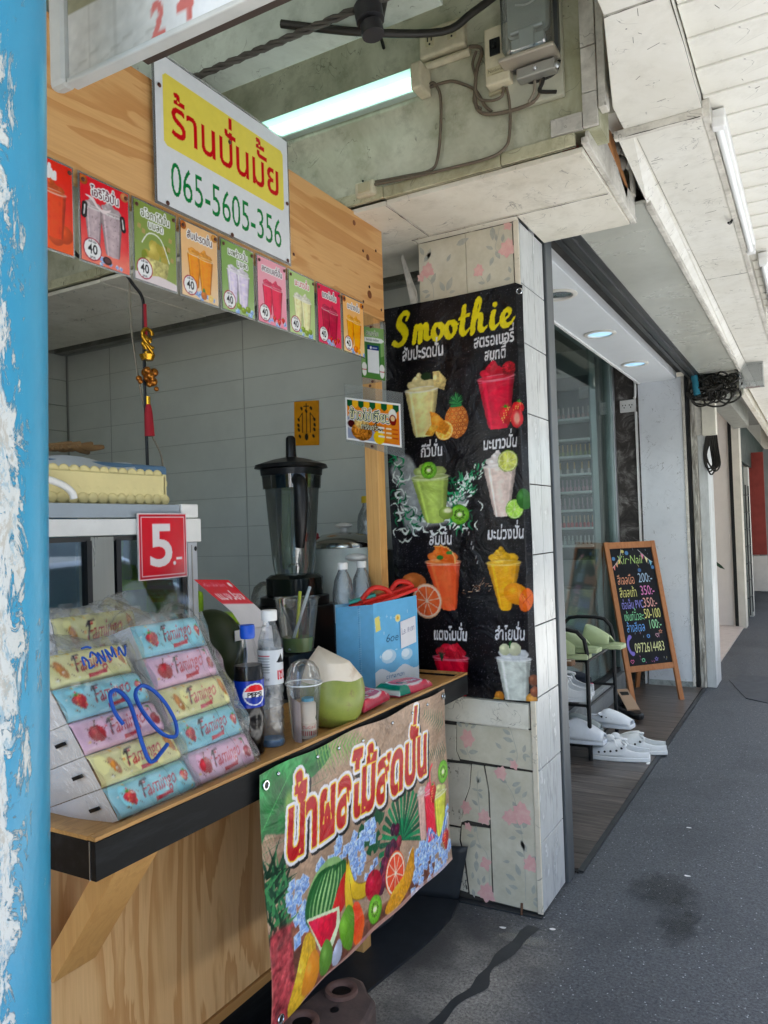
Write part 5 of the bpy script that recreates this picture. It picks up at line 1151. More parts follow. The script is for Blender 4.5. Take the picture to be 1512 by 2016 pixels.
# ---- scan-to-pay card (its code is left out) and omelette card
th = thing('payment_card', 'green scan-to-pay card pinned to the pine post', 'card', (-1.5, 2.68, 2.2))
cv = Cv(13, 19, 10, '#8fb077'); cv.poly([(0, 0), (0, 5), (6, 7), (13, 9), (13, 0)], '#5f8a4c'); cv.poly([(2.4, 2), (2.4, 13.5), (11, 13.5), (11, 2)], '#4c7a48')
cv.text('สแกนจ่าย', 6.5, 16.0, 2.5, '#26331f', sx=.72, align='c', out=[(.2, '#e9f0df', 0, 0)]); cv.poly([(1.4, 13.6), (1.4, 15.2), (11.8, 15.2), (11.8, 13.6)], '#f6f8f6', curve=2); cv.text('ร้านปั่นมั้ย จ่ายได้เลย', 6.6, 14.05, 1.1, '#3a3f44', sx=.8, align='c')
cv.poly([(3.6, 2.2), (3.6, 12.4), (10, 12.4), (10, 2.2)], '#f4f5f7'); cv.poly([(3.6, 10.6), (3.6, 12.4), (10, 12.4), (10, 10.6)], '#27427c'); cv.ell(5.6, 11.5, .55, .55, '#eef2f8'); cv.line([(6.6, 11.5), (9.0, 11.5)], .35, '#cdd6e8')
for x in (1.6, 11.5): cv.ell(x, 4.2, 1.4, 1.5, '#f3f1ee'); cv.ell(x, 2.3, 1.2, 1.6, '#f3f1ee'); cv.line([(x-1.1, 3.0), (x+1.1, 3.0)], .35, '#c0303a')
obj('laminate', MB().box(-1.577, -1.462, 2.6505, 2.652, 2.103, 2.337), M_lam, th)
sheet('printed_sheet', cv, lambda U, V: (-1.575+.108*U, 2.6485-.004*U, 2.338-.03*U-.205*(1-V)), 5, M_paper, th)
for z in (2.326, 2.108): obj('pin', MB().ball((-1.525, 2.645, z), (.006, .003, .006), 10, 6), M_pin, th)
th = thing('omelette_card', 'landscape card for rice with omelette, pinned across the pine post', 'card', (-1.5, 2.64, 1.95))
cv = Cv(24, 16, 8, '#ffffff')
def f(X, Y): k = vnoise(X, Y, .3, 9)[..., None]; return C_('#d9772c')*(1-k)+C_('#e0a03a')*k
cv.poly([(.6, .6), (.6, 15.4), (23.4, 15.4), (23.4, .6)], f)
cv.poly([(.6, .6), (.6, 9), (4, 10), (9, 8), (13, 4), (13, .6)], '#9fa6bb'); cv.ell(2.5, 6.2, 2.2, 1.9, '#d4d0cf'); cv.ell(2.5, 6.3, 1.7, 1.4, '#4a1c1e')
cv.ell(7, 3.8, 4.6, 3.4, shade_fn('#d08a3c', 7, 4, 4.6, 3.4, .6, .6, 1.6)); cv.ell(7, 7, 3.2, 2.2, shade_fn('#e8c583', 7, 7, 3, 2, .4, .4, 2)); cv.ell(14.5, 2.4, 2.4, 2.4, '#f2c531')
for i in range(9): x = .6+2.53*i; cv.poly([(x, 15.4), (x+2.53, 15.4), (x+2.53, 13.4), (x+1.27, 12.4), (x, 13.4)], ['#1f5c36', '#e9b93a'][i % 2], curve=0)
cv.text('ข้าวไข่เจียว', 1.6, 8.3, 5.2, '#f6efc8', sx=.83, out=[(.5, '#ffffff', 0, 0), (.3, '#17352a', 0, 0)], bold=.01); cv.text('ทรงเครื่อง', 6.8, 4.9, 3.0, '#fff6dc', sx=.75, out=[(.3, '#3a2a1a', 0, 0)])
cv.ell(20.6, 11.4, 1.7, 2.3, '#f2efe9'); cv.ell(20.6, 9.6, 1.5, 2.0, '#7c1f1c'); cv.ell(20.6, 10.2, .9, 1.0, '#e9c9a0')
for i, y in enumerate((6.2, 4.6, 3.0)):
    cv.line([(14.6, y), (16.6, y)], .7, '#f6f3ea'); cv.line([(17.8, y), (19.6, y)], .6, '#f6e3c0'); cv.line([(20.6, y), (22.4, y)], .5, '#c25a2a')
obj('laminate', MB().slab([(-1.655, 2.6415, 1.88), (-1.385, 2.634, 1.79), (-1.385, 2.634, 2.045), (-1.655, 2.6415, 2.115)], (0, -1, 0), .0015), M_lam, th)
sheet('printed_sheet', cv, lambda U, V: (-1.65+.255*U, 2.638-.008*U, 1.888-.055*U+.17*V), 5, M_paper, th)
for x, z in ((-1.53, 2.09), (-1.53, 1.85)): obj('pin', MB().ball((x, 2.634, z), (.006, .003, .006), 10, 6), M_pin, th)

# ---- fruit banner on the kiosk front
cv = Cv(106, 62, 7, '#a58c79')
def f(a, X, Y):
    n = vnoise(X, Y*.35, .12, 2, 5)[..., None]; n2 = vnoise(X, Y*1.2, 1.4, 5, 3)[..., None]
    return np.clip(C_('#b39a86')*(.72+.5*n)*(.86+.28*n2)-.0*Y[..., None], 0, 1)
cv.each(f)
# banana leaves top left, palms
for (x0, y0, x1, y1, w) in ((-4, 66, 20, 44, 20), (2, 60, 32, 58, 14), (-2, 46, 10, 56, 12)):
    P = [(x0, y0), (x0+(x1-x0)*.35-w*.3, y0+(y1-y0)*.35-w*.45), (x1, y1), (x0+(x1-x0)*.4+w*.5, y0+(y1-y0)*.4+w*.5)]
    cv.poly(P, shade_fn('#2f8a4c', (x0+x1)/2, (y0+y1)/2, 16, 12, .5, .35, .35), curve=5, soft=.15)
    for k in range(16):
        t = k/15; x, y = x0+(x1-x0)*t, y0+(y1-y0)*t; cv.line([(x, y), (x+2.4, y-5.5)], .14, '#1c6234', a=.6); cv.line([(x, y), (x+4.5, y+4)], .14, '#5ab06a', a=.5)
cv.ell(12, 50, 2.2, 4, '#b9c46a', a=.6, soft=1.2)
def frond(x, y, L, a, col, n=14, w=.5, dr=.9, sp=1.0):
    for k in range(n):
        t = k/(n-1); px, py = x+L*t*cos(a), y+L*t*sin(a)
        for s in (-1, 1): cv.line([(px, py), (px+L*.34*sp*(1-t*.5)*cos(a+s*dr), py+L*.34*sp*(1-t*.5)*sin(a+s*dr))], [w, w*.2], col, a=.85)
frond(24, 64, 26, -.35, '#8fb267', 16, .55); frond(26, 60, 20, -.1, '#6da04e', 12, .5)
frond(104, 50, 16, 2.7, '#3f6d4c', 10, .5); frond(105, 40, 14, 3.0, '#35624a', 9, .5)
for k in range(70):     # pineapple-like green spikes at the left edge
    q = random.Random(k); x, y = q.uniform(-1, 9), q.uniform(18, 38); a = q.uniform(.9, 2.3) if q.random() < .6 else q.uniform(-.2, 1)
    cv.line([(x, y), (x+8*cos(a), y+8*sin(a)*1.0)], [1.3, .15], q.choice(['#1c4a36', '#2c6a48', '#123826', '#4c8a5c']), curve=0)
def redrock(X, Y): n = vnoise(X, Y, .5, 17, 4)[..., None]; n2 = vnoise(X, Y, 1.2, 19, 3)[..., None]; return np.clip(C_('#b4545a')*(.45+.9*n)+(n2-.5)*.35*C_('#f0b0a0'), 0, 1)
cv.poly([(-1, -1), (-1, 20), (4, 22), (9, 21), (16, 18), (24, 8), (30, -1)], redrock, curve=3, soft=.8)
cv.poly([(9, 20), (20, 17), (34, 8), (60, 5), (90, 8), (90, -1), (9, -1)], shade_fn('#8a5a4a', 40, 8, 40, 12, .3, .5, .4), soft=.5, curve=0)
# fan palm and monstera behind
for k in range(21):
    a = -.3+k*.19; cv.line([(70, 20), (70+14*cos(a)*1.0, 20+15*sin(a))], [.6, 1.8], ['#1d7350', '#2b8f62', '#175a42'][k % 3]); 
for x, y, r in ((49, 30, 4.5), (55, 34, 4), (52, 26, 4)): cv.ell(x, y, r*1.1, r, '#17573a'); [cv.ell(x+r*cos(a), y+r*sin(a), r*.35, r*.2, '#a58c79', rot=a) for a in (0, 1, 2, 3.4, 4.6)]
# ice
q = random.Random(3)
for (x0, x1, y0, y1, n) in ((9, 17, 15, 30, 24), (22, 29, 26, 32, 9), (32, 36, 29, 36, 6), (34, 54, 15, 32, 46), (40, 54, 22, 33, 14), (72, 106, -1, 16, 80), (76, 106, 12, 20, 20)):
    for k in range(n): icecube(cv, q.uniform(x0, x1), q.uniform(y0, y1), q.uniform(1.2, 2.3), k+x0)
# glasses at the right
cup(cv, 80, 87, 31, 82, 86, 15, '#c9a9a0', '#e8d8d0', 0, 3)
cup(cv, 85, 95.5, 29.5, 86.5, 94, 13, '#e02e4a', '#f07088', 0, 4); cup(cv, 93, 104, 26, 94.5, 102, 12, '#cdcf5a', '#e6e8a0', 0, 6)
cv.line([(90.5, 29), (91, 36), (93.5, 38)], .9, '#e04050', curve=3); kiwi(cv, 102, 33, 4.3, .95); strawberry(cv, 92.5, 28.5, 3.4); strawberry(cv, 101.5, 9.5, 3.8)
for k in range(14): a = k*.5; cv.line([(86+k*1.2, 12+3*sin(a)), (88+k*1.3, 14+3*cos(a)), (90+k*1.1, 11)], [.3, .9, .2], ['#6f9fdc', '#dbe8fb', '#3d6cb8'][k % 3], curve=3)
# melon
cv.ell(26.5, 21.5, 10.2, 8.6, shade_fn('#a6cc8e', 26.5, 21.5, 10, 8, .3), rot=.3)
for k in range(12):
    e = -1.25+k*.23; P = [(31.5-.3*k*.2, 27.0-.12*k)]+[(26.5+10.0*sin(e)*sin(tt)+4.5*cos(tt), 21.2+8.2*cos(tt)*.95-1.5*sin(e)*sin(tt)) for tt in (.7, 1.2, 1.7, 2.2, 2.7)]
    cv.line(P, [.3, .9, 1.25, 1.2, .9, .4], '#1c5a2c', curve=4, a=.85, soft=.2)
cv.poly([(20.5, 14.5), (26, 14.8), (33.5, 21.5), (39, 23), (39, 17), (30, 13)], shade_fn('#d8302c', 30, 17, 9, 5, .4), curve=3)
cv.poly([(16, 18.4), (31.5, 15.3), (31, 11), (27, 6.5), (21, 8)], '#dce8c8', curve=0); cv.poly([(16.6, 17.6), (30.2, 14.6), (29, 11), (25.6, 8.2), (21.6, 8.6)], shade_fn('#e0224c', 22, 14, 8, 6, .3, .2, 1.0))
# bananas
for P, w in (([(38, 26.5), (38.5, 20), (41, 15.5), (47, 13.5), (55, 15)], [.5, 3.4, 4.2, 3.8, .8]), ([(38, 25.5), (37, 18), (37, 12), (36.5, 8)], [.5, 3.2, 4.4, 2.5])): cv.line(P, [x*1.15 for x in w], '#9a7a20', curve=6); cv.line(P, w, shade_fn('#ecc73c', 42, 18, 9, 9, .35), curve=6)
cv.line([(38, 27), (38.1, 24.8)], .9, '#6a4a1c')
# grapes
for k in range(46):
    t = q.random(); x = 66-9*t+q.uniform(-4.2, 4.2)*(1.1-t*.7); y = 22.5-11*t+q.uniform(-3.5, 3.5)*(1-t*.5); cv.ell(x, y, 1.75, 2.05, shade_fn(q.choice(['#6c2a4c', '#8c3450', '#4e2444', '#a84458']), x, y, 1.75, 2, .6))
cv.ell(51.5, 13, 4.6, 4.4, shade_fn('#c81e44', 51.5, 13, 4.6, 4.4, .5, .1)); cv.line([(51.5, 16), (53, 19.5)], .5, '#5a3018')
citrus(cv, 64.5, 11.5, 6.4, '#e86a22', '#e8502a', sq=1.05); cv.poly([(57, 3), (62, 7), (70, 9), (77, 15), (76, 6), (68, 2), (60, 1)], shade_fn('#f0b03a', 67, 6, 10, 5, .35, .2), curve=4)
cv.poly([(44, 9), (45, 5), (42, 1), (38, 2), (37, 8), (39, 12), (42, 12)], shade_fn('#e0402c', 41, 7, 5, 6, .5, c2=C_('#e0a030')), curve=4)
cv.poly([(31, 11), (36, 13.5), (39, 11), (38.5, 6), (36, 1.5), (32, 4), (30.5, 8)], shade_fn('#7cb23c', 34, 8, 5, 6, .5), curve=4)
kiwi(cv, 51.5, 5.8, 3.9, 1.05); cv.ell(43.6, -1, 2.6, 2, '#7a2a48')
cv.poly([(6, 2), (10, 8), (15, 15), (19, 12.5), (19, 6), (17, 2), (12, 0), (8, -1)], shade_fn('#ecc24a', 13, 6, 7, 8, .35, .2), curve=4); cv.poly([(12, 2), (15, 8), (19, 9.5), (21, 5), (18, .5)], shade_fn('#eea244', 17, 5, 4, 5, .35), curve=4)
cv.poly([(21, 1.8), (21, 7), (24, 9.6), (26.5, 7), (26.5, 3), (24, .8)], shade_fn('#6f9a46', 24, 5, 3, 5, .45), curve=4); cv.poly([(26.8, 1.2), (27, 4.6), (30, 7), (31.5, 4), (30, 1)], shade_fn('#c6cce0', 29, 4, 3, 4, .35), curve=4)
cv.line([(12, -.5), (40, .3), (60, .8), (106, .2)], 1.5, '#d8b8b0', a=.6)
# headline
def style(T): T = T.copy(); return T
red = lambda X, Y: np.where((((Y-38) % 7)/7 < .999)[..., None], C_('#b5202a'), C_('#b5202a'))
cv.text('น้ำผลไม้สดปั่น', 48.5, 37.0, 21.8, '#b3202b', sx=.665, shear=.18, bold=.034, align='c', out=[(1.5, '#141414', .8, -.9), (1.3, '#efecf4', 0, 0), (.42, '#f6cf52', 0, 0)])
def surf(U, V):
    wav = .004*np.sin(U*9+V*2)+.003*np.sin(U*23+V*5)*(1-V)+.002*np.sin(V*11+U*3)
    cu = np.clip((.22-U)/.22, 0, 1)*np.clip((.45-V)/.45, 0, 1)
    return (-1.212+wav+.006-.03*cu*0+.02*np.clip(.3-V, 0, 1), 1.49+1.06*U+.010*np.sin(V*6)*(1-U)-.005*V, .315+.62*V+(.008*np.sin(U*7+1)+.018*np.sin(U*3.1))*(1-V)-.012*cu+.004*np.sin(U*19)*V)
fb = thing('fruit_banner', 'vinyl fruit juice banner with big red Thai lettering hung on the kiosk tray edge', 'banner', (-1.215, 2.0, .6))
sheet('printed_vinyl', cv, surf, 4.2, M_vinyl, fb)
def eyelet(parent, p, ax, r=.010):
    p = np.array(p); ax = np.array(ax, float); a = np.cross(ax, (0, 0, 1)); a /= np.linalg.norm(a); b = np.cross(a, ax)
    mb = MB().tube([p+a*r*cos(k*pi/8)+b*r*sin(k*pi/8) for k in range(17)], .003, 6, smooth=False, cap=False); obj('eyelet', mb, MAT['chrome_reflector'], parent, smooth=60)
    obj('eyelet_hole', MB().tube([p, p+ax*.001], r*.8, 10, smooth=False), M_black2, parent)
for u, v in ((.02, .95), (.985, .965), (.03, .03)):
    x, y, z = surf(np.array(u), np.array(v)); eyelet(fb, (float(x)+.003, float(y), float(z)), (1, 0, 0))
for u, v in ((.07, .965), (.24, .965), (.34, .95), (.46, .93), (.62, .96), (.75, .95), (.86, .965)):
    x, y, z = surf(np.array(u), np.array(v)); obj('drawing_pin', MB().ball((float(x)+.002, float(y), float(z)), (.004, .006, .006), 10, 6), MAT['chrome_reflector'], fb, smooth=60)

# ---- smoothie banner on the pillar
cv = Cv(63, 160, 5, '#16161c')
def f(a, X, Y):
    n = vnoise(X, Y, .09, 31, 4)[..., None]; d = (vnoise(X, Y, 2.6, 33, 2) > .80)[..., None]; d2 = (vnoise(X, Y, 4.2, 37, 1) > .90)[..., None]
    col = C_('#0c0c10')*(1-n*.5)+C_('#221f26')*n*.7
    left = np.clip((34-X)/26, 0, 1)[..., None]*np.clip((150-Y)/70, 0, 1)[..., None]
    col = col+left*.05*(vnoise(X*2, Y*.25, .8, 41, 3)[..., None]+.2)
    return np.clip(col+d*.16+d2*.22, 0, 1)
cv.each(f)
def lab(s, x0, x1, y, h=6.2, dy=0):
    w = glyphs(s, .02)[..., 0].max(); sx = min(1.1, (x1-x0)/(w*h)); cv.text(s, x0, y, h, '#e9e9ee', sx=sx, bold=.02, shear=.08, rot=dy)
# kiwi splash
q = random.Random(8)
def splash(x, y): n = vnoise(X_ := x, y, .5, 5)[..., None]; return np.clip(C_('#dfe6e6')*(.75+.4*n), 0, 1)
cv.poly([(1, 92), (5, 84), (6, 70), (10, 66), (18, 68), (30, 70), (36, 76), (34, 82), (26, 78), (18, 82), (12, 96), (6, 98)], splash, a=.72, curve=4, soft=.8)
for k in range(150):
    t = q.random(); x, y = q.choice([(2+6*q.random(), 62+34*q.random()), (8+34*q.random(), 66+8*q.random()), (22+16*q.random(), 74+14*q.random())]); a = q.uniform(0, 6)
    P = [(x, y), (x+2.2*cos(a), y+2.2*sin(a)), (x+4.0*cos(a+.7), y+4.0*sin(a+.7))]; cv.line(P, [.2, q.uniform(.5, 1.2), .15], q.choice(['#1e7a55', '#2f9a6c', '#eaf2ee', '#eaf2ee', '#16593e']), curve=4)
for k in range(90):
    t = q.random(); x, y = 30+14*t+q.uniform(-2, 2), 76+16*t+q.uniform(-2.5, 2.5); cv.line([(x, y), (x+q.uniform(-1, 2), y+q.uniform(0, 2.2))], [.15, .7, .1], q.choice(['#2f9a6c', '#cfe6da', '#1e7a55', '#e8f4ee']), curve=3)
# golden splash
for k in range(50):
    t = q.random(); x, y = 32+31*t, 40+3.5*sin(t*5)+q.uniform(-1.8, 2.2)+(6*max(0, t-.75)*4*q.random()); a = q.uniform(-.5, 1)
    cv.line([(x, y), (x+1.6*cos(a), y+1.6*sin(a))], [.2, q.uniform(.3, .9), .1], q.choice(['#c89878', '#e8c8a8', '#a0704c', '#f6e6d4']))
# script heading, written stroke by stroke
YE = '#e3d633'
def scr(P, w, x, s=1.0): cv.line([(x+a*s, 144.3+b*1.12) for a, b in P], [q*1.6 for q in w], YE, curve=6, nib=(.9, .62))
S_ = [(6.2, 8.6), (7.2, 10.4), (5.4, 11.2), (3.0, 9.4), (2.6, 7.2), (4.4, 5.2), (5.2, 3.0), (3.8, .6), (1.2, -.2), (-.8, .8)]
scr(S_, [1.0, 1.2, 1.6, 2.2, 2.4, 2.6, 2.4, 2.0, 1.4, 1.6], 5.4, 1.0)
x = 14.6
scr([(0, 0), (1.2, 5.2)], [1.8, 1.8], x); scr([(.6, 2.4), (2.2, 5.0), (3.2, 5.2), (3.3, 3.6), (2.9, 0)], [.8, 1.4, 1.8, 2.0, 1.9], x); scr([(3.2, 2.4), (4.8, 5.0), (5.9, 5.2), (6.0, 3.6), (5.8, 1.2), (7.0, .4), (8.4, 1.4)], [.8, 1.4, 1.8, 2.0, 1.9, 1.2, .7], x)
def oo(x): scr([(3.0, 4.8), (1.2, 4.8), (.1, 2.6), (.8, .3), (2.4, -.1), (4.0, 1.6), (4.2, 3.8), (3.0, 5.0), (3.4, 3.6), (5.6, 3.8)], [1.2, 1.6, 2.0, 1.8, 1.4, 1.7, 1.8, 1.3, .7, .6], x)
oo(23.6); oo(29.4)
scr([(1.9, 9.4), (.9, 4.6), (.4, 1.4), (1.4, -.1), (3.6, 1.4)], [1.8, 2.0, 2.0, 1.5, .7], 36.2); scr([(-.2, 5.6), (3.8, 6.4)], [1.1, 1.1], 36.2)
scr([(.4, 2.0), (3.2, 6.8), (4.2, 10.2), (3.2, 11.2), (2.2, 9.0), (1.0, 4.4), (.2, 0)], [.7, 1.0, 1.1, 1.4, 1.7, 2.0, 1.9], 41.0); scr([(.9, 2.8), (2.6, 5.2), (3.8, 5.2), (3.8, 3.4), (3.6, 1.0), (4.8, .1), (6.4, 1.2)], [.8, 1.3, 1.8, 1.9, 1.8, 1.3, .7], 41.0)
scr([(1.2, 5.4), (.4, 2.0), (1.2, .1), (3.2, 1.2)], [1.9, 2.0, 1.5, .8], 49.2); cv.ell(51.3, 153.4, 1.0, 1.1, YE)
scr([(.6, 2.0), (3.0, 3.0), (4.0, 4.6), (2.6, 5.3), (.9, 4.0), (.5, 1.8), (1.8, .1), (4.0, .6), (5.8, 2.4)], [.7, .9, 1.3, 1.6, 1.9, 2.0, 1.6, 1.2, .6], 53.6)
lab('สับปะรดปั่น', 8.2, 27.5, 137.2, 7.2); lab('สตรอเบอรี่', 41.3, 58.6, 137.8, 6.8); lab('สมูทตี้', 45.6, 54.8, 132.3, 6.2)
cup(cv, 9.2, 25, 124.3, 13.2, 22.2, 105.5, '#ead9a0', '#f0e2b0', 1, 3); cv.poly([(22.5, 131), (23.0, 125), (27.5, 123), (28.8, 127), (25.5, 131)], shade_fn('#ecd69a', 25, 127, 4, 5, .4, .3, 1), curve=0); cv.ell(19.5, 129.5, 2.4, 1.6, '#2c3f26')
pineapple(cv, 32.8, 109.8, 5.3, 6.8); citrus(cv, 27.3, 106.6, 4.0, '#f0a63c', '#f2b14e', '#fbe3a8'); cv.poly([(20.8, 115), (24, 113.8), (30, 108), (28, 104.8), (22, 107)], shade_fn('#f0a040', 25, 110, 5, 5, .3, .2)); cv.poly([(18.4, 105.5), (21.5, 109.5), (25, 108.8), (22, 104.9)], shade_fn('#f2b858', 22, 107, 3, 3, .3, .2))
cup(cv, 42.5, 58.2, 124.9, 46.5, 55.6, 105.5, '#c51e46', '#d02444', 1, 5, rim='#e0a0a8'); cv.ell(55.9, 127.6, 2.9, 2.9, shade_fn('#b81c34', 55.9, 127.6, 2.9, 2.9, .5, .6, 2.5))
strawberry(cv, 54.3, 110.2, 3.6, .1); strawberry(cv, 59.2, 112, 3.0, -.2); cv.ell(58.7, 108, 2.6, 3.6, shade_fn('#e04048', 58.7, 108, 2.6, 3.6, .3)); cv.ell(58.7, 108, 1.2, 2.4, '#f4b0a0', soft=.5)
lab('กีวี่ปั่น', 16, 26, 96.6, 6.6); lab('มะนาวปั่น', 44, 58.2, 97.2, 6.6)
cup(cv, 11.2, 28.5, 88.2, 16.5, 26.2, 70.2, '#a9bd6a', '#a8b878', 0, 7, rim='#e0e6c8'); kiwi(cv, 19.6, 91.0, 3.7, .95); kiwi(cv, 32.6, 72.4, 4.4, .9); cv.ell(26.5, 73.3, 3.3, 2.6, shade_fn('#9ab45c', 26.5, 73.3, 3, 2.6, .4)); cv.ell(27.4, 74.3, 1.8, 1.0, '#eef0cc', soft=.4)
cup(cv, 44, 58, 90.4, 47.6, 54.0, 71.2, '#e0cfc8', '#eee8e6', 1, 9, rim='#efe6e2'); citrus(cv, 54.3, 92, 4.2, '#8aa83c', '#c9cf6c', '#e6e8b8'); citrus(cv, 56.3, 73.3, 3.7, '#7cb83c', '#a6d45c', '#e0f0b8'); cv.ell(60.5, 77, 3.2, 4, shade_fn('#3c7a34', 60, 77, 3, 4, .4))
lab('ส้มปั่น', 17.8, 28.3, 60.6, 6.8); lab('มะม่วงปั่น', 44.2, 59.5, 62.0, 6.6)
cup(cv, 15.8, 31.8, 53.6, 21.8, 29.2, 34.8, '#ee6a44', '#f08a48', 0, 11, rim='#f4c8b0')
for k in range(5): a = 1.9-.42*k; cv.poly([(22.5, 54), (22.5+7*cos(a), 54+6.4*sin(a)), (22.5+7*cos(a-.4), 54+6.0*sin(a-.4))], shade_fn('#f07830', 23, 57, 5, 5, .3)); cv.line([(22.5+7*cos(a), 54+6.4*sin(a)), (22.5+7*cos(a-.4), 54+6.0*sin(a-.4))], .5, '#f8c080')
cv.ell(22.6, 55.4, 1.6, .9, '#3c7a3c'); cv.ell(27, 57.2, 1.4, .8, '#4a8a40'); cv.ell(9.3, 45.6, 6, 3.6, shade_fn('#d8824c', 9.3, 45.6, 6, 3.6, .5)); citrus(cv, 15.2, 37.8, 7.1, '#e8b898', '#e0683c', '#f4dccc')
cup(cv, 43.5, 57.9, 52.8, 48.2, 53.6, 35.0, '#d9a228', '#e8b834', 1, 13, rim='#efd898'); cv.ell(55.6, 40.8, 5.4, 4.0, shade_fn('#f0a21e', 55.6, 40.8, 5, 4, .3), rot=-.3); cv.ell(59.8, 38.4, 3.0, 4.6, shade_fn('#f07a1c', 59.8, 38.4, 3, 4.6, .3), rot=-.3); cv.line([(58, 41), (61.5, 36.5)], .3, '#b84a0c'); cv.line([(58.2, 37), (61.8, 40.5)], .3, '#b84a0c')
lab('แตงโมปั่น', 17.3, 33, 22.2, 6.8); lab('ลำไยปั่น', 45.6, 58.4, 23.2, 6.6)
cup(cv, 17, 33.4, 15.2, 22.5, 31.4, -4, '#cf2240', '#d8304a', 0, 15, rim='#f0a8b8'); cv.poly([(22, 15.5), (24.5, 20), (28.5, 21.2), (31.8, 18), (30, 15)], shade_fn('#d83048', 27, 18, 5, 3, .5, .2)); 
for k in range(6): cv.line([(21, 14), (18.5+k*.9, 20.5-abs(k-2)*.8)], [.5, 1.3, .1], '#274a38', curve=0)
cup(cv, 46, 60.8, 15.9, 49.8, 58.6, -3.6, '#cdd2cc', '#e6eaee', 0, 17, rim='#eef2f4'); cv.ell(49.8, 19.3, 2.4, 2.2, shade_fn('#dfe3c4', 49.8, 19.3, 2.4, 2.2, .3)); cv.ell(54, 19.6, 2.8, 2.5, shade_fn('#e6e8cc', 54, 19.6, 2.8, 2.5, .3)); flowerleaf(cv, 52, 20, 3.2, 1.3, 1.0, '#2f6a3c')
for x, y, r, c in ((46.8, 1.2, 2.0, '#c98a3c'), (45.6, -1.4, 2.2, '#c8a860'), (60.4, .5, 2.4, '#d8a050'), (62, 3.6, 2.0, '#8a5034'), (61.6, 8, 2.2, '#7a4a30')): cv.ell(x, y, r, r, shade_fn(c, x, y, r, r, .5))
for k in range(9): cv.line([(35+k*.55, 52-k*1.9+16), (35.3+k*.55, 53-k*1.9+16)], .5, '#d8d8d8', a=.7) if k % 3 else None
def surf2(U, V):
    wav = .0035*np.sin(U*7+V*3)+.003*np.sin(V*16+U*2)+.002*np.sin(U*17)
    X = -1.612+.635*U+.028*(1-V)*(1-U)+.006*np.sin(V*9)*(1-U)
    fold = np.clip((U-.955)/.045, 0, 1)
    return (X-.004*fold, 2.893+wav*.6+.012*fold+.010*fold*np.sin(V*20)*.3, .828+.006*U+1.639*V-.010*np.sin(U*3.1)*V*.5-.012*fold*V)
sb = thing('smoothie_banner', 'tall black smoothie banner with eight drinks hung over the floral pillar', 'banner', (-1.3, 2.89, 1.6))
sheet('printed_vinyl', cv, surf2, 3.6, M_vinyl, sb)
obj('backing', MB().grid(lambda u, v: tuple(float(q)+o for q, o in zip(surf2(np.array(u), np.array(v)), (0, .003, 0))), 12, 30), mat_plain('banner_back', '#c9ccd0', .5, bump=0), sb)
eyelet(sb, (-.99, 2.890, 2.435), (0, -1, 0), .011)

# ---- '24' hanging sign, blue pole
s24 = thing('hanging_sign', 'white hanging sign box with a faded red 24 at the top left corner', 'sign', (-.8, 1.0, 2.5))
cv = Cv(92, 60, 3, '#e7e5df')
def f(a, X, Y):
    g = np.clip((X-22)/14, 0, 1)[..., None]; n = vnoise(X, Y, .5, 3)[..., None]  # g paints the right part white, as sunlight glowing through the panel
    tile = C_('#dfdcd6')*(.9+.15*n); ol = C_('#a9a58c')*(.85+.2*n); k = (Y > 13)[..., None]; base = np.where(k, ol, tile); return base*(1-g)+C_('#f7f8fa')*g
cv.each(f)
for x in (6, 13): cv.line([(x, 0), (x, 13)], .15, '#a8a49c')
for k in range(8): cv.line([(k*3, 1+k % 3), (k*3+2, 1.3+k % 3)], .5, '#b8b4ac', a=.6)
cv.text('2', 22.0, .25, 9.4, '#cf837c', sx=.80, bold=.03); cv.text('4', 28.6, .9, 10.4, '#cf837c', sx=.78, bold=.03)
obj('box_body', MB().box(-1.27, -.32, 1.004, 1.02, 2.412, 3.0), mat_plain('sign_side_white', '#d9d8d4', .4, grime=.3), s24)
sheet('printed_face', cv, lambda U, V: (-1.235+.915*U, 1.0018+0*U, 2.412+.585*V), 2.2, mat_print('sign_face', .4), s24)
obj('frame', MB().box(-1.285, -1.235, .992, 1.024, 2.402, 3.02), mat_plain('dull_white_frame', '#c9c9c4', .4, grime=.4, scale=6), s24, bevel=.012)
obj('frame', MB().box(-1.235, -.32, .994, 1.022, 2.400, 2.411), MAT['dull_white_frame'], s24, bevel=.003)
obj('under_beam', MB().box(-1.16, -.62, 1.10, 1.135, 2.485, 2.52), mat_plain('dark_rusty_angle', '#4a3f38', .7, grime=.6), s24)
t = NT('peeling_blue_paint'); v = t.co((1, 1, .30)); v2 = t.co((1, 1, .5))
n = t.noise(v, 36, 9, .82, .7); n2 = t.noise(v2, 70, 6, .75, .4); n3 = t.noise(t.co((1, 1, .2)), 9, 4, .6)
sp = t.n('SeparateXYZ'); t.l(t.co(), sp.inputs[0])
ang = t.math('MULTIPLY', t.math('ADD', t.math('ADD', t.math('MULTIPLY', sp.outputs[0], .56), t.math('MULTIPLY', sp.outputs[1], .83)), t.math('MULTIPLY', sp.outputs[2], -.012)), 4.0)
mask = t.math('ADD', t.math('ADD', t.math('MULTIPLY', n, .8), t.math('MULTIPLY', n3, .45)), t.math('MULTIPLY', t.math('MAXIMUM', ang, -.10), -.72))
chip = t.ramp(mask, [(.63, (0, 0, 0)), (.64, (1, 1, 1))]); chip2 = t.ramp(t.math('ADD', mask, t.math('MULTIPLY', n2, .22)), [(.82, (0, 0, 0)), (.86, (1, 1, 1))])
blue = t.mix(n3, lin('#2b8db6'), lin('#44a3c8')); blue = t.mix(t.math('MULTIPLY', n2, .25), blue, lin('#1a6f92'))
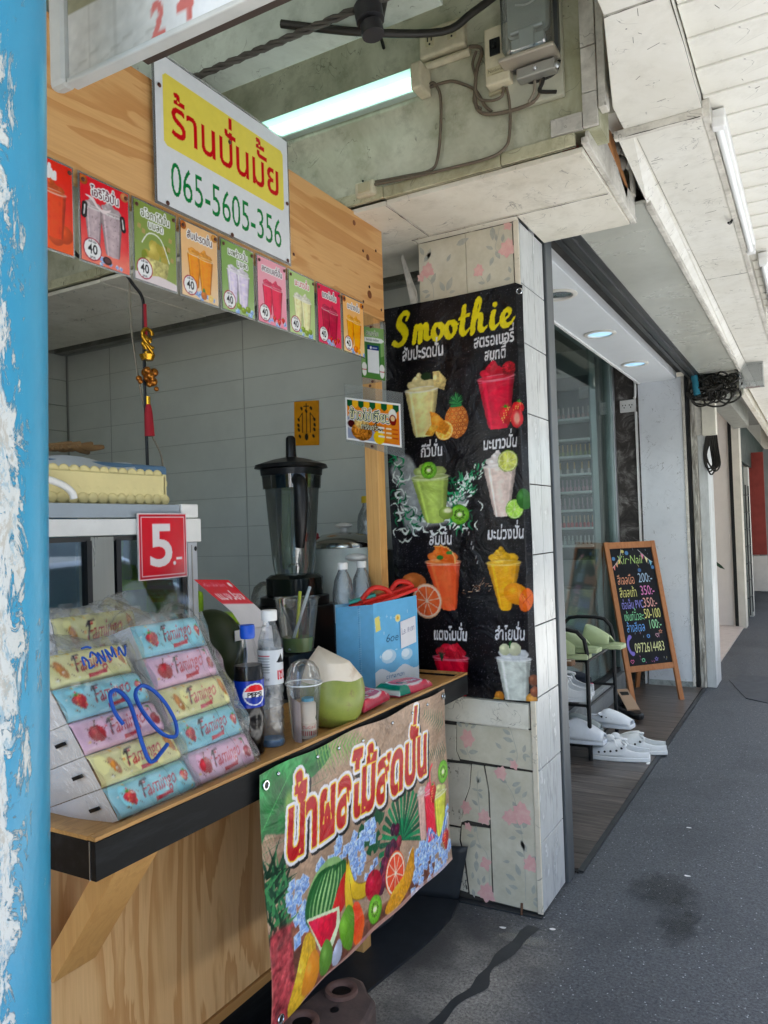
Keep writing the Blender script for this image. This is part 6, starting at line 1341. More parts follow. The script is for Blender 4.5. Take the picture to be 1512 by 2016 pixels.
col = t.mix(chip, blue, t.mix(n3, lin('#e3e5e4'), lin('#b9bcb8'))); col = t.mix(t.math('MULTIPLY', t.ramp(n2, [(.52, (0, 0, 0)), (.58, (1, 1, 1))]), t.math('MULTIPLY', chip, .55)), col, lin('#5c9fbc')); col = t.mix(t.math('MULTIPLY', chip2, .8), col, lin('#b3aca0'))
scf = t.ramp(t.noise(t.co((1, 1, 1)), 6, 6, .8, 1), [(.68, (0, 0, 0)), (.72, (1, 1, 1))]); col = t.mix(t.math('MULTIPLY', scf, .75), col, lin('#31464e'))
t.set(col, t.math('ADD', t.math('MULTIPLY', chip, .25), .28)); t.bump(t.math('ADD', t.math('MULTIPLY', chip, -1), t.math('MULTIPLY', n2, .2)), .9, .004)
pole = thing('blue_pole', 'thick round pole with peeling sky blue paint at the left edge', 'pole', (-1.15, .78, 0))
obj('pole_tube', MB().tube([(-1.218, .78, 0), (-1.178, .78, 1.5), (-1.128, .78, 3.4)], .088, 64, smooth=False), t.m, pole, smooth=50)
obj('string', MB().tube([(-1.09, .712, 2.62), (-1.083, .712, 2.45), (-1.088, .712, 2.32), (-1.078, .716, 2.24), (-1.068, .722, 2.22), (-1.062, .726, 2.20), (-1.068, .722, 2.185)], .0035, 8), mat_plain('dark_red_string', '#4a1420', .7), pole, smooth=60)

# ================================================================== THINGS ON THE GREEN WALL
fl = thing('fluorescent_lamp', 'lit greenish-white fluorescent batten on the green wall above the stall', 'lamp', (-1.5, 2.45, 3.1))
M_lit = mat_emit('lit_tube', (.55, .95, .85), 1.1)
obj('batten', MB().box(-1.90, -1.19, 2.455, 2.489, 3.085, 3.135).box(-1.90, -1.2, 2.44, 2.47, 3.07, 3.08), mat_plain('dull_batten', '#a9b8ae', .5), fl, bevel=.004)
obj('reflector', MB().slab([(-1.90, 2.456, 3.135), (-1.20, 2.456, 3.135), (-1.20, 2.42, 3.15), (-1.90, 2.42, 3.15)], (0, 0, 1), .003), MAT['wall_tile_grey'] if 0 else mat_plain('dull_batten', '#a9b8ae', .5), fl)
obj('tube', MB().tube([(-1.90, 2.435, 3.105), (-1.195, 2.435, 3.105)], .016, 14, smooth=False), M_lit, fl, smooth=60)
obj('end_holder', MB().box(-1.193, -1.150, 2.40, 2.489, 3.06, 3.155), M_beige, fl, bevel=.008)
mp = obj('wall_moulding', MB().tube([(-1.86, 2.478, 3.170), (-.995, 2.478, 3.170)], .014, 10, smooth=False), M_beige, None, smooth=60, tag=('cream wooden cable moulding strip under the double socket', 'moulding'))
def wall_sockets():
    t = thing('double_socket', 'cream double socket box with two outlets on the green wall', 'socket', (-1.09, 2.47, 3.24))
    obj('box', MB().box(-1.18, -1.005, 2.452, 2.489, 3.19, 3.29), M_beige, t, bevel=.008)
    for x in (-1.135, -1.05):
        o = obj('outlet', MB().box(x-.017, x+.017, 2.4485, 2.4525, 3.218, 3.262), mat_plain('outlet_cream', '#bdb494', .5), t, bevel=.002)
        obj('slots', MB().box(x-.010, x-.005, 2.4475, 2.449, 3.238, 3.255).box(x+.005, x+.010, 2.4475, 2.449, 3.238, 3.255).tube([(x, 2.449, 3.228), (x, 2.4475, 3.228)], .004, 8), M_black2, o)
wall_sockets()
t = thing('breaker_box', 'cream safety breaker box with a black switch and faint lettering', 'breaker', (-.88, 2.47, 3.1))
obj('case', MB().box(-.925, -.838, 2.43, 2.489, 3.0, 3.195), M_beige, t, bevel=.006); obj('base', MB().box(-.932, -.832, 2.474, 2.4895, 2.994, 3.2), MAT['outlet_cream'], t, bevel=.003)
obj('switch', MB().box(-.905, -.868, 2.425, 2.431, 3.095, 3.152), M_black2, t, bevel=.002); obj('toggle', MB().box(-.893, -.880, 2.412, 2.426, 3.115, 3.135), M_black2, t, bevel=.002)
cv = Cv(8, 3, 12, '#c9c0a4'); cv.text('National', .4, 1.1, 1.8, '#77705c', bold=.01, shear=.1); cv.line([(2, .4), (6, .4)], .2, '#8a836c')
sheet('lettering', cv, lambda U, V: (-.918+.072*U, 2.4293+0*U, 3.03+.027*V), 6, mat_print('box_lettering', .5), t)
t = thing('electricity_meter', 'round-cornered glass electricity meter with metal terminal cover at the top', 'electricity meter', (-.73, 2.45, 3.2))
obj('backboard', MB().box(-.84, -.65, 2.465, 2.489, 2.99, 3.55), mat_plain('grey_board', '#b5b3a0', .6, grime=.5), t, bevel=.004)
def rrect(x0, x1, z0, z1, r, n=5):
    out = []
    for cx, cz, a0 in ((x1-r, z0+r, -pi/2), (x1-r, z1-r, 0), (x0+r, z1-r, pi/2), (x0+r, z0+r, pi)):
        for k in range(n+1): a = a0+pi/2*k/n; out.append((cx+r*cos(a), cz+r*sin(a)))
    return out
def rprism(P, y0, y1): 
    n = len(P); mb = MB(); mb.add([(x, y0, z) for x, z in P]+[(x, y1, z) for x, z in P], [tuple(range(n)), tuple(range(2*n-1, n-1, -1))]+[(i, n+i, n+(i+1) % n, (i+1) % n) for i in range(n)]); return mb
obj('meter_base', rprism(rrect(-.835, -.655, 3.10, 3.52, .04), 2.44, 2.465), mat_plain('grey_bakelite', '#4a4d4e', .4), t, smooth=40)
obj('face_plate', rprism(rrect(-.815, -.675, 3.19, 3.5, .02), 2.415, 2.43), mat_plain('meter_grey_face', '#a3a8a4', .4, .2), t, smooth=40)
mb = MB()
for i in range(6): mb.box(-.79+.018*i, -.778+.018*i, 2.411, 2.4145, 3.345, 3.365)
mb.tube([(-.785, 2.413, 3.30), (-.745, 2.413, 3.29), (-.71, 2.413, 3.30)], .003, 5); obj('dials', mb, M_whitepl, t)
obj('inner_parts', MB().box(-.80, -.69, 2.40, 2.43, 3.135, 3.18).tube([(-.80, 2.40, 3.2), (-.69, 2.40, 3.2)], .008, 8).box(-.77, -.72, 2.39, 2.42, 3.13, 3.20), M_alu, t, bevel=.003)
obj('glass_cover', rprism(rrect(-.828, -.662, 3.12, 3.51, .035), 2.375, 2.44), mat_glass('meter_glass2', (.86, .91, .91), .5, .05), t, bevel=.012, smooth=40)
obj('rim', rprism(rrect(-.838, -.652, 3.105, 3.12, .007), 2.375, 2.46), mat_plain('tarnished_rim', '#b9b0a2', .35, .5, grime=.5), t, bevel=.004, smooth=40)
obj('terminal_cover', MB().box(-.795, -.665, 2.425, 2.465, 3.06, 3.098), mat_plain('worn_steel', '#a3a29c', .4, .6, grime=.4), t, bevel=.005)
for q in ((-.73, 2.422, 3.08, .008), (-.66, 2.43, 3.07, .011)): obj('terminal_screw', MB().ball(q[:3], (q[3], .006, q[3]), 10, 6), M_alu, t, smooth=60)
for o in t.children: o.location = (-.02, 0, -.075)
Yc = 2.478
def cable(pts, r, m, label, dy=0.0): obj('wall_cable', MB().tube([(x, Yc-r-dy, z) for x, z in pts], r, 7), m, None, smooth=60, tag=(label, 'cable'))
M_ctan = mat_plain('grimy_brown_cable', '#6b5f50', .6, grime=.4)
cable([(-1.15, 3.10), (-1.133, 3.099), (-1.112, 3.051), (-1.112, 2.959), (-1.129, 2.831), (-1.161, 2.793), (-1.265, 2.798), (-1.385, 2.808)], .0055, M_ctan, 'brown cable dropping from the lamp end and running left along the lintel')
cable([(-.992, 3.18), (-.956, 3.167), (-.949, 3.14), (-.969, 3.087), (-.978, 3.0), (-.969, 2.952), (-.928, 2.925), (-.856, 2.914), (-.786, 2.917), (-.751, 2.94), (-.739, 3.03)], .0065, M_ctan, 'thick brown cable from the moulding strip curving under the breaker to the meter', .004)
cable([(-.863, 2.996), (-.854, 2.932), (-.859, 2.836), (-.876, 2.795), (-.934, 2.775), (-1.084, 2.778), (-1.254, 2.785), (-1.385, 2.796)], .0055, M_ctan, 'brown cable from the breaker bottom running left to the small junction box', .006)
cable([(-1.15, 3.09), (-1.072, 3.087), (-1.018, 3.058), (-.977, 3.024), (-.947, 2.965), (-.922, 2.935)], .0055, M_ctan, 'brown cable arching from the lamp end to the breaker cables')
cable([(-.874, 2.999), (-.88, 2.97), (-.916, 2.966), (-.957, 2.983), (-.972, 3.01)], .005, M_ctan, 'short cable looping left from the breaker bottom', .01)
cable([(-.724, 3.03), (-.737, 2.974), (-.75, 2.949), (-.731, 2.938), (-.693, 2.927)], .006, M_cable, 'black cable tail hanging below the meter', .01)
cable([(-.763, 3.035), (-.765, 2.954), (-.786, 2.920)], .005, M_cableg, 'grey cable dropping straight from the meter terminals', .014)
cable([(-.809, 3.093), (-.806, 3.034), (-.788, 2.995), (-.764, 2.984), (-.70, 2.99), (-.68, 3.03)], .008, M_cable, 'black cable looping behind the meter terminals')
cable([(-.97, 3.16), (-.985, 3.12), (-.975, 3.06), (-.985, 2.99), (-.96, 2.955)], .005, M_ctan, 'second brown cable hanging beside the thick one')
t = thing('junction_box', 'small grimy cream junction box at the left end of the wall cables', 'junction box', (-1.42, 2.47, 2.79))
obj('box', MB().box(-1.468, -1.385, 2.455, 2.489, 2.762, 2.818), M_beige, t, bevel=.010); obj('lid', MB().box(-1.45, -1.40, 2.449, 2.456, 2.772, 2.808), MAT['outlet_cream'], t, bevel=.004); obj('screw', MB().ball((-1.425, 2.448, 2.812), .004, 8, 5), M_black2, t)
obj('wall_hook', MB().tube([(-1.34, 2.48, 3.35), (-1.335, 2.455, 3.33), (-1.325, 2.45, 3.30), (-1.33, 2.47, 3.29)], .006, 6), M_black2, None, smooth=60, tag=('black hook with a dark hole in the green wall', 'hook'))

# ================================================================== STALL INTERIOR
t = thing('hanging_charm', 'golden lucky charm with red tassel on a black cord inside the stall', 'charm', (-2.2, 2.1, 2.3))
M_gold = mat_plain('gold_foil', '#c9962c', .25, .9, bump=.3, scale=40, grime=.3); M_redt = mat_plain('red_tassel', '#a81f2c', .7, stretch=(1, 1, .1), scale=30, bump=.5)
obj('cord', MB().tube([(-2.2, 1.90, 2.56), (-2.2, 1.997, 2.508), (-2.2, 2.049, 2.465), (-2.2, 2.095, 2.419), (-2.2, 2.096, 2.30), (-2.2, 2.094, 2.09), (-2.2, 2.098, 1.76)], .006, 8), M_black2, t, smooth=60)
obj('red_cord', MB().tube([(-2.192, 2.097, 2.40), (-2.192, 2.098, 2.28)], .006, 8, smooth=False), M_redt, t)
mb = MB()
for i in range(3): mb.tube([(-2.185, 2.10+.024*cos(a+i), 2.285-.028*i+.02*sin(a)) for a in np.linspace(0, 5.4, 9)], .008, 7)
obj('gold_knot', mb, M_gold, t, smooth=60)
obj('gold_ingot', MB().lathe((-2.19, 2.10, 2.185), [(.002, 0), (.022, .002), (.030, .022), (.026, .024), (.010, .018), (.012, .034), (.002, .040)], 14), M_gold, t, smooth=60)
mb = MB(); rr = random.Random(2)
for i in range(16): mb.ball((-2.19+rr.uniform(-.02, .02), 2.10+rr.uniform(-.028, .028), 2.12+rr.uniform(-.045, .045)), rr.uniform(.009, .018), 8, 6)
obj('gold_figure', mb, mat_plain('red_gold_foil', '#b0702a', .3, .8, bump=.4, scale=30, grime=.5, dirt='#8a2a1c'), t, smooth=60)
obj('tassel_cap', MB().tube([(-2.19, 2.10, 2.05), (-2.19, 2.10, 2.02)], .008, 8, smooth=False), M_gold, t)
obj('tassel', MB().tube([(-2.19, 2.10, 2.02), (-2.19, 2.10, 1.985), (-2.19, 2.103, 1.90)], [.008, .015, .019], 10), M_redt, t, smooth=60)
obj('hanging_wire', MB().tube([(-2.25, 2.078, 2.52), (-2.25, 2.08, 2.327), (-2.25, 2.116, 2.099), (-2.25, 2.167, 1.928), (-2.25, 2.219, 1.833), (-2.25, 2.227, 1.70)], .004, 6), M_cableg, None, smooth=60, tag=('thin grey wire hanging behind the golden charm', 'wire'))
obj('loose_cord', MB().tube([(-1.56, 1.24, 2.28), (-1.57, 1.276, 2.227), (-1.57, 1.321, 2.215), (-1.57, 1.369, 2.225), (-1.6, 1.45, 2.27)], .005, 6), M_black2, None, smooth=60, tag=('short black cord sagging below the left menu cards', 'cord'))
tl = thing('yellow_talisman', 'yellow paper talisman with black brush marks taped on the tiled stall wall', 'poster', (-2.44, 3.49, 2.1))
cv = Cv(16, 24, 8, '#d99a20')
cv.each(lambda a, X, Y: C_('#dc9c20')*(.88+.2*vnoise(X, Y, .3, 3)[..., None]))
for x in (5.5, 8, 10.5): cv.line([(x, 7), (x, 17.5)], .5, '#2a2412')
cv.line([(5.5, 17.5), (3.5, 15)], .4, '#2a2412'); cv.line([(10.5, 17.5), (12.5, 15)], .4, '#2a2412')
for x, y in ((3, 14), (2.8, 11), (3, 8.5), (13, 14), (13.2, 11), (13, 8.5), (5, 20), (11, 20), (8, 18.5), (3.6, 5), (12.4, 5)): cv.ell(x, y, .7, 1.1, '#2a2412', .5)
cv.line([(6.5, 21), (9.5, 21)], .5, '#2a2412'); cv.line([(8, 22.5), (8, 19)], .5, '#2a2412'); cv.ell(8, 4.6, 1.1, 1.9, '#2a2412')
sheet('paper', cv, lambda U, V: (-2.525+.165*U+.006*V, 3.492-.004*np.sin(U*4)*V-.002, 2.0-.01*U+.245*V), 3, M_paper_m, tl)

# glass display case (front faces the street)
t = thing('display_case', 'aluminium framed glass display case with sliding panes on the kiosk counter', 'display case', (-2.0, 1.4, .935))
M_cf = mat_plain('case_aluminium', '#b9bcc0', .35, .45, grime=.15)
obj('top_panel', MB().box(-2.32, -1.765, .85, 1.875, 1.603, 1.615), M_cf, t)
obj('top_trim', MB().box(-1.765, -1.748, .85, 1.795, 1.578, 1.618), mat_plain('blue_grey_trim', '#9aa3ab', .35, .4), t, bevel=.002)
obj('front_rail', MB().box(-1.764, -1.744, .85, 1.80, 1.528, 1.574), mat_plain('white_enamel_rail', '#dfe0e0', .3, bump=0), t, bevel=.002)
obj('corner_cap', MB().box(-1.775, -1.742, 1.798, 1.872, 1.577, 1.62).box(-1.778, -1.738, 1.803, 1.879, 1.50, 1.574), M_whitepl, t, bevel=.003)
obj('corner_post', MB().box(-1.772, -1.744, 1.822, 1.866, .94, 1.50), M_cf, t, bevel=.003)
obj('post_groove', MB().box(-1.746, -1.7425, 1.838, 1.842, .94, 1.49), MAT['worn_steel'], t)
obj('mullion', MB().box(-1.768, -1.75, 1.455, 1.535, .96, 1.525), mat_plain('satin_aluminium', '#8f8f88', .3, .7, stretch=(1, 1, .1), scale=30), t, bevel=.002)
for y in (1.44, 1.542, 1.80): obj('pane_edge', MB().box(-1.772, -1.748, y, y+.017, .96, 1.515), M_black2, t)
obj('pane_top_edge', MB().box(-1.770, -1.752, .85, 1.80, 1.512, 1.526), mat_plain('dark_seal', '#2f3030', .5), t)
obj('bottom_rail', MB().box(-1.768, -1.744, .85, 1.83, .94, .985), M_cf, t, bevel=.002)
M_cg = mat_glass('case_glass', (.88, .93, .94), .22, fres=.38)
obj('glass_pane', MB().box(-1.762, -1.759, .85, 1.455, .985, 1.512), M_cg, t); obj('glass_pane', MB().box(-1.756, -1.753, 1.535, 1.82, .985, 1.512), M_cg, t)
for y in (.852, 1.855): obj('glass_end', MB().box(-2.31, -1.775, y, y+.003, .985, 1.59), M_cg, t)
for x, y in ((-1.772, .86), (-2.31, .86)): obj('corner_post', MB().box(x, x+.028, y-.012, y+.016, .94, 1.60), M_cf, t, bevel=.003)
obj('case_back', MB().box(-2.33, -2.315, .85, 1.87, .94, 1.60), mat_plain('blue_case_back', '#7d9db6', .4), t); obj('case_floor', MB().box(-2.31, -1.77, .85, 1.87, .938, .95), M_cf, t)
obj('inner_shelf', MB().box(-2.3, -1.80, .86, 1.85, 1.25, 1.256), mat_glass('shelf_glass', (.9, .95, .95), .1, fres=.3), t)
obj('sticker', MB().box(-2.3145, -2.312, 1.52, 1.60, 1.50, 1.525), M_whitepl, t)
obj('screw', MB().ball((-1.7425, 1.856, 1.478), (.003, .006, .008), 8, 5), M_black2, t)
pc = thing('price_card', 'red square price card with a big white 5 on the glass case', 'price card', (-1.738, 1.7, 1.48))
cv = Cv(20, 20, 10, '#f6dfe4'); cv.poly([(.35, .35), (19.65, .35), (19.65, 19.65), (.35, 19.65)], '#b5122a'); cv.poly([(1.0, 1.0), (19, 1.0), (19, 19), (1.0, 19)], '#f3d3da'); cv.poly([(1.3, 1.3), (18.7, 1.3), (18.7, 18.7), (1.3, 18.7)], '#cf1930')
cv.text('5', 3.6, 4.2, 18.0, '#f2ecee', bold=.02, sx=1.18); cv.ell(14.2, 4.6, .65, .65, '#f7eef0'); cv.poly([(15, 5.6), (17.6, 5.6), (17.6, 6.4), (15, 6.4)], '#f7eef0')
sheet('printed_card', cv, lambda U, V: (-1.7355+.004*np.sin(U*3), 1.612+.197*U, 1.392+.198*V), 5, M_paper, pc); obj('card_back', MB().box(-1.7405, -1.738, 1.612, 1.809, 1.392, 1.590), M_whitepl, pc)
def inside(): pass
q = thing('juice_squeezer', 'clear container with a lime green juicer lid inside the display case', 'juicer', (-1.97, 1.74, 1.256))
M_lime = mat_plain('lime_plastic', '#8fb81e', .35, 0, bump=.02); M_milky = mat_glass('milky_plastic', (.85, .95, .88), .2, .30)
obj('container', MB().lathe((-1.97, 1.74, 1.0), [(.075, 0), (.08, .01), (.088, .36)], 20), M_milky, q, smooth=50)
obj('lid', MB().lathe((-1.97, 1.74, 1.355), [(.09, 0), (.092, .035), (.07, .045), (.055, .075), (.02, .085), (.018, .13), (.024, .145), (.018, .165), (.001, .17)], 20), M_lime, q, smooth=50)
obj('handle_ring', MB().tube([(-1.93, 1.66+.06*cos(a), 1.42+.07*sin(a)) for a in np.linspace(.3, 5.8, 16)], .006, 6), M_lime, q, smooth=60)
obj('lime_tub', MB().box(-2.25, -1.93, 1.84, 2.10, 1.225, 1.325), M_lime, None, bevel=.02, tag=('lime green plastic tub behind the end of the display case', 'tub'))
obj('lime_box', MB().box(-1.99, -1.79, 1.86, 2.14, 1.20, 1.245), M_lime, None, bevel=.015, tag=('lime green plastic lid standing between the case and the hanging strip', 'lid'))
mb = MB(); rr = random.Random(5)
for i in range(9): mb.ball((-1.85-.05*rr.random(), 1.2+.075*i, 1.225+.03*rr.random()), (.05, .06, .03+.012*rr.random()), 12, 8, lambda a, th: 1+.18*sin(3*a+i)*sin(th*4))
obj('white_bags', mb, mat_plain('white_bag_plastic', '#cfccc4', .35, bump=.4), None, smooth=60, tag=('crumpled white plastic bags at the bottom of the display case', 'bags', None, 'stuff'))
obj('dark_melon', MB().ball((-1.80, 1.98, 1.13), (.10, .12, .14), 28, 18), mat_plain('dark_green_rind', '#333e24', .4, grime=.5, scale=4, bump=.05), None, smooth=60, tag=('big dark green fruit between the display case and the hanging strip', 'fruit'))
obj('small_tag', MB().slab([(-1.70, 1.985, 1.165), (-1.70, 2.02, 1.165), (-1.70, 2.015, 1.20), (-1.70, 1.985, 1.2)], (1, 0, 0), .002), M_whitepl, None, tag=('tiny white price tag beside the dark fruit', 'tag'))
# on top of the case
t = thing('woven_tray', 'pale yellow woven plastic tray with a wavy rim on the display case', 'tray', (-1.9, 1.45, 1.62))
M_yel = mat_plain('pale_yellow_plastic', '#e0d298', .5, 0, bump=.1)
def tray_side(x, y0, y1, z0, z1, fx=0):
    n = int((y1-y0)/.034); mb = MB()
    for r in range(4):
        for i in range(n+1):
            y = y0+(y1-y0)*(i+.5*(r % 2))/n
            if y > y1: continue
            z = z0+(z1-z0)*(r+.5)/4; mb.ball((x-.004*r, y, z), (.005, .020, .017), 10, 6)
    return mb
obj('weave', tray_side(-1.79, .95, 1.775, 1.622, 1.725), M_yel, t, smooth=60); obj('wall', MB().box(-1.80, -1.79, .95, 1.78, 1.62, 1.71).box(-2.05, -1.79, 1.77, 1.785, 1.62, 1.715).box(-2.05, -1.79, .95, 1.78, 1.62, 1.63), M_yel, t, bevel=.003)
obj('white_loop', MB().tube([(-1.752, 1.255+.15*cos(a), 1.63+.055*sin(a)) for a in np.linspace(.0, 2.9, 12)], .010, 10), M_whitepl, None, smooth=60, tag=('white plastic hoop lying against the yellow tray', 'hoop'))
obj('blue_crate', MB().box(-2.28, -1.98, .9, 1.98, 1.62, 1.765), mat_plain('dusty_blue_plastic', '#5d7f9e', .45), None, bevel=.01, tag=('dusty blue box behind the yellow tray', 'box'))
mb = MB().grid(lambda u, v: (-2.22+.26*v, .95+.88*u, 1.770+.006*sin(u*19)+.006*sin(v*8+u*3)-(.03 if v > .93 else 0)), 40, 8)
cl = obj('checked_cloth', mb, mat_plain('white_cloth', '#c9cdd2', .8, bump=.3), None, smooth=60, tag=('white checked cloth spread over the blue box', 'cloth'))
mb = MB(); rr = random.Random(9)
for i in range(7): a = rr.uniform(-.5, .5); y = 1.50+.03*i; mb.tube([(-2.0, y-.06, 1.785+.004*i), (-2.02, y, 1.80+.01*rr.random()), (-2.05+a*.1, y+.08, 1.80+.035*rr.random())], [.006, .012, .008], 7)
obj('dried_roots', mb, mat_plain('dried_bark', '#8a6a45', .8, bump=.5, scale=20), None, smooth=60, tag=('bundle of dried brown bark strips on the cloth', 'bark'))
t = thing('glass_cup', 'small clear glass cup holding a dark blue cylinder on the cloth', 'cup', (-2.05, 1.42, 1.78))
obj('glass', MB().lathe((-2.05, 1.46, 1.775), [(.028, 0), (.034, .055), (.031, .055), (.026, .004)], 16, cap=False), mat_glass('drinking_glass', (.9, .95, .95), .4, .1), t, smooth=60)
obj('blue_cylinder', MB().tube([(-2.05, 1.46, 1.80), (-2.05, 1.45, 1.965)], .019, 12, smooth=False).tube([(-2.06, 1.485, 1.80), (-2.06, 1.48, 1.962)], .016, 12, smooth=False), mat_plain('navy_plastic', '#152238', .35), None, smooth=50, tag=('pair of dark navy cylinders standing in the small glass cup', 'cylinder'))

# blender, cooker, bottles
t = thing('blender', 'large dark blender with clear jar and black lid and base', 'blender', (-1.9, 2.6, .935))
M_jar = mat_glass('smoky_jar', (.60, .66, .64), .35, .03)
def sq(c, prof, k=.75, n=32):
    mb = MB(); v = []; 
    for r, z in prof:
        for i in range(n):
            a = 2*pi*i/n; q = r/max(abs(cos(a))**4+abs(sin(a))**4, .01)**.25*k+r*(1-k); v.append((c[0]+q*cos(a), c[1]+q*sin(a), c[2]+z))
    f = [(j*n+i, j*n+(i+1) % n, (j+1)*n+(i+1) % n, (j+1)*n+i) for j in range(len(prof)-1) for i in range(n)]
    f += [tuple(range(n-1, -1, -1)), tuple((len(prof)-1)*n+i for i in range(n))]; mb.add(v, f); return mb
bx, by = -1.9, 2.6
obj('motor_base', sq((bx, by, .937), [(.17, 0), (.175, .02), (.17, .22), (.155, .27), (.15, .285)], .9), M_black2, t, smooth=40, bevel=.004)
obj('base_neck', sq((bx, by, 1.222), [(.125, 0), (.125, .035), (.11, .04)], .8), M_black2, t, smooth=40)
obj('jar_foot', sq((bx, by, 1.262), [(.105, 0), (.105, .07), (.088, .085)], .7), mat_plain('dark_jar_foot', '#1c2120', .15), t, smooth=40)
obj('jar', sq((bx, by, 1.345), [(.072, 0), (.080, .05), (.104, .40), (.108, .405)], .6), M_jar, t, smooth=40)
obj('jar_collar', sq((bx, by, 1.70), [(.108, 0), (.112, .055)], .6), mat_glass('smoky_collar', (.25, .28, .28), .4), t, smooth=40)
obj('handle', MB().tube([(-1.80, 2.50, 1.73), (-1.765, 2.47, 1.70), (-1.77, 2.475, 1.58), (-1.79, 2.49, 1.46)], [.024, .027, .027, .018], 12), M_black2, t, smooth=50)
obj('blades', MB().box(bx-.03, bx+.03, by-.006, by+.006, 1.375, 1.385).box(bx-.006, bx+.006, by-.03, by+.03, 1.385, 1.392).tube([(bx, by, 1.35), (bx, by, 1.42)], .008, 8), M_alu, t)
obj('lid', sq((bx, by, 1.755), [(.112, 0), (.114, .025), (.135, .03), (.13, .045), (.07, .066), (.03, .075)], .75), M_black2, t, smooth=40)
obj('lid_knob', MB().lathe((bx, by, 1.825), [(.024, 0), (.022, .02), (.020, .085), (.012, .095), (.001, .096)], 14), M_black2, t, smooth=50)
t = thing('rice_cooker', 'white electric cooker with steel lid and white knob behind the pine post', 'cooker', (-1.92, 3.02, .935))
obj('pot_body', MB().lathe((-1.92, 3.02, .937), [(.14, 0), (.155, .02), (.165, .50), (.168, .505)], 40), mat_plain('cooker_white', '#cfdad8', .25, bump=0), t, smooth=50)
obj('steel_lid', MB().lathe((-1.92, 3.02, 1.443), [(.172, 0), (.174, .012), (.16, .03), (.10, .06), (.02, .072)], 40), mat_plain('polished_steel', '#a8aba8', .15, .95, bump=0), t, smooth=60)
obj('knob', MB().lathe((-1.92, 3.02, 1.512), [(.015, 0), (.018, .02), (.042, .028), (.040, .036), (.01, .045)], 18), M_whitepl, t, smooth=60)
obj('red_clip', MB().box(-2.09, -2.02, 2.93, 2.97, 1.475, 1.515), mat_plain('red_plastic', '#b01c28', .35, bump=0), t, bevel=.01)
obj('side_handle', MB().ball((-1.79, 2.91, 1.40), (.05, .05, .018), 14, 8), M_whitepl, t, smooth=60)
M_pet = mat_glass('clear_bottle_plastic', (.93, .96, .97), .35, .05, .03, .4); M_petb = mat_glass('blue_tinted_bottle', (.86, .92, .97), .35, .06, .03, .5)
obj('rear_shelf_box', MB().box(-2.1, -1.7, 3.22, 3.47, .937, 1.42), MAT['dark_counter'], None, tag=('dark box behind the cooker carrying the yellow-capped bottles', 'box'))
for i, (x, y, lb) in enumerate(((-1.97, 3.32, 'empty clear bottle with yellow cap behind the cooker, nearer one'), (-2.0, 3.42, 'empty clear bottle with yellow cap behind the cooker, mostly hidden one'))):
    t = thing('oil_bottle', lb, 'bottle', (x, y, 1.42), 0, 'clear bottles with yellow caps behind the cooker')
    obj('bottle', MB().lathe((x, y, 1.425), [(.05, 0), (.052, .02), (.05, .14), (.045, .17), (.022, .215), (.02, .235)], 20), M_pet, t, smooth=50)
    obj('cap', MB().lathe((x, y, 1.655), [(.027, 0), (.027, .03), (.024, .034)], 16), mat_plain('yellow_cap', '#d9b81e', .35, bump=0), t, smooth=50)
obj('cup_covers', MB().lathe((-2.18, 2.75, 1.20), [(.06, 0), (.058, .04), (.045, .08), (.02, .10), (.001, .105)], 20), mat_glass('dome_plastic', (.9, .93, .92), .4, .15, .05, .4), None, smooth=60, tag=('stack of clear dome cup lids left of the blender', 'cup lids'))
for i, (x, y, lb) in enumerate(((-1.60, 2.50, 'clear water bottle with white cap behind the blue bag, left one'), (-1.585, 2.615, 'clear water bottle with white cap behind the blue bag, next to the pine post'))):
    t = thing('water_bottle', lb, 'bottle', (x, y, .935), 0, 'water bottles behind the blue bag')
    pr = [(.036, 0), (.04, .01), (.04, .30), (.041, .34), (.034, .39), (.018, .425), (.016, .435)]
    obj('bottle', MB().lathe((x, y, .94), pr, 22), M_petb, t, smooth=50); obj('cap', MB().lathe((x, y, 1.372), [(.020, 0), (.020, .022), (.018, .025)], 14), M_whitepl, t, smooth=50)
    cv = Cv(12, 5, 6, '#e4e6ea'); cv.text('น้ำดื่ม', 4, 1.8, 2.6, '#b83040'); cv.line([(0, .6), (12, .6)], .4, '#c0c6d0'); [cv.line([(8+.25*k, 1), (8+.25*k, 3)], .1, '#222222') for k in range(8)]
    sheet('label', cv, lambda U, V: (x+.0415*np.sin(-.4+U*2.6), y-.0415*np.cos(-.4+U*2.6), 1.17+.07*V), 5, M_paper, t)
t = thing('mixing_cup', 'clear plastic cup with green and white straws in front of the blender', 'cup', (-1.66, 2.25, .935))
M_cup = mat_glass('clear_cup_plastic', (.96, .97, .97), .18, .05, .05, fres=.5)
mx, my = -1.66, 2.28
obj('cup', MB().lathe((mx, my, 1.09), [(.052, 0), (.056, .004), (.078, .185), (.084, .19), (.084, .194)], 28, cap=False), M_cup, t, smooth=50)
obj('drink', MB().lathe((mx, my, 1.092), [(.050, 0), (.057, .05)], 24), mat_plain('pale_green_water', '#6f8f4c', .2, bump=0), t, smooth=50)
obj('straw_green', MB().tube([(mx+.01, my-.03, 1.10), (mx-.02, my+.05, 1.30)], .006, 8, smooth=False), mat_plain('green_straw', '#b5bb3c', .4, bump=0), t); obj('straw_white', MB().tube([(mx-.0, my-.05, 1.10), (mx, my+.085, 1.315)], .006, 8, smooth=False), mat_plain('pale_straw', '#b8c2c8', .35, bump=0), t)
obj('cup_stand', MB().box(-1.74, -1.626, 2.18, 2.37, .937, 1.088), M_black2, None, bevel=.004, tag=('black block under the straw cup in front of the blender', 'stand'))
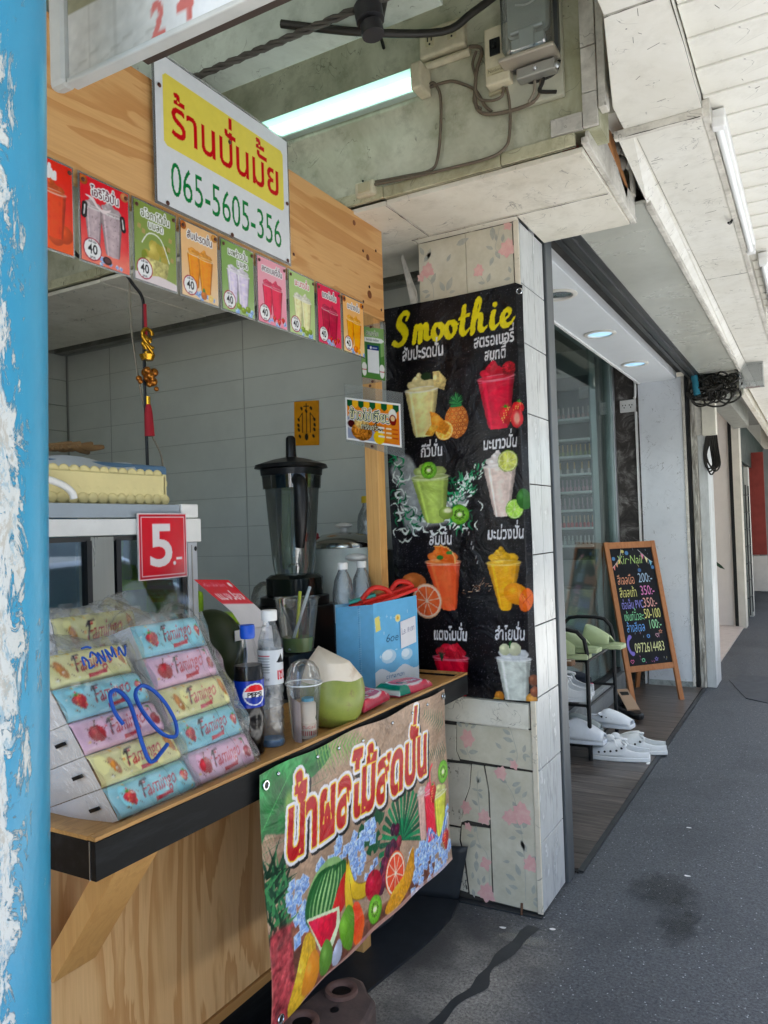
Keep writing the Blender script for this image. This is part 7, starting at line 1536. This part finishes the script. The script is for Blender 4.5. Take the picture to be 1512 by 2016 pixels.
# curled paper strip
t = thing('curled_strip', 'curled white price strip with red Thai header hanging in front of the blender', 'paper strip', (-1.62, 1.85, 1.2))
cv = Cv(12, 32, 7, '#d6d2d4'); cv.poly([(0, 24), (12, 24), (12, 32), (0, 32)], '#c01a34'); cv.text('แมงป่อง', 1.4, 25.4, 3.6, '#f2e6ea', sx=.78, bold=.015); cv.text('พร้อม เสิร์ฟ ร้อนๆ', 1.0, 29.6, 1.7, '#f2e6ea', sx=.62); cv.ell(10.6, 30.3, .6, .8, '#f2e6ea')
kz = np.array([(1.74, 1.388), (1.79, 1.335), (1.85, 1.28), (1.885, 1.22), (1.895, 1.14), (1.88, 1.04), (1.86, .95)]); 
def strip(U, V):
    s = (1-V)*(len(kz)-1); yy = np.interp(s, range(len(kz)), kz[:, 0]); zz = np.interp(s, range(len(kz)), kz[:, 1])
    w_ = .145-.035*(1-V); return (-1.645+.07*np.sin((1-V)*2.4)+.01*U, yy+w_*U*1.0, zz-.012*U*(V > .5)+.0*U)
sheet('printed_strip', cv, strip, 3.5, M_paper, t)

# ================================================================== ON THE TRAY
ZT = .936
def lathe_label(cv, c, r, a0, a1, z0, z1, th, res=6, name='label'):
    return sheet(name, cv, lambda U, V: (c[0]+r*np.cos(a0+(a1-a0)*U), c[1]+r*np.sin(a0+(a1-a0)*U), z0+(z1-z0)*V), res, M_paper, th)
px_, py_ = -1.338, 1.612
t = thing('cola_bottle', 'cola bottle with a blue cap and blue label on the tray edge', 'bottle', (px_, py_, ZT))
pr = [(.030, 0), (.034, .004), (.031, .02), (.035, .05), (.0355, .10), (.033, .122), (.0355, .128), (.0355, .198), (.035, .202), (.033, .235), (.022, .275), (.015, .302), (.0145, .312)]
pr = [(r*1.13, z) for r, z in pr]
obj('bottle', MB().lathe((px_, py_, ZT), [(r, z) for r, z in pr], 32), mat_glass('cola_bottle_plastic', (.98, .98, .98), .06, 0, .05, 0, fres=.22), t, smooth=60)
obj('cola', MB().lathe((px_, py_, ZT), [(r*.97, z+.003) for r, z in pr[:9]]+[(.036, .236)], 32), mat_plain('dark_cola', '#0a0403', .3, bump=0, spec=.2, grime=.05), t, smooth=60)
obj('cap', MB().lathe((px_, py_, ZT), [(.018, .306), (.020, .312), (.020, .337), (.018, .342), (.001, .342)], 26), mat_plain('blue_cap', '#1450c0', .35, bump=.1), t, smooth=50)
cv = Cv(22, 7, 10, '#173fa6'); cv.ell(12.4, 3.5, 2.9, 2.9, '#f4f5f8'); cv.ell(12.4, 3.5, 2.55, 2.55, '#d8202c', clip=lambda X, Y: (Y > 4.1+.25*np.sin((X-12.4)*1.1)).astype(float)); cv.ell(12.4, 3.5, 2.55, 2.55, '#1b3f9c', clip=lambda X, Y: (Y < 2.9+.25*np.sin((X-12.4)*1.1)).astype(float))
cv.poly([(9.6, 2.75), (15.2, 2.75), (15.2, 4.2), (9.6, 4.2)], '#f4f5f8'); cv.text('PEPSI', 12.4, 2.85, 1.75, '#111318', align='c', bold=.03, sx=1.0)
cv.poly([(4.2, 5.0), (6.6, 5.0), (6.6, 6.7), (4.2, 6.7)], '#eef1f6', curve=4); cv.text('13', 5.4, 5.4, 1.3, '#14213c', align='c', bold=.03); cv.text('บาท', 5.4, 5.0, .5, '#14213c', align='c'); cv.poly([(5.0, .8), (8.2, .8), (8.2, 1.9), (5.0, 1.9)], '#7fa6e0'); [cv.ell(5.4+.8*k, 1.35, .3, .4, '#dce6f6') for k in range(4)]
lathe_label(cv, (px_, py_), .0406, radians(-38)-3.3, radians(-38)+2.9, ZT+.129, ZT+.199, t)
wx, wy = -1.339, 1.708
t = thing('water_bottle', 'full clear water bottle with white cap and printed label behind the cola', 'bottle', (wx, wy, ZT))
pr = [(.030, 0), (.034, .005), (.034, .02)]
for k in range(7): pr += [(.0315, .030+.018*k), (.0345, .039+.018*k)]
pr += [(.034, .165), (.0345, .17), (.0345, .265), (.033, .285), (.021, .325), (.017, .335), (.0165, .345)]
obj('bottle', MB().lathe((wx, wy, ZT), pr, 32), mat_glass('water_bottle_plastic', (.95, .97, .99), .3, .02, .02, .4, fres=.45), t, smooth=60)
obj('water', MB().lathe((wx, wy, ZT), [(r*.9, z+.004) for r, z in pr[:-3]], 24), mat_glass('still_water', (.92, .95, .97), .15, .0, .02, .8, fres=.5), t, smooth=60)
obj('blue_base', MB().lathe((wx, wy, ZT+.001), [(.031, 0), (.034, .008), (.030, .018), (.01, .010)], 24), mat_plain('blue_base_print', '#6f9fd0', .3, grime=.6, scale=60), t, smooth=60)
obj('cap', MB().lathe((wx, wy, ZT), [(.021, .342), (.022, .346), (.022, .368), (.020, .371), (.001, .371)], 24), M_whitepl, t, smooth=50)
cv = Cv(22, 9.5, 9, '#dfe3e8'); cv.text('เซเว่น', 12.6, 1.4, 4.2, '#c22034', bold=.03, sx=.62); cv.poly([(12.5, 6.0), (14.2, 8.4), (15.0, 6.4), (16.2, 7.6), (16.5, 5.8)], '#15191f')
for k in range(7): cv.line([(6.6, 7.9-.75*k), (10.6, 7.9-.75*k)], .22, '#7f8790' if k else '#c05a68'); 
cv.text('min', 8.8, 1.2, 1.3, '#4a5058', bold=.02)
lathe_label(cv, (wx, wy), .0352, radians(-38)-3.3, radians(-38)+2.9, ZT+.170, ZT+.264, t)
# lidded cup with the little milk drink inside
cx, cy_ = -1.288, 1.790
t = thing('dome_cup', 'clear plastic cup with dome lid, a paper and a small bottle inside, before the coconut', 'cup', (cx, cy_, ZT))
obj('cup', MB().lathe((cx, cy_, ZT+.001), [(.034, 0), (.0355, .003), (.049, .150), (.052, .153), (.052, .158)], 30, cap=False), M_cup, t, smooth=50)
obj('dome_lid', MB().lathe((cx, cy_, ZT+.156), [(.053, 0), (.053, .006), (.050, .010), (.044, .040), (.030, .060), (.014, .067), (.013, .066)], 30, cap=False), M_cup, t, smooth=50)
obj('rim', MB().tube([(cx+.052*cos(a), cy_+.052*sin(a), ZT+.157) for a in np.linspace(0, 2*pi, 33)], .0018, 6, smooth=False), mat_plain('rim_plastic', '#dfe3e5', .2, bump=0), t, smooth=60)
obj('paper_panel', MB().grid(lambda u, v: (cx+(.033+.008*v)*cos(-2.3+1.1*u), cy_+(.033+.008*v)*sin(-2.3+1.1*u), ZT+.006+.125*v-.02*u), 10, 4), mat_plain('pale_pink_paper', '#cdb9b6', .7, bump=0), t, smooth=60)
mbx, mby = cx+.008, cy_+.006
md = thing('milk_bottle', 'tiny milky drink bottle with blue foil lid inside the domed cup', 'bottle', (mbx, mby, ZT))
obj('bottle', MB().lathe((mbx, mby, ZT+.004), [(.021, 0), (.023, .004), (.023, .045), (.020, .055), (.023, .065), (.023, .095), (.017, .104)], 22), mat_plain('milky_bottle', '#e6d9cc', .35, bump=0), md, smooth=60)
obj('foil_lid', MB().lathe((mbx, mby, ZT+.106), [(.0175, 0), (.0175, .010), (.001, .010)], 20), mat_plain('teal_foil', '#3c9cc0', .35, bump=0), md, smooth=60)
cv = Cv(10, 7, 8, '#e9dccf'); [cv.line([(1+.7*k, .6), (1+.7*k, 2.8)], .3, '#c03a4a') for k in range(12)]; cv.text('ดัชมิลล์', 2.0, 4.2, 2.2, '#c23a4a', sx=.8)
lathe_label(cv, (mbx, mby), .0234, radians(-38)-1.8, radians(-38)+1.8, ZT+.012, ZT+.048, md)
# coconut
t = thing('young_coconut', 'green young coconut with its white top trimmed to a point', 'coconut', (-1.312, 1.97, ZT))
tt = NT('green_coconut_skin'); v = tt.co(); n = tt.noise(v, 9, 5, .7, .4); n2 = tt.noise(v, 60, 4, .7)
col = tt.mix(tt.ramp(n, [(.3, (0, 0, 0)), (.7, (1, 1, 1))]), lin('#76863a'), lin('#939c44')); col = tt.mix(tt.math('MULTIPLY', tt.ramp(tt.math('ADD', tt.math('MULTIPLY', n, .6), tt.math('MULTIPLY', n2, .4)), [(.55, (0, 0, 0)), (.63, (1, 1, 1))]), .7), col, lin('#7a6544')); tt.set(col, .38); tt.bump(n2, .12, .001)
tw = NT('white_coconut_husk'); v = tw.co((1, 1, .2)); n = tw.noise(v, 30, 5, .7); n3 = tw.noise(tw.co(), 8, 4, .6)
col = tw.mix(tw.math('MULTIPLY', n, .5), lin('#ece2d4'), lin('#c9b59c')); col = tw.mix(tw.math('MULTIPLY', tw.ramp(n3, [(.55, (0, 0, 0)), (.65, (1, 1, 1))]), .6), col, lin('#a8805c')); tw.set(col, .7); tw.bump(n, .3, .002)
c0 = (-1.312, 1.97, ZT)
def coc(a): return 1+.03*sin(3*a+1)
mb = MB(); prof = [(.046, 0), (.066, .004), (.084, .03), (.096, .07), (.098, .10), (.096, .118), (.092, .132)]; n = 40; v = []
for r, z in prof:
    for i in range(n): a = 2*pi*i/n; v.append((c0[0]+r*coc(a)*cos(a), c0[1]+r*coc(a)*sin(a)*1.02, c0[2]+z+(.010*cos(a*1+.8)+.004*sin(5*a) if z > .13 else 0)))
f = [(j*n+i, j*n+(i+1) % n, (j+1)*n+(i+1) % n, (j+1)*n+i) for j in range(len(prof)-1) for i in range(n)]+[tuple(range(n-1, -1, -1))]
mb.add(v, f); obj('green_body', mb, tt.m, t, smooth=70)
mb = MB(); v = []; nf = 7
for j, (r, z) in enumerate(((.0923, .1325), (.001, .215))):
    for i in range(n if j == 0 else 1):
        a = 2*pi*i/n
        if j == 0: v.append((c0[0]+r*coc(a)*cos(a), c0[1]+r*coc(a)*sin(a)*1.02, c0[2]+z+.010*cos(a+.8)+.004*sin(5*a)))
ap_ = (c0[0]-.028, c0[1]-.026, c0[2]+.238); mid = []
for i in range(n):
    a = 2*pi*i/n; k = .70+.04*cos(nf*a*.5)**2; mid.append((ap_[0]+(v[i][0]-ap_[0])*k, ap_[1]+(v[i][1]-ap_[1])*k, ap_[2]+(v[i][2]-ap_[2])*.50))
mb.add(v+mid+[ap_], [(i, (i+1) % n, n+(i+1) % n, n+i) for i in range(n)]+[(n+i, n+(i+1) % n, 2*n) for i in range(n)]); obj('white_top', mb, tw.m, t, smooth=24)
# packs of wet wipes
def wipes(label, c, rz, tilt, col2, edge):
    t = thing('wet_wipes', label, 'wet wipes', c, rz, 'packs of wet wipes on the tray'); t.rotation_euler = (tilt[0], tilt[1], rz)
    def top(u, v): x, y = (u-.5)*.20, (v-.5)*.12; e = max(0, 1-max(abs(u-.5), abs(v-.5))*2.0); return (x, y, .004+.030*min(1, e*4)**.5+.002*sin(u*30)*(1-e))
    cv = Cv(20, 12, 8, '#d05068')
    cv.each(lambda a, X, Y: np.where((X < 6.5)[..., None] if edge else (X > 99)[..., None], C_('#1c8f7c'), C_('#d8566c'))*(.9+.2*vnoise(X, Y, .6, 2)[..., None]))
    cv.poly([(4.6, 1.8), (16.4, 1.8), (16.4, 10), (4.6, 10)], '#f0eaf0', curve=5); cv.poly([(5.3, 2.4), (15.7, 2.4), (15.7, 9.4), (5.3, 9.4)], '#d4586c', curve=5)
    cv.text('Wipes', 9.0, 4.2, 3.2, '#f8eef2', bold=.02, shear=.2, sx=.8); cv.ell(7.6, 4.8, 1.6, 2.2, '#5a3a34'); cv.ell(7.6, 3.4, .9, .9, '#e8d8c8'); cv.text('80', 17.3, .6, 2.6, '#f8e6ea', bold=.02, sx=.8)
    if edge: cv.line([(.4, 0), (.4, 12)], .8, '#e8f0ee')
    sheet('printed_pack', cv, lambda U, V: ((U-.5)*.20, (V-.5)*.12, .004+.030*np.sqrt(np.clip((1-np.maximum(np.abs(U-.5), np.abs(V-.5))*2)*4, 0, 1))+.0015*np.sin(U*40+V*9)*np.clip(np.abs(U-.5)*4-1, 0, 1)), 4, M_paper, None).parent = t
    obj('underside', MB().box(-.098, .098, -.058, .058, .0, .004), mat_plain('wipes_red', '#c04a5e', .35, bump=0), t, local=True)
    obj('flap', MB().grid(lambda u, v: ((u-.5)*.105, (v-.5)*.075, .0368+.0012*sin(pi*u)), 6, 4), mat_plain('flap_white', '#e9dde4', .3, bump=0), t, local=True, solid=.002) if False else None
    return t
w1 = wipes('pink wet wipes pack leaning on the tray edge beside the coconut', (-1.335, 2.175, ZT+.016), radians(95), (radians(6), radians(0)), '#d05068', False)
w2 = wipes('pink and green wet wipes pack lying farther along in front of the blue bag', (-1.325, 2.45, ZT+.003), radians(80), (0, 0), '#d05068', True)
w3 = wipes('green-ended wet wipes pack half hidden behind the coconut', (-1.43, 2.22, ZT+.006), radians(60), (0, radians(-8)), '#1c8f7c', True)
# blue tote bag; its printed character is left out
t = thing('blue_tote', 'light blue paper gift bag with a handwritten price note, full of red folded fans', 'bag', (-1.46, 2.5, ZT))
Cc, Rr, Ll = np.array((-1.425, 2.425)), np.array((-1.362, 2.648)), np.array((-1.575, 2.405)); Bk = Rr+(Ll-Cc)*.80
cv = Cv(24, 35, 7, '#86bfe0')
cv.each(lambda a, X, Y: np.where((Y < 7+1.2*np.sin(X*.5))[..., None], C_('#dfe9f0'), C_('#7fbce2'))*(.94+.10*vnoise(X, Y, .2, 3)[..., None]))
rr = random.Random(6)
for i in range(16): x, y = rr.uniform(1, 23), rr.uniform(8, 34); cv.line([(x-.5, y), (x+.5, y)], .14, '#e8f4fa', a=.8); cv.line([(x, y-.6), (x, y+.6)], .14, '#e8f4fa', a=.8)
for x, y, r in ((7.5, 12.6, 4.0), (17.5, 12, 3.2)): cv.ell(x, y, r, r*.7, '#b9d6ea'); cv.ell(x-.8, y+.6, r*.7, r*.5, '#dcebf5'); 
cv.ell(13, 27.3, 1.5, 1.5, '#f0e4a4'); cv.ell(13, 27.3, .6, .7, '#d8a850'); cv.poly([(1.0, 23.2), (3.6, 24), (3.0, 29.6), (.6, 29)], '#e6dc8a'); cv.text('6oe', 6.0, 18.4, 4.6, '#2c4a66', shear=.2, bold=-.01); cv.text('cinnamon', 5.6, 3.6, 3.2, '#2f6f9c', shear=.2, sx=.8)
def face(A_, B_, h0, h1, cvx, nm):
    return sheet(nm, cvx, lambda U, V: (A_[0]+(B_[0]-A_[0])*U-.006*np.sin(U*pi)*V*0+.0*V, A_[1]+(B_[1]-A_[1])*U+.0*V, ZT+h0+(h1-h0)*V+.012*U*V), 4, M_paper, t)
face(Cc, Rr, .0, .315, cv, 'front_print')
cv2 = Cv(15, 35, 5, '#7fb8dc'); cv2.each(lambda a, X, Y: C_('#82bfe4')*(.92+.12*vnoise(X, Y, .25, 5)[..., None])); cv2.line([(9.2, 0), (9.2, 35)], .3, '#5f9cc8'); [cv2.line([(8.8, k*.9), (9.7, k*.9+.3)], .25, '#a8d4ee') for k in range(38)]
face(Ll, Cc, .0, .300, cv2, 'side_print')
mb = MB(); Z0, Z1 = ZT, ZT+.31
for A_, B_ in ((Rr, Bk), (Bk, Ll)): mb.slab([(*A_, Z0), (*B_, Z0), (*B_, Z1), (*A_, Z1)], (0, 0, 1) if 0 else (A_[1]-B_[1], B_[0]-A_[0], 0), .002)
mb.prism([tuple(p) for p in (Cc, Rr, Bk, Ll)], Z0, Z0+.003); obj('rear_panels', mb, mat_plain('light_blue_paper', '#7fb8dc', .5, bump=0), t)
cvn = Cv(10, 12, 9, '#e9e9ee'); cvn.text('ใบละ 10 บาท', .6, 6.0, 3.4, '#1f2c6c', sx=.50, bold=-.01)
nt_ = np.array((Rr[1]-Cc[1], -(Rr[0]-Cc[0]))); nt_ /= np.linalg.norm(nt_); d_ = (Rr-Cc)
nn_ = thing('price_note', 'handwritten white paper note stuck on the blue bag', 'note', (-1.38, 2.58, 1.16))
sheet('paper_note', cvn, lambda U, V: (Cc[0]+d_[0]*(.58+.36*U)+nt_[0]*.004, Cc[1]+d_[1]*(.58+.36*U)+nt_[1]*.004, ZT+.135+.015*U+.10*V), 6, M_paper_m, nn_)
M_red2 = mat_plain('red_fan_plastic', '#c9261c', .4, bump=0)
t = thing('red_fans', 'bundle of red and teal folded fans sticking out of the blue bag', 'fans', (-1.46, 2.52, 1.24))
for i, (a, b, m) in enumerate((((-1.53, 2.44, 1.235), (-1.42, 2.60, 1.285), M_red2), ((-1.50, 2.46, 1.25), (-1.39, 2.66, 1.30), M_red2), ((-1.46, 2.45, 1.24), (-1.37, 2.65, 1.288), M_red2), ((-1.55, 2.46, 1.25), (-1.47, 2.52, 1.275), mat_plain('teal_fan', '#2f9c8c', .4, bump=0)))):
    obj('fan_blade', MB().beam(a, b, .045, .012), m, t, bevel=.003)
obj('fan_strap', MB().tube([(-1.50, 2.47, 1.26), (-1.47, 2.50, 1.30), (-1.44, 2.54, 1.295), (-1.42, 2.56, 1.27)], .010, 8).tube([(-1.44, 2.57, 1.27), (-1.42, 2.60, 1.315), (-1.39, 2.64, 1.31), (-1.38, 2.655, 1.28)], .010, 8), M_red2, t, smooth=60)

# ---- tissue packs: stacks in clear bags leaning on the display case
def tissue_canvas(bg, seed):
    cv = Cv(22, 7.6, 8, bg); rr = random.Random(seed); b = C_(bg)
    cv.each(lambda a, X, Y: b*(.95+.08*vnoise(X, Y, .4, seed)[..., None]))
    cv.text('Famingo', 11.3, 2.7, 4.9, '#b8283c', sx=.60, shear=.35, align='c', bold=-.002, rot=.06); cv.line([(6.9, 5.3), (7.6, 6.1), (9.0, 6.3)], .35, '#2c2430', curve=4); cv.line([(7.7, 6.1), (7.0, 2.6)], [.5, .2], '#2c2430')
    cv.poly([(9.2, 1.6), (14, 2.0), (13.9, 1.1), (9.3, .7)], '#c03848')
    if seed % 3 == 2:
        for x, y in ((3.6, 3.6), (19, 4.4)): cv.ell(x, y, .9, 2.2, shade_fn('#d8923a', x, y, .9, 2.2, .4), rot=.3)
    elif seed % 3 == 1: cv.ell(3.8, 3.6, 1.9, 1.9, shade_fn('#c83040', 3.8, 3.6, 1.9, 1.9, .5)); cv.line([(3.8, 5.2), (4.6, 6.6)], .2, '#4a3018'); cv.ell(19, 3.2, 1.4, 1.4, shade_fn('#b04050', 19, 3.2, 1.4, 1.4, .5)); cv.line([(19, 4.4), (18.6, 6.2)], .2, '#2c5a2c'); cv.ell(18.4, 6.4, .6, .3, '#3c7a3c')
    else: strawberry(cv, 3.6, 3.8, 1.8, .2, '#c83444'); strawberry(cv, 19, 4.0, 1.4, -.2, '#cc4450')
    for i in range(9): x, y = rr.choice([rr.uniform(.6, 7), rr.uniform(15, 21.5)]), rr.uniform(.6, 7); cv.ell(x, y, .25, .25, rr.choice(['#d85060', '#f0a050', '#ffffff', '#e8c050']), a=.8)
    for x, y in ((2.0, 2.0), (5.3, 2.2), (2.0, 5.2), (5.6, 4.6), (17.4, 2.4), (20.5, 2.2)): cv.line([(x, y), (x+.5, y-.6)], .14, '#5a3a34')
    return cv
TC = {k: tissue_canvas(c, s) for s, (k, c) in enumerate((('blue', '#9cd8e8'), ('pink', '#efc9e2'), ('yellow', '#f0ebb4')))}
def pack_stack(base_l, base_r, top_l, top_r, n, cols, label, depth=.13, white=False):
    """stack of soft packs: front faces span base_l..top_r; returns corner functions"""
    bl, br, tl_, tr_ = [np.array(p, float) for p in (base_l, base_r, top_l, top_r)]
    sd = br-bl; upv = tl_-bl; nrm_ = np.cross(sd, upv); nrm_ /= np.linalg.norm(nrm_)
    if nrm_[0] < 0: nrm_ = -nrm_
    rr = random.Random(len(label))
    for i in range(n):
        v0, v1 = i/n, (i+1)/n; dxy = rr.uniform(-.006, .006)
        t = thing('tissue_pack', label.format(['bottom', 'second', 'middle', 'fourth', 'top'][i], cols[i]), 'tissues', tuple(bl+upv*(v0+v1)/2+sd*.5), 0, 'soft tissue packs stacked in clear bags on the tray')
        def surf(U, V, v0=v0, v1=v1, d=dxy):
            uu, vv = (U-.5), (V-.5); e = 1-(np.abs(uu)*2)**8; e2 = 1-(np.abs(vv)*2)**8; bulge = .006*e*e2+.002*np.sin(U*14+i)*e2
            q = v0+(v1-v0)*(.012+.976*V); rnd = -.012*(1-e)-.010*(1-e2)
            return [bl[k]+sd[k]*(U*.985+.0075)+upv[k]*q+nrm_[k]*(bulge+rnd+d) for k in range(3)]
        sheet('printed_front', TC[cols[i]], surf, 3.2, M_paper, t)
        mb = MB(); w0, w1 = .04, .96; P = []
        def pt(u, q, o): return bl+sd*u+upv*(v0+(v1-v0)*q)+nrm_*o
        nu = 10
        mb.grid(lambda u, v: tuple(pt(.0075+.985*u, .012, -.012-depth*v)+np.array((0, 0, 0))), 4, 3)
        mb.grid(lambda u, v: tuple(pt(.0075+.985*u, .988, -.012-depth*v)), 4, 3)
        for u_ in (.0075, .9925):
            mb.grid(lambda u, v, u_=u_: tuple(pt(u_+(.03 if u_ > .5 else -.03)*sin(pi*v)*sin(pi*u)*1.1, .012+.976*v, -.012-depth*u)), 6, 5)
        obj('wrapper', mb, mat_plain('white_wrapper', '#f4f5f8', .4, bump=.3), t, smooth=60)
        p0 = pt(-.030, .52, -.05); obj('end_tab', MB().obox(p0, (nrm_, upv, sd), (.014, .004, .003)), M_black2, t)
    return bl, sd, upv, nrm_
def bag(nm, label, S, n_, depth=.15, topx=.08, marks=None):
    bl, sd, upv, nr = S; rr = random.Random(n_)
    t = thing('plastic_bag', label, 'plastic bag', tuple(bl), 0, 'clear bags round the tissue stacks')
    mb = MB()
    def P(u, v, o): 
        w = .006*sin(u*23+v*9)+.005*sin(v*31+u*5)+.004*sin(u*51-v*17)
        return tuple(bl+sd*(u*1.06-.03)+upv*(v*1.03-.015)+nr*(o+w))
    mb.grid(lambda u, v: P(u, v, .020-.012*abs(u-.5)*2), 40, 60)
    mb.grid(lambda u, v: tuple(np.array(P(0, v, .008-(depth+.02)*u))), 14, 40); mb.grid(lambda u, v: tuple(np.array(P(1, v, .008-(depth+.02)*u))), 14, 40)
    def topf(u, v): q = np.array(P(u, 1, .01-(depth)*v)); return tuple(q+upv/np.linalg.norm(upv)*(topx*sin(pi*min(1, v*1.2))*(.55+.45*sin(u*5+n_))+.012*sin(u*37+v*9)))
    mb.grid(topf, 36, 16)
    obj('film', mb, M_film, t, smooth=80)
    return t
M_film = mat_glass('clear_bag_film', (.99, .99, .99), .16, .02, .12, .45, fres=.35)
S2 = pack_stack((-1.262, 1.335, .945), (-1.262, 1.553, .945), (-1.385, 1.262, 1.318), (-1.385, 1.480, 1.318), 5, ['pink', 'blue', 'yellow', 'pink', 'blue'], '{} pack of the right-hand tissue stack, printed {}')
bag('bag', 'clear plastic bag round the right-hand tissue stack next to the cola', S2, 2)
S1 = pack_stack((-1.262, 1.11, .945), (-1.262, 1.338, .945), (-1.392, 1.015, 1.285), (-1.392, 1.25, 1.285), 5, ['blue', 'yellow', 'pink', 'blue', 'yellow'], '{} pack of the left-hand tissue stack behind the blue 20, printed {}', .19)
b1 = bag('bag', 'clear plastic bag with a hand-drawn blue 20 round the left tissue stack', S1, 1, .20)
S3 = pack_stack((-1.46, 1.16, 1.06), (-1.46, 1.40, 1.06), (-1.50, 1.14, 1.345), (-1.50, 1.38, 1.345), 3, ['pink', 'blue', 'yellow'], '{} pack of the rear tissue stack peeping over the others, printed {}', .09)
bag('bag', 'clear plastic bag with a gathered top round the rear tissue stack', S3, 3, .10, .03)
bl, sd, upv, nr = S1
def pen(P, r, nm='pen_stroke'):
    pts = [tuple(bl+sd*u+upv*v+nr*(.033+.004*sin(u*23+v*9))) for u, v in catmull([(a, b, 0) for a, b in P], 6) for _ in (0,)] if False else [tuple(bl+sd*q[0]+upv*q[1]+nr*(.034)) for q in catmull([(a, b, 0) for a, b in P], 6)]
    obj(nm, MB().tube(pts, r, 6, smooth=False), mat_plain('blue_marker', '#1450b4', .5, bump=0), b1, smooth=60)
pen([(.38, .50), (.36, .58), (.40, .68), (.50, .70), (.56, .62), (.52, .48), (.47, .36), (.45, .26), (.50, .245), (.60, .27), (.74, .31)], .0046)
pen([(.72, .68), (.66, .63), (.66, .52), (.74, .38), (.88, .34), (.96, .42), (.96, .54), (.90, .64), (.80, .69), (.70, .67)], .0046)
for P in ([(.30, .88), (.32, .93), (.36, .90), (.34, .86), (.40, .87)], [(.40, .92), (.44, .95), (.48, .91), (.44, .88)], [(.48, .87), (.50, .94), (.54, .88), (.56, .95)], [(.60, .88), (.60, .95), (.64, .90), (.68, .96), (.68, .89)], [(.72, .90), (.76, .95), (.78, .89), (.84, .95)], [(.36, .98), (.42, .985), (.46, .975)]): pen(P, .0022, 'pen_scribble')

# ================================================================== ON THE GROUND
t = thing('brake_block', 'dark brown clay block with three round holes on the ground under the banner', 'block', (-1.33, 1.95, 0))
P = [(-1.44, 1.70), (-1.425, 1.96), (-1.405, 2.075), (-1.365, 2.115), (-1.315, 2.105), (-1.27, 2.06), (-1.225, 2.03), (-1.205, 1.95), (-1.195, 1.78), (-1.22, 1.66)]
Mb = mat_plain('rusty_clay', '#4b3f3c', .8, grime=.6, dirt='#7a6358', scale=8, bump=.6)
obj('body', MB().prism(P, .004, .095), Mb, t, bevel=.014)
for x, y, r in ((-1.345, 2.02, .034), (-1.365, 1.84, .034)):
    mb = MB().lathe((x, y, .094), [(r+.018, 0), (r+.016, .012), (r+.004, .014), (r-.004, .006), (r-.006, -.03)], 26, cap=False); obj('ring', mb, mat_plain('worn_ring', '#6a5048', .7, grime=.5, scale=20, bump=.5), t, smooth=60)
    obj('hole', MB().lathe((x, y, .0955), [(.0001, 0), (r-.002, 0.0)], 20, cap=False), M_black2, t)
obj('hole', MB().lathe((-1.315, 1.935, .0955), [(.0001, 0), (.014, .0)], 14, cap=False), M_black2, t)
obj('rubber_mat', MB().prism([(-1.335, 2.89), (-1.305, 2.75), (-1.30, 2.62), (-1.315, 2.45), (-1.335, 2.3), (-1.36, 2.1), (-1.365, 1.5), (-2.2, 1.5), (-2.2, 2.91), (-1.6, 2.91)], .003, .012), mat_plain('blue_grey_rubber', '#24282d', .5, grime=.3), None, tag=('blue-grey rubber mat on the ground beneath the kiosk', 'mat'))
obj('leaning_sheet', MB().grid(lambda u, v: (-1.335-.36*u+.05*v*(1-u), 2.88-.012*sin(u*4)-.05*(1-v)*u, .013+.20*v-.04*v*(u-.5)), 12, 8), mat_plain('dark_rubber_sheet', '#2a2e33', .5, grime=.3), None, smooth=60, solid=.006, tag=('dark rubber sheet leaning against the foot of the tiled pillar', 'sheet'))
obj('wash_basin', MB().lathe((-1.66, 2.58, .013), [(.15, 0), (.17, .01), (.22, .20), (.235, .205), (.235, .215), (.215, .21), (.16, .02)], 36, cap=False), mat_plain('grey_basin', '#51585e', .4), None, smooth=60, tag=('grey plastic basin under the right half of the fruit banner', 'basin'))
for i, (x, y) in enumerate(((-1.33, 2.80), (-1.10, 2.76), (-.93, 2.83), (-.62, 4.05), (-.55, 3.5))):
    obj('litter_fleck', blob(x, y, .012, .008, .006, 8, seed=i), M_whitepl, None, tag=(['pale flattened fleck by the dark mat', 'pale flattened fleck in front of the pillar foot', 'pale fleck at the right corner of the pillar foot', 'pale speck on the asphalt beside the shoes', 'small pale speck in the middle of the pavement'][i], 'litter'))
obj('bent_nail', MB().tube([(-1.075, 2.905, .04), (-1.073, 2.895, .02), (-1.07, 2.885, .004)], .005, 6), mat_plain('brown_rust', '#5a4030', .8), None, tag=('rusty bent nail at the foot of the floral pillar', 'nail'))
obj('floor_clip', MB().ball((-.99, 5.0, .012), (.012, .03, .006), 8, 5), M_whitepl, None, tag=('small white clip on the joint beside the floor clogs', 'clip'))
